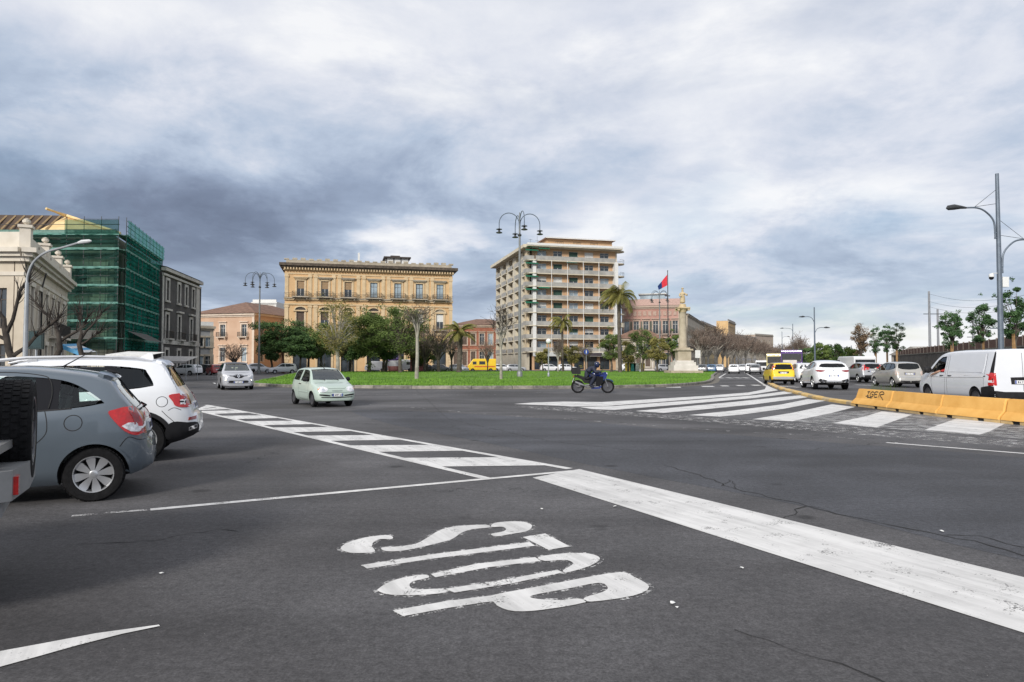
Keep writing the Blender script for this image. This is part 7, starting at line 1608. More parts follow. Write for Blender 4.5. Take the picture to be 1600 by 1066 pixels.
# vans and buses: box bodies with windows, lights and wheels
def box_vehicle(name, label, cat, px, py, head, L, W, H, paint, win, nose=.5, band=None, group=None):
    g = G(px, py); h = norm(head); t = thing(name, label, cat, g, math.atan2(-h[0], h[1]), group)
    hw = W/2; mb = MB()
    prof = [(-L/2, .35), (L/2, .35), (L/2, .35+(H-.35)*.42), (L/2-nose*.35, .35+(H-.35)*.55), (L/2-nose, H-.1), (L/2-nose-.25, H), (-L/2+.12, H), (-L/2, H-.12)]
    mb.prism_x(prof, -hw, hw); b = mb.build('body', paint, t, fix=True)
    bv = b.modifiers.new('bevel', 'BEVEL'); bv.width = .09; bv.segments = 2; bv.limit_method = 'ANGLE'
    for y in (L/2-.9, -L/2+1.0):
        for sg in (-1, 1):
            tm, rm = WM[0 if sg < 0 else 1]; o = link(bpy.data.objects.new('wheel', tm), t); o.location = (sg*(hw-.08), y, .34); o.scale = (1, 1.1, 1.1); link(bpy.data.objects.new('rim', rm), o)
    for (y0, y1, z0, z1) in win:
        for sg in (-1, 1):
            m2 = MB(); m2.box(*sorted((sg*(hw-.02), sg*(hw+.012))), y0, y1, z0, z1); m2.build('window', GLOSSG, t)
    m2 = MB(); m2.box(-hw+.12, hw-.12, -L/2-.014, -L/2+.02, H*.55, H*.86); m2.build('rear_window', GLOSSG, t)
    m2 = MB(); k = .35+(H-.35)*.57; zz = H-.16; y_a = L/2-nose*.35-.02; y_b = L/2-nose-.0
    m2.add([(-hw+.12, y_a+.03, k), (hw-.12, y_a+.03, k), (hw-.2, y_b+.06, zz), (-hw+.2, y_b+.06, zz)], [(0, 1, 2, 3)]); m2.build('windscreen', GLOSSG, t)
    for sg in (-1, 1):
        m2 = MB(); m2.box(*sorted((sg*(hw-.18), sg*(hw-.02))), -L/2-.02, -L/2+.02, .8, 1.15); m2.build('tail_light', REDL, t)
        m2 = MB(); m2.box(*sorted((sg*(hw-.32), sg*(hw-.05))), L/2-.03, L/2+.02, .72, .92); m2.build('headlight', WHITEL, t)
    if band:
        for sg in (-1, 1):
            m2 = MB(); m2.box(*sorted((sg*(hw-.02), sg*(hw+.008))), -L/2+.2, L/2-1.2, band[0], band[1]); m2.build('stripe', band[2], t)
    return t
WM = (wheel_mesh(.34, .22, 'steel', -1, True), wheel_mesh(.34, .22, 'steel', 1, True))
YEL = carpaint('ambulance_yellow', (.80, .52, .02))
box_vehicle('ambulance', 'yellow van parked behind the lawn before the brick red house', 'van', 753, 581.5, (-1, -.05), 5.2, 2.0, 2.45, YEL, [(1.0, 1.7, 1.4, 1.95), (-.6, .5, 1.4, 2.0)], .9, (.9, 1.15, mat('orange_stripe', (.6, .15, .02), .5)))
box_vehicle('van', 'white van parked behind the lawn right of the market stall', 'van', 628, 581.5, (1, 0), 5.0, 2.0, 2.3, CW, [(1.0, 1.7, 1.35, 1.85)], .9)
box_vehicle('van', 'small white van parked left of the market stall behind the trees', 'van', 590, 581.5, (-1, .1), 4.4, 1.9, 2.0, CW, [(.8, 1.4, 1.25, 1.7)], .9)
box_vehicle('van', 'white van roof showing beyond the silver SUV in the queue', 'van', 1336, 593, (.13, .99), 5.4, 2.0, 2.25, CW, [(1.2, 1.9, 1.4, 1.9)], .9)
box_vehicle('van', 'white van driving away in the boulevard beside the parked cars', 'van', 1190, 582.3, (.33, .94), 5, 2, 2.1, CW, [(1.2, 1.9, 1.4, 1.9)], .9)
bw = [(-3.6+i*1.35, -2.45+i*1.35, 1.5, 2.5) for i in range(6)]
box_vehicle('bus', 'cream yellow bus ahead of the yellow car', 'bus', 1214, 586.6, (.37, .93), 9.0, 2.4, 2.85, carpaint('bus_cream', (.62, .55, .28)), bw, .25)
tb = box_vehicle('bus', 'purple bus with a pale rear panel right of the cream bus', 'bus', 1238, 587.0, (.39, .92), 10, 2.5, 3.25, carpaint('bus_purple', (.09, .04, .20)), bw, .25)
m2 = MB(); m2.box(-1.0, .6, -5.03, -4.99, 1.35, 2.0); m2.build('rear_advert', mat('advert_pale', (.6, .55, .52), .5), tb)
# ---- motorcycle with rider
mo = G(926, 614.2); HM = norm((1, -.06))
t = thing('motorcycle', 'blue touring motorcycle with black top box crossing before the lawn', 'motorcycle', mo, math.atan2(-HM[0], HM[1])); t.scale = (1.06,)*3
BLUEP = carpaint('moto_blue', (.006, .022, .15)); METAL = mat('moto_metal', (.35, .35, .36), .35, metal=.8, var=.2)
mt_, mr_ = wheel_mesh(.32, .15, 'steel', 1, False, .74)
for y in (-.74, .74):
    o = link(bpy.data.objects.new('wheel', mt_), t); o.location = (0, y, .32); link(bpy.data.objects.new('rim', mr_), o)
def part(name, mtl, fn, smooth=True, par=None):
    mb = MB(); fn(mb); return mb.build(name, mtl, par or t, smooth, 45, fix=True)
part('tank', BLUEP, lambda m: m.tube([(0, .46, .80), (0, .34, .92), (0, .16, .95), (0, -.04, .86), (0, -.12, .78)], [.06, .15, .17, .13, .08], 12))
part('fairing', BLUEP, lambda m: m.add([(x*w, y, z) for y, z, w in [(.46, .98, .16), (.62, 1.06, .17), (.72, .92, .10), (.66, .72, .14), (.40, .62, .17), (.30, .78, .16)] for x in (-1, 1)], [(0, 2, 3, 1), (2, 4, 5, 3), (4, 6, 7, 5), (6, 8, 9, 7), (8, 10, 11, 9), (10, 0, 1, 11), (0, 10, 8, 6, 4, 2), (1, 3, 5, 7, 9, 11)]))
part('side_fairing', GLOSSB, lambda m: m.prism_x([(.52, .82), (.50, .52), (.34, .34), (-.10, .36), (-.22, .56), (-.10, .78), (.2, .84)], -.17, .17))
part('under_seat', BLACK, lambda m: m.prism_x([(-.05, .72), (-.12, .46), (-.42, .50), (-.62, .78), (-.4, .74)], -.13, .13))
part('belly_pan', BLUEP, lambda m: m.prism_x([(.46, .36), (.36, .22), (-.05, .20), (-.12, .28), (.2, .33)], -.14, .14))
part('windshield', GLD, lambda m: m.add([(-.16, .58, 1.05), (.16, .58, 1.05), (.12, .44, 1.30), (-.12, .44, 1.30)], [(0, 1, 2, 3)]), False)
part('headlight', WHITEL, lambda m: m.lathe([(.02, .74), (.085, .72), (.09, .68)], 10, 'y', (0, 0, .93)))
part('engine', METAL, lambda m: (m.box(-.15, .15, -.14, .28, .30, .62), m.tube([(.12, .25, .45), (.17, .0, .28), (.17, -.35, .30)], .03, 6), m.box(-.17, .17, -.05, .15, .40, .55)), False)
part('front_fork', METAL, lambda m: (m.tube([(-.09, .75, .32), (-.09, .48, 1.02)], .026, 6), m.tube([(.09, .75, .32), (.09, .48, 1.02)], .026, 6)))
part('front_mudguard', BLUEP, lambda m: [m.tube([(x, .74+math.cos(a)*.36, .32+math.sin(a)*.36) for a in [R(q) for q in range(40, 150, 15)]], .025, 5) for x in (-.06, -.02, .02, .06)])
part('swing_arm', METAL, lambda m: (m.tube([(-.10, -.12, .42), (-.10, -.74, .32)], .032, 6), m.tube([(.10, -.12, .42), (.10, -.74, .32)], .032, 6)))
part('seat', BLACK, lambda m: m.prism_x([(-.05, .80), (-.40, .80), (-.75, .92), (-.78, .87), (-.42, .70), (-.05, .70)], -.15, .15))
part('tail', BLACK, lambda m: m.prism_x([(-.35, .70), (-.85, .90), (-.95, .84), (-.40, .60)], -.10, .10))
part('plate_holder', BLACK, lambda m: m.prism_x([(-.86, .86), (-1.0, .52), (-.97, .50), (-.82, .84)], -.09, .09))
part('number_plate', PLATE, lambda m: m.prism_x([(-.93, .74), (-1.015, .54), (-1.005, .53), (-.92, .74)], -.08, .08), False)
part('tail_light', REDL, lambda m: m.box(-.08, .08, -.96, -.92, .80, .86), False)
part('exhaust', METAL, lambda m: m.tube([(.17, -.30, .32), (.20, -.55, .42), (.21, -.88, .55)], [.04, .06, .055], 8))
part('handlebar', BLACK, lambda m: m.tube([(-.36, .36, 1.04), (-.2, .44, 1.06), (.2, .44, 1.06), (.36, .36, 1.04)], .016, 6))
part('mirror', BLACK, lambda m: [(m.tube([(s*.26, .44, 1.06), (s*.34, .47, 1.20)], .008, 5), m.tube([(s*.30, .46, 1.22), (s*.42, .46, 1.23)], [.035, .03], 6)) for s in (-1, 1)])
part('top_box', BLACK, lambda m: m.prism_x([(-.60, .93), (-1.02, .95), (-1.08, 1.15), (-1.0, 1.26), (-.72, 1.27), (-.60, 1.15)], -.24, .24))
rd = thing('person', 'motorcyclist in dark jacket and helmet leaning over the handlebars', 'person', mo, t.rotation_euler[2]); rd.scale = (1.06,)*3
pts = [(0, -.36, .90, (.15, .14)), (0, -.26, 1.04, (.15, .13)), (0, -.10, 1.16, (.17, .13)), (0, .06, 1.24, (.13, .10)), (0, .14, 1.29, .06)]
ed = [(0, 1), (1, 2), (2, 3), (3, 4)]
for sg in (-1, 1):
    b = len(pts)
    pts += [(sg*.19, .04, 1.21, .085), (sg*.34, .14, 1.02, .062), (sg*.34, .34, 1.07, .045), (sg*.12, -.32, .86, .11), (sg*.24, .12, .84, .095), (sg*.20, -.10, .46, .062), (sg*.20, -.12, .36, .05), (sg*.21, .06, .31, .045)]
    ed += [(3, b), (b, b+1), (b+1, b+2), (0, b+3), (b+3, b+4), (b+4, b+5), (b+5, b+6), (b+6, b+7)]
pts = [p[:3]+((tuple(q*1.3 for q in p[3]) if isinstance(p[3], tuple) else p[3]*1.3),) for p in pts]
skinned('body', pts, ed, mat('rider_suit', (.012, .016, .035), .7, var=.3, scale=9), rd, 2)
mb = MB(); mb.lathe([(.02, -.15), (.10, -.13), (.135, -.03), (.14, .05), (.115, .12), (.05, .155), (.01, .16)], 16, 'z', (0, .22, 1.40)); mb.build('helmet', mat('helmet_blue', (.012, .02, .06), .2, coat=.5), rd, True, 60)
mb = MB(); mb.tube([(0+.10*math.sin(a), .22+.142*math.cos(a), 1.41) for a in [R(q) for q in range(-60, 61, 20)]], .04, 6); mb.build('visor', GLOSSB, rd, True, 60)
for sg in (-1, 1):
    g0 = [(sg*.33, .34, 1.06, .04), (sg*.335, .385, 1.05, .036)]; e0 = [(0, 1)]
    for k in range(4):
        b = len(g0); xx = sg*(.30+.022*k); g0 += [(xx, .43, 1.065-.004*k, .012), (xx, .445, 1.03, .011), (xx, .415, 1.015, .010)]; e0 += [(1, b), (b, b+1), (b+1, b+2)]
    b = len(g0); g0 += [(sg*.285, .37, 1.03, .013), (sg*.28, .40, 1.02, .011)]; e0 += [(1, b), (b, b+1)]
    skinned('glove', g0, e0, BLACK, rd, 1)
# ------------------------------------------------------------------ street furniture
GALV = mat('galvanised', (.36, .38, .40), .45, metal=.5, var=.12, scale=2); GREYP = mat('lamp_grey', (.20, .21, .21), .5, metal=.3, var=.15); DLMP = mat('lamp_dark', (.03, .033, .036), .45, var=.2); OPAL = mat('opal_glass', (.72, .73, .72), .3, var=.04)
BLUEG = mat('lamp_bluegrey', (.13, .16, .20), .5, metal=.3, var=.15)
def mast(px, D, y_top, label, rot=0.0, n=4):
    z = hz(y_top, D); t = thing('street_lamp', label, 'lamp', (X(px, D), D, .15 if px > 500 else 0), rot, 'tall curved lamp posts around the lawn')
    mb = MB(); mb.tube([(0, 0, 0), (0, 0, 1.2), (0, 0, z-2.2), (0, 0, z)], [.19, .17, .10, .05], 10); mb.lathe([(.30, 0), (.30, .5), (.22, .62)], 12); mb.build('pole', GREYP, t, True)
    mb = MB(); mb.lathe([(.10, z-2.5), (.2, z-2.42), (.2, z-2.3), (.1, z-2.2)], 10); mb.build('collar', DLMP, t, True)
    for k in range(n):
        a = 2*math.pi*k/n; c, s = math.cos(a), math.sin(a); mb = MB(); ra = 1.05
        pts = [(c*.05, s*.05, z-1.9)]+[(c*(.05+ra-ra*math.cos(q)), s*(.05+ra-ra*math.cos(q)), z-1.2+1.1*math.sin(q)) for q in [R(v) for v in range(0, 181, 15)]]+[(c*(.05+2*ra), s*(.05+2*ra), z-1.65)]
        mb.tube(pts, .045, 6, False); ar = mb.build('arm', BLUEG, t, True)
        e = (c*(.05+2*ra), s*(.05+2*ra), z-1.65); mb = MB(); mb.lathe([(.04, .0), (.06, -.1), (.30, -.16), (.32, -.2), (.10, -.24), (.12, -.42), (.32, -.50), (.34, -.56), (.2, -.60)], 12, 'z', e); mb.build('lamp_head', DLMP, ar, True)
    return t
mast(812, 70, 333, 'tall four-armed curved lamp post in the middle of the lawn', R(12)); mast(405, 107, 425, 'tall curved lamp post left of the palazzo', R(20), 6); mast(1031, 135, 455, 'tall curved lamp post behind the flagpole', R(30))
for px, D, y, lb in ((857, 70, 531, 'small globe lamp on the lawn before the apartment block'), (1000, 112, 552, 'small globe lamp at the right end of the lawn')):
    z = hz(y, D); t = thing('globe_lamp', lb, 'lamp', (X(px, D), D, .15), 0, 'globe lamps on the lawn')
    mb = MB(); mb.tube([(0, 0, 0), (0, 0, z-.55)], [.07, .045], 8); mb.lathe([(.13, 0), (.12, .4), (.07, .5)], 10); mb.build('pole', GALV, t, True)
    mb = MB(); mb.lathe([(.03, -.27), (.17, -.22), (.26, -.08), (.27, .04), (.2, .18), (.08, .26), (.01, .27)], 14, 'z', (0, 0, z-.30)); mb.build('globe', OPAL, t, True, 180)
# left single-arm lamp
D = 28; t = thing('street_lamp', 'galvanised lamp post with one curved arm at the left edge', 'lamp', (X(40, D), D, 0)); z1, z2 = hz(430, D), hz(376, D); ax = X(138, D)-X(40, D)
mb = MB(); mb.tube([(0, 0, 0), (0, 0, 2.5), (0, 0, z1-.3)], [.11, .09, .065], 10); mb.build('pole', GALV, t, True)
mb = MB(); mb.tube(catmull([(0, 0, z1-.35), (.02, 0, z1), (.25, 0, z1+.55), (.75, 0, z1+.95), (1.5, 0, z2-.25), (ax-.45, 0, z2-.06)], 5), .045, 7); ar = mb.build('arm', GALV, t, True)
mb = MB(); mb.tube([(ax-.5, 0, z2-.07), (ax-.35, 0, z2-.03), (ax-.05, 0, z2), (ax+.05, 0, z2+.01)], [.05, .085, .075, .02], 8); mb.build('lamp_head', mat('lamp_pale', (.55, .57, .58), .4), ar, True)
# sign box and awning on the left
D = 33; t = thing('sign_board', 'dark green notice board on a post beside the left lamp', 'sign', (X(57, D), D, 0))
mb = MB(); mb.tube([(0, 0, 0), (0, 0, hz(545, D))], .05, 6); mb.build('post', GALV, t)
mb = MB(); mb.box(-.34, .34, -.07, .07, hz(546, D), hz(517, D)); mb.build('board', mat('board_green', (.012, .03, .03), .4), t)
mb = MB(); mb.box(-.29, .29, -.085, -.07, hz(544, D), hz(519, D)); mb.build('board_face', mat('board_face', (.02, .045, .05), .3, var=.3, scale=6), t)
D = 50; t = thing('market_awning', 'blue and white sloping awning beside the pruned trees', 'awning', (X(96, D), D, 0)); aw = X(128, D)-X(96, D)
AWB = mat('awning_blue', (.08, .30, .52), .7); AWW = mat('awning_white', (.62, .64, .66), .7)
for k in range(4):
    f0, f1 = k/4, (k+1)/4; za = lambda f: hz(538, D)-f*.62
    mb = MB(); mb.add([(f0*aw, 0, za(f0)), (f1*aw, 0, za(f1)), (f1*aw, 1.8, za(f1)+.1), (f0*aw, 1.8, za(f0)+.1)], [(0, 1, 2, 3)]); mb.build('awning_panel', AWW if k % 2 else AWB, t)
mb = MB(); mb.add([(0, 0, za(0)), (aw, 0, za(1)), (aw, -.02, za(1)-.28), (0, -.02, za(0)-.32)], [(0, 1, 2, 3)]); mb.build('valance', AWB, t)
for x, y in ((0, 0), (aw, 0), (0, 1.8), (aw, 1.8)): mb = MB(); mb.tube([(x, y, 0), (x, y, za(x/aw)+(.1 if y else 0))], .03, 5); mb.build('post', GALV, t)
# low white market canopies seen over the SUV
for j, (px0, px1, y0, y1, D) in enumerate([(165, 226, 548, 554, 40), (236, 292, 556, 563, 62)]):
    t = thing('canopy', ['low white canopy frame just above the white SUV roof', 'grey tarpaulin canopy left of the parked white hatchback'][j], 'canopy', (X(px0, D), D, 0)); w = X(px1, D)-X(px0, D); za, zb = hz(y0, D), hz(y1, D)
    CM = mat('canopy_%d' % j, ((.62, .62, .60), (.30, .29, .28))[j], .8, var=.15)
    mb = MB(); mb.add([(0, 0, zb), (w, 0, zb-.1), (w, 2.4, za-.05), (0, 2.4, za), (0, 0, zb-.22), (w, 0, zb-.3)], [(0, 1, 2, 3), (4, 5, 1, 0)]); mb.build('canopy_roof', CM, t)
    for x, y in ((.05, .05), (w-.05, .05), (.05, 2.3), (w-.05, 2.3)): mb = MB(); mb.tube([(x, y, 0), (x, y, zb-.12)], .03, 5); mb.build('post', GALV, t)
# right big lamp with two arms, camera dome
D = 35.5; t = thing('street_lamp', 'tall lamp post with two curved arms and camera dome at the right', 'lamp', (X(1564, D), D, 0)); zt = hz(269, D)
mb = MB(); mb.tube([(0, 0, 0), (0, 0, 4), (0, 0, zt)], [.15, .13, .085], 10); mb.build('pole', BLUEG, t, True)
def swan(z, sx, reach, rise, nm):
    pts = catmull([(sx*.17, 0, z-.35), (sx*.17, 0, z), (sx*.25, 0, z+rise*.55), (sx*.65, 0, z+rise*.95), (sx*1.1, 0, z+rise*1.12), (sx*reach, 0, z+rise*1.12)], 5)
    mb = MB(); mb.tube(pts, .045, 7); mb.box(min(0, sx*.2), max(0, sx*.2), -.04, .04, z-.05, z+.0); mb.box(min(0, sx*.2), max(0, sx*.2), -.04, .04, z-.32, z-.27); a = mb.build('arm', BLUEG, t, True)
    e = pts[-1]; mb = MB(); mb.tube([e-Vector((sx*.1, 0, 0)), e+Vector((sx*.2, 0, .03)), e+Vector((sx*.55, 0, .04)), e+Vector((sx*.85, 0, .0)), e+Vector((sx*.95, 0, -.03))], [.05, .09, .15, .13, .03], 9); h = mb.build('lamp_head', DLMP, a, True)
    mb = MB(); mb.tube([(0, 0, z+rise*2.0), (sx*reach*.72, 0, z+rise*1.13)], .012, 4); mb.tube([(0, 0, z+rise*1.32), (sx*reach*.8, 0, z+rise*1.14)], .012, 4); mb.build('stay_rod', DLMP, t)
swan(hz(362, D), -1, 1.75, 1.15, 'a'); swan(hz(416, D), 1, 1.9, 1.25, 'b')
zc = hz(432, D); mb = MB(); mb.tube([(0, 0, zc+.18), (-.4, 0, zc+.18)], .02, 5); mb.lathe([(.1, .15), (.13, .05), (.12, -.02)], 10, 'z', (-.42, 0, zc)); cmo = mb.build('camera_housing', OPAL, t, True)
mb = MB(); mb.lathe([(.115, -.02), (.11, -.10), (.05, -.16), (.005, -.17)], 10, 'z', (-.42, 0, zc)); mb.build('camera_dome', GLOSSB, cmo, True)
mb = MB(); mb.box(.1, .42, -.1, .1, zc-.55, zc-.02); mb.build('control_box', OPAL, t)
mb = MB(); mb.tube([(-.55, 0, hz(513, D)), (0, 0, hz(513, D))], .03, 5); mb.build('bracket', BLUEG, t)
# far lamps and tram poles
def farlamp(px, D, y, label, arms, name='street_lamp', r=.10):
    t = thing(name, label, 'lamp', (X(px, D), D, 0), 0, 'lamp posts beyond the queue'); z = hz(y, D)
    mb = MB(); mb.tube([(0, 0, 0), (0, 0, z)], [r*1.3, r*.7], 7); mb.build('pole', BLUEG, t, True)
    for (sx, ln, yy) in arms:
        za = hz(yy, D); mb = MB(); mb.tube(catmull([(0, 0, za-.8), (sx*.3, 0, za-.2), (sx*ln*.6, 0, za), (sx*ln, 0, za)], 4), .04, 5); a = mb.build('arm', BLUEG, t, True)
        mb = MB(); mb.tube([(sx*ln, 0, za), (sx*(ln+.3), 0, za+.02), (sx*(ln+.8), 0, za-.02)], [.05, .13, .04], 6); mb.build('lamp_head', DLMP, a, True)
farlamp(1273, 88, 480, 'lamp post with two arms above the green clump', [(-1, 1.2, 495), (1, 1.2, 512)])
farlamp(1239, 150, 506, 'thin lamp post left of the two-armed one', [(-1, 2.0, 513)]); farlamp(1222, 200, 518, 'distant lamp post above the avenue trees', [(1, 1.5, 526)]); farlamp(1330, 130, 540, 'small lamp post above the white van roof', [(-1, 2.0, 543)])
poles = []
for px, D, y, lb in ((1453, 105, 455, 'tall concrete catenary pole'), (1466, 112, 483, 'shorter catenary pole beside the tall one'), (1521, 100, 505, 'thin catenary pole left of the big lamp')):
    t = thing('catenary_pole', lb+' behind the wall', 'pole', (X(px, D), D, 0), 0, 'catenary poles behind the wall'); z = hz(y, D)
    mb = MB(); mb.tube([(0, 0, 0), (0, 0, z)], [.22, .15], 7); mb.build('pole', mat('concrete_pole', (.25, .26, .28), .8), t, True)
    mb = MB(); za = z*.72; mb.box(-.9, 4.2 if px == 1453 else .9, -.05, .05, za, za+.1); mb.build('crossbar', DLMP, t); poles.append((X(px, D), D, z))
for j, (dz_, y0) in enumerate(((-.4, 500), (-1.6, 508), (-2.4, 518))):
    mb = MB(); a = Vector((poles[0][0], 105, poles[0][2]+dz_)); e = P(1640, y0-46, 60); pts = [a.lerp(e, k/10)-Vector((0, 0, 1.0*math.sin(math.pi*k/10))) for k in range(11)]
    mb.tube(pts, .018, 3, False); tag(mb.build('overhead_wire', DLMP), ['topmost thin overhead wire right of the catenary poles', 'middle thin overhead wire right of the catenary poles', 'lowest thin overhead wire right of the catenary poles'][j], 'wire', 'overhead wires')
# ---- retaining wall with slatted fence
WA, WB = Vector((X(1900, 30), 30, 0)), Vector((X(1396, 116), 116, 0)); wd = (WB-WA).normalized(); wl = (WB-WA).length; wang = math.atan2(wd.y, wd.x)
t = thing('retaining_wall', 'long dark wall with brown fence at the right', 'wall', WA, wang)
mb = MB(); mb.box(0, wl, -.4, 0, 0, 2.85); mb.build('wall_body', mat('dark_wall', (.055, .05, .045), .95, scale=.6, col2=(.11, .10, .09), bump=.6), t)
mb = MB(); mb.box(0, wl, -.45, .06, 2.85, 2.98); mb.build('coping', mat('wall_coping', (.16, .15, .13), .9), t)
FBR = mat('fence_brown', (.10, .05, .035), .75, var=.25, scale=2); n = int(wl/2.4)
for i in range(n):
    x = i*2.4; mb = MB(); mb.box(x+.05, x+2.35, -.24, -.18, 3.0, 3.75); mb.build('fence_panel', FBR, t); mb = MB(); mb.box(x-.05, x+.05, -.28, -.14, 2.98, 3.85); mb.build('fence_post', mat('fence_post', (.2, .17, .15), .7), t)
sw = [WA+Vector((-wd.y, wd.x, 0))*.02, WB+Vector((-wd.y, wd.x, 0))*.02, WB+Vector((-wd.y, wd.x, 0))*3.2, WA+Vector((-wd.y, wd.x, 0))*3.2]
mb = MB(); mb.prism([(p.x, p.y) for p in sw], 0, .13); tag(mb.build('pavement', mat('pavement', (.17, .16, .15), .9, var=.15, scale=1.5), fix=True), 'grey pavement along the right wall', None, None, 'structure')
for j, (px, w, h, dD) in enumerate(((1440, 22, 4.4, 130), (1416, 12, 4.0, 150), (1500, 14, 4.2, 120))):
    t = thing('low_roof', ['long low railway shed roof above the fence', 'small shed roof left of the long one', 'pale shed roof behind the van'][j], 'shed', (X(px, dD), dD, 0))
    mb = MB(); mb.box(0, w, 0, 6, 0, h-.5); mb.build('shed_wall', mat('shed_wall', (.42, .38, .33), .9), t); mb = MB(); mb.prism_x([(-.5, h-.5), (3, h+.5), (6.5, h-.5)], -.4, w+.4); mb.build('roof', mat('shed_roof', (.36, .34, .31), .8), t)
# ---- yellow concrete barriers
YBAR = mat('barrier_yellow', (.62, .32, .07), .75, scale=2.2, col2=(.74, .42, .115), bump=.3, bscale=14, lo=.3, hi=.7); YDIRT = mat('barrier_base', (.42, .31, .17), .85, scale=4, col2=(.58, .40, .17), bump=.3)
bp = [G(1326, 633.5), G(1386, 641), G(1463, 651), G(1562, 661.5), G(1690, 675), G(1860, 694)]
BL = ['first yellow concrete barrier with black graffiti', 'second yellow concrete barrier right of the graffiti', 'third yellow concrete barrier from the graffiti end', 'fourth yellow barrier at the right edge', 'fifth yellow barrier beyond the right edge']
for i in range(5):
    a, c = bp[i], bp[i+1]; d = (c-a); L_ = d.length; ang = math.atan2(d.y, d.x); t = thing('concrete_barrier', BL[i], 'barrier', a, ang, 'yellow concrete barriers'); h = .63
    # local: x along, -y toward the camera
    prof = [(-.02, .09), (.0, .16), (.14, .30), (.20, .58), (.22, h), (.36, h), (.38, .58), (.44, .30), (.58, .16), (.60, .09)]
    e0 = .16 if i == 0 else .03; m_ = MB(); np_ = len(prof); xs = [e0, e0+.03, L_-.05, L_-.02]
    vs = []
    for k, x in enumerate(xs):
        sh = .03 if k in (0, 3) else 0
        for (y, z) in prof: vs.append((x+(.16*z/h if i == 0 and k < 2 else 0), y+(sh if y < .3 else -sh), z-(sh if z > .5 else 0)))
    m_.add(vs, [(k*np_+q, (k+1)*np_+q, (k+1)*np_+q+1, k*np_+q+1) for k in range(3) for q in range(np_-1)]+[tuple(range(np_)), tuple(3*np_+q for q in range(np_-1, -1, -1))])
    m_.build('barrier_body', YBAR, t, True, 30, fix=True)
    m_ = MB(); fx = (.22, .72); m_.box(.0+e0, L_*fx[0]-.12, .0, .58, 0, .095); m_.box(L_*fx[0]+.12, L_*fx[1]-.12, 0, .58, 0, .095); m_.box(L_*fx[1]+.12, L_-.012, 0, .58, 0, .095); m_.build('barrier_foot', YDIRT, t)
    m_ = MB(); [m_.box(L_*f-.12, L_*f+.12, .04, .5, .0, .094) for f in fx]; m_.build('drain_slot', SEAM, t)
    if i == 0:
        INKB = mat('graffiti_black', (.012, .012, .014), .7); face = lambda x, z: (.95+(x-.68)*1.7, .14+.06*(min(.57, .31+(z-.30)*1.05)-.30)/.28-.008, min(.6, .31+(z-.30)*1.05))
        St = [[(.72, .52), (.82, .53)], [(.78, .53), (.74, .38)], [(.68, .37), (.80, .385)], [(1.0, .50), (.92, .535), (.85, .46), (.86, .38), (.94, .37), (.97, .44), (.91, .44)], [(1.14, .535), (1.03, .53), (1.02, .37), (1.13, .375)], [(1.02, .455), (1.11, .455)], [(1.19, .37), (1.21, .53), (1.32, .555), (1.36, .49), (1.23, .445), (1.33, .34), (1.37, .285)], [(.74, .335), (.86, .335), (.92, .325)]]
        for q in St:
            pts = catmull([face(x, z) for x, z in q], 4) if len(q) > 2 else [Vector(face(*p)) for p in q]
            m_ = MB()
            for a_, b_ in zip(pts, pts[1:]):
                tt = (b_-a_).normalized(); n_ = Vector((tt.z, 0, -tt.x))*.017
                m_.add([a_+n_, a_-n_, b_-n_+tt*.006, b_+n_+tt*.006], [(0, 1, 2, 3)])
            m_.build('graffiti_stroke', INKB, t)
# yellow painted kerb curving away
YK = mat('kerb_yellow', (.55, .36, .12), .85, scale=2.5, col2=(.66, .46, .18), bump=.4); YKD = mat('kerb_worn', (.34, .27, .18), .9, scale=2.5, col2=(.5, .38, .2), bump=.4)
kp = catmull([G(1199, 600), G(1212, 607), G(1240, 615), G(1275, 624), G(1310, 630), G(1338, 634)], 8); acc2 = [0]
for a, c in zip(kp, kp[1:]): acc2.append(acc2[-1]+(c-a).length)
def kat(s):
    for i in range(len(kp)-1):
        if acc2[i+1] >= s: return kp[i].lerp(kp[i+1], (s-acc2[i])/(acc2[i+1]-acc2[i]))
    return kp[-1]
t = thing('traffic_kerb', 'yellow painted kerb curving from the barriers to the boulevard', None, kind='structure'); nk = int(acc2[-1]/.9)
for i in range(nk):
    a, c = kat(acc2[-1]*i/nk+.01), kat(acc2[-1]*(i+1)/nk-.01); d = (c-a).normalized(); n_ = Vector((-d.y, d.x, 0)); m_ = MB()
    q = [a-n_*.0, c-n_*.0, c+n_*.34, a+n_*.34]; q2 = [a+n_*.05, c+n_*.05, c+n_*.3, a+n_*.3]; h = .125+random.uniform(-.008, .008)
    m_.add([(p.x, p.y, 0) for p in q]+[(p.x, p.y, h-.03) for p in q]+[(p.x, p.y, h) for p in q2], [(0, 1, 5, 4), (1, 2, 6, 5), (2, 3, 7, 6), (3, 0, 4, 7), (4, 5, 9, 8), (5, 6, 10, 9), (6, 7, 11, 10), (7, 4, 8, 11), (8, 9, 10, 11)]); m_.build('kerb_stone', YK if i % 3 else YKD, t, fix=True)
# weeds behind the barriers
rg = random.Random(9); m_ = MB(); vs = []; fs = []
for i in range(2600):
    f = rg.random(); f = f*.28 if rg.random() < .45 else f
    p = bp[0].lerp(bp[4], f)+Vector((rg.uniform(.65, 1.5), rg.uniform(-.1, .5), 0)); hh = rg.uniform(.15, .5)*(1.75 if .02 < f < .10 else .95); a = rg.uniform(0, 6.3); k = len(vs); w = .010
    tx = Vector((math.cos(a), math.sin(a), 0)); vs += [p-tx*w, p+tx*w, p+Vector((rg.uniform(-.14, .14), rg.uniform(-.14, .14), hh))]; fs.append((k, k+1, k+2))
m_.add(vs, fs); tag(m_.build('weeds', leafmat('weed_green', (.05, .10, .02), (.16, .20, .06))), 'green weeds growing behind the yellow barriers', 'weeds', None, 'stuff')
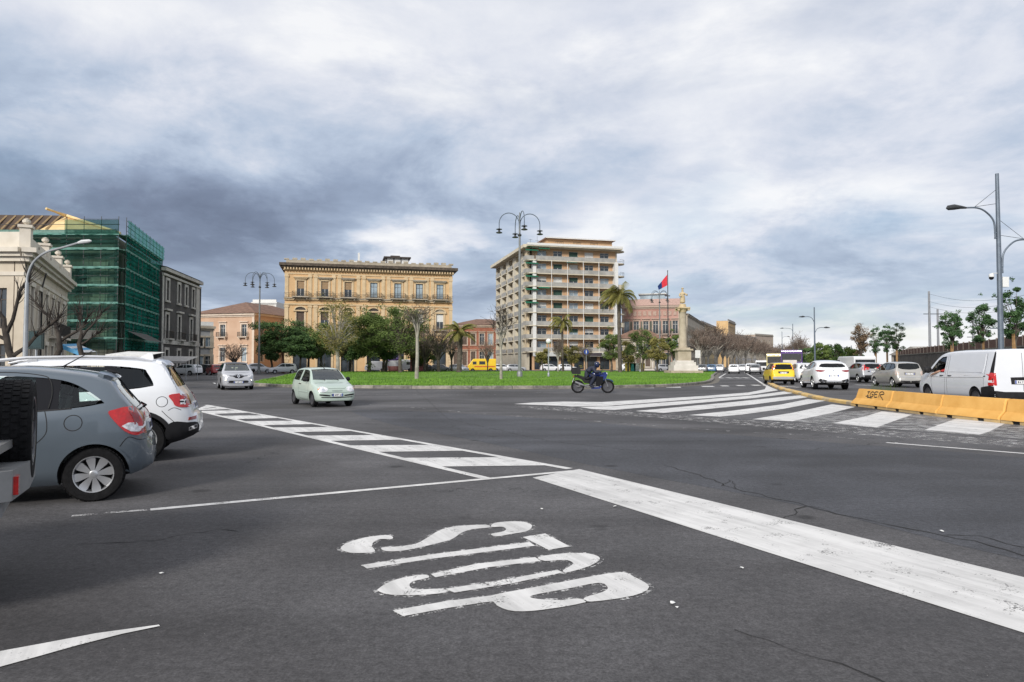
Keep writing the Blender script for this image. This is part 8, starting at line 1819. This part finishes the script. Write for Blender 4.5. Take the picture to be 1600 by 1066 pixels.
# ---- column monument, flag
COLS = mat('column_stone', (.33, .28, .205), .9, scale=.9, col2=(.46, .40, .31), bump=.5); COLW = mat('plinth_white', (.52, .49, .45), .9, scale=.8, col2=(.64, .61, .57), bump=.4); STAT = mat('statue_stone', (.42, .32, .18), .9, scale=2, col2=(.56, .46, .30), bump=.5)
D = 100; t = thing('column_monument', 'stone column with a saint statue on a white stepped plinth', 'monument', (X(1067, D), D, .1)); Z = lambda y: hz(y, D)-.1
for (w, y0, y1, mtl, nm) in ((6.5, 587, 583, COLS, 'step'), (4.6, 583, 579, COLS, 'step'), (3.5, 579, 571, COLW, 'plinth'), (3.0, 571, 566, COLW, 'plinth'), (2.5, 566, 563.5, COLW, 'plinth'), (1.9, 563.5, 548, COLS, 'pedestal'), (2.4, 548, 545.5, COLS, 'pedestal_cap'), (1.7, 545.5, 543.5, COLS, 'column_base')):
    m_ = MB(); m_.box(-w/2, w/2, -w/2, w/2, max(0, Z(y0)), Z(y1)); o = m_.build(nm, mtl, t)
m_ = MB(); m_.lathe([(.62, Z(543.5)), (.66, Z(541)), (.56, Z(539)), (.56, Z(520)), (.50, Z(492)), (.49, Z(489)), (.56, Z(488))], 18); m_.build('shaft', COLS, t, True, 50)
m_ = MB(); m_.lathe([(.52, Z(488)), (.60, Z(486)), (.80, Z(482.5))], 12); m_.box(-.9, .9, -.9, .9, Z(482.5), Z(480.5)); [m_.lathe([(.02, -.1), (.2, -.08), (.2, .08), (.02, .1)], 8, 'y', (sx*.75, sy*.7, Z(484))) for sx in (-1, 1) for sy in (-1, 1)]; m_.build('capital', STAT, t)
m_ = MB(); m_.lathe([(.62, Z(480.5)), (.50, Z(478)), (.46, Z(475))], 10); m_.build('statue_base', STAT, t, True)
zb = Z(475); s_ = (Z(450)-zb)/2.35
skinned('statue', [(0, 0, zb+.05, .46*s_), (0, .03, zb+.45*s_, .42*s_), (0.03, 0, zb+.95*s_, .34*s_), (.0, 0, zb+1.35*s_, .33*s_), (0, 0, zb+1.62*s_, .26*s_), (0, 0, zb+1.78*s_, .12*s_), (0, -.03, zb+1.98*s_, .18*s_), (0, -.02, zb+2.2*s_, .13*s_), (-.42*s_, -.05, zb+1.45*s_, .13*s_), (-.50*s_, -.3*s_, zb+1.1*s_, .11*s_), (-.25*s_, -.45*s_, zb+1.15*s_, .09*s_), (.42*s_, -.05, zb+1.45*s_, .13*s_), (.62*s_, -.25*s_, zb+1.2*s_, .11*s_), (.55*s_, -.4*s_, zb+1.5*s_, .09*s_)], [(0, 1), (1, 2), (2, 3), (3, 4), (4, 5), (5, 6), (6, 7), (4, 8), (8, 9), (9, 10), (4, 11), (11, 12), (12, 13)], STAT, t, 2)
m_ = MB(); m_.lathe([(.16, Z(451.5)), (.22, Z(450.8)), (.17, Z(450)), (.02, Z(449))], 8); m_.build('crown', STAT, t)
D = 112; t = thing('flagpole', 'tall dark flagpole left of the column', 'flagpole', (X(1044, D), D, .1)); m_ = MB(); m_.tube([(0, 0, 0), (0, 0, hz(425, D))], [.12, .06], 8); m_.lathe([(.3, 0), (.3, .5), (.14, .6)], 10); m_.lathe([(.02, 0), (.12, .1), (.02, .22)], 8, 'z', (0, 0, hz(425, D))); m_.build('pole', DLMP, t, True)
m_ = MB(); m_.box(-.35, .35, -.06, .06, hz(464, D), hz(462.5, D)); m_.build('cross_bracket', DLMP, t)
fg = thing('flag', 'limp red and blue flag on the tall flagpole', 'flag', (X(1044, D), D, 0)); zt = hz(429, D)
for nm, mtl, u0, u1 in (('red_field', mat('flag_red', (.62, .03, .05), .8), 0, .62), ('blue_field', mat('flag_blue', (.01, .035, .16), .8), .62, 1)):
    m_ = MB(); vs = []; nu, nv = 12, 8
    for i in range(nu+1):
        u = u0+(u1-u0)*i/nu
        for j in range(nv+1):
            v = j/nv; top_ = zt-u*1.75-.1*u*u; bot_ = zt-1.75-u*.75; zz_ = top_+(bot_-top_)*v
            vs.append((-.07-u*1.55*(1-.10*v), .16*math.sin(u*7+v*2)*(.3+u), zz_))
    m_.add(vs, [(i*(nv+1)+j, (i+1)*(nv+1)+j, (i+1)*(nv+1)+j+1, i*(nv+1)+j+1) for i in range(nu) for j in range(nv)]); m_.build(nm, mtl, fg, True, 180)
# ---- recycling bins, market stall, road signs behind the lawn
for j, (px, col, lb) in enumerate(((981, (.72, .52, .10), 'yellow recycling bin left of the teal one'), (988, (.05, .32, .30), 'teal recycling bin behind the lawn'), (994, (.62, .62, .58), 'white recycling bin right of the teal one'), (1002, (.66, .46, .06), 'yellow recycling bin under the broad green tree'))):
    D = 119; t = thing('recycling_bin', lb, 'bin', (X(px, D), D, .15), 0, 'recycling bins behind the lawn'); m_ = MB(); m_.prism_y([(-.42, .12), (.42, .12), (.5, 1.3), (-.5, 1.3)], -.4, .4); m_.build('bin_body', mat('bin_%d' % j, col, .6), t)
    m_ = MB(); m_.prism_y([(-.54, 1.3), (.54, 1.3), (.4, 1.52), (-.4, 1.52)], -.46, .46); m_.build('lid', mat('bin_lid_%d' % j, tuple(c*.6 for c in col), .6), t)
D = 121; t = thing('market_stall', 'market stall with purple awning behind the trees', 'stall', (X(606, D), D, .1)); w = X(622, D)-X(606, D)
m_ = MB(); m_.box(0, w, .5, 2.6, .0, 1.0); m_.build('counter', mat('stall_counter', (.30, .12, .12), .7), t)
m_ = MB(); m_.add([(-.3, -.6, 2.3), (w+.3, -.6, 2.3), (w+.3, 2.8, 3.0), (-.3, 2.8, 3.0), (-.3, -.62, 2.0), (w+.3, -.62, 2.0)], [(0, 1, 2, 3), (4, 5, 1, 0)]); m_.build('awning', mat('awning_purple', (.16, .09, .34), .7), t)
for x in (-.2, w+.2): m_ = MB(); m_.tube([(x, -.5, 0), (x, -.5, 2.3)], .05, 5); m_.build('post', GALV, t)
D = 120; t = thing('market_stall', 'stall with red and pink panels between the slim trunk and the white van', 'stall', (X(641, D), D, .1)); w = 2.4
m_ = MB(); m_.box(0, w, 0, 2, 0, 2.4); m_.build('stall_body', mat('stall_pink', (.48, .16, .18), .7, var=.3, scale=1), t); m_ = MB(); m_.box(-.3, w+.3, -.7, 2.2, 2.4, 2.55); m_.build('awning', mat('awning_plum', (.2, .08, .22), .7), t); m_ = MB(); m_.box(.2, w-.2, -.03, .0, 1.0, 2.0); m_.build('hatch', SHUT, t)
for j, (px, D, y, lb) in enumerate(((916, 115, 551, 'round blue traffic sign behind the motorcycle'), (1090, 120, 555, 'white board sign right of the column'))):
    t = thing('road_sign', lb, 'sign', (X(px, D), D, .1)); z = hz(y, D); m_ = MB(); m_.tube([(0, 0, 0), (0, 0, z+.2)], .045, 6); m_.build('post', GALV, t)
    m_ = MB()
    if j == 0: m_.lathe([(.42, -.06), (.42, -.03)], 18, 'y', (0, 0, z)); m_.build('disc', mat('sign_blue', (.015, .05, .25), .4), t); m_ = MB(); m_.box(-.07, .07, -.075, -.062, z-.25, z+.25); m_.build('arrow', CURT, t)
    else: m_.box(-.45, .45, -.08, -.03, z-.6, z+.75); m_.build('board', CURT, t)
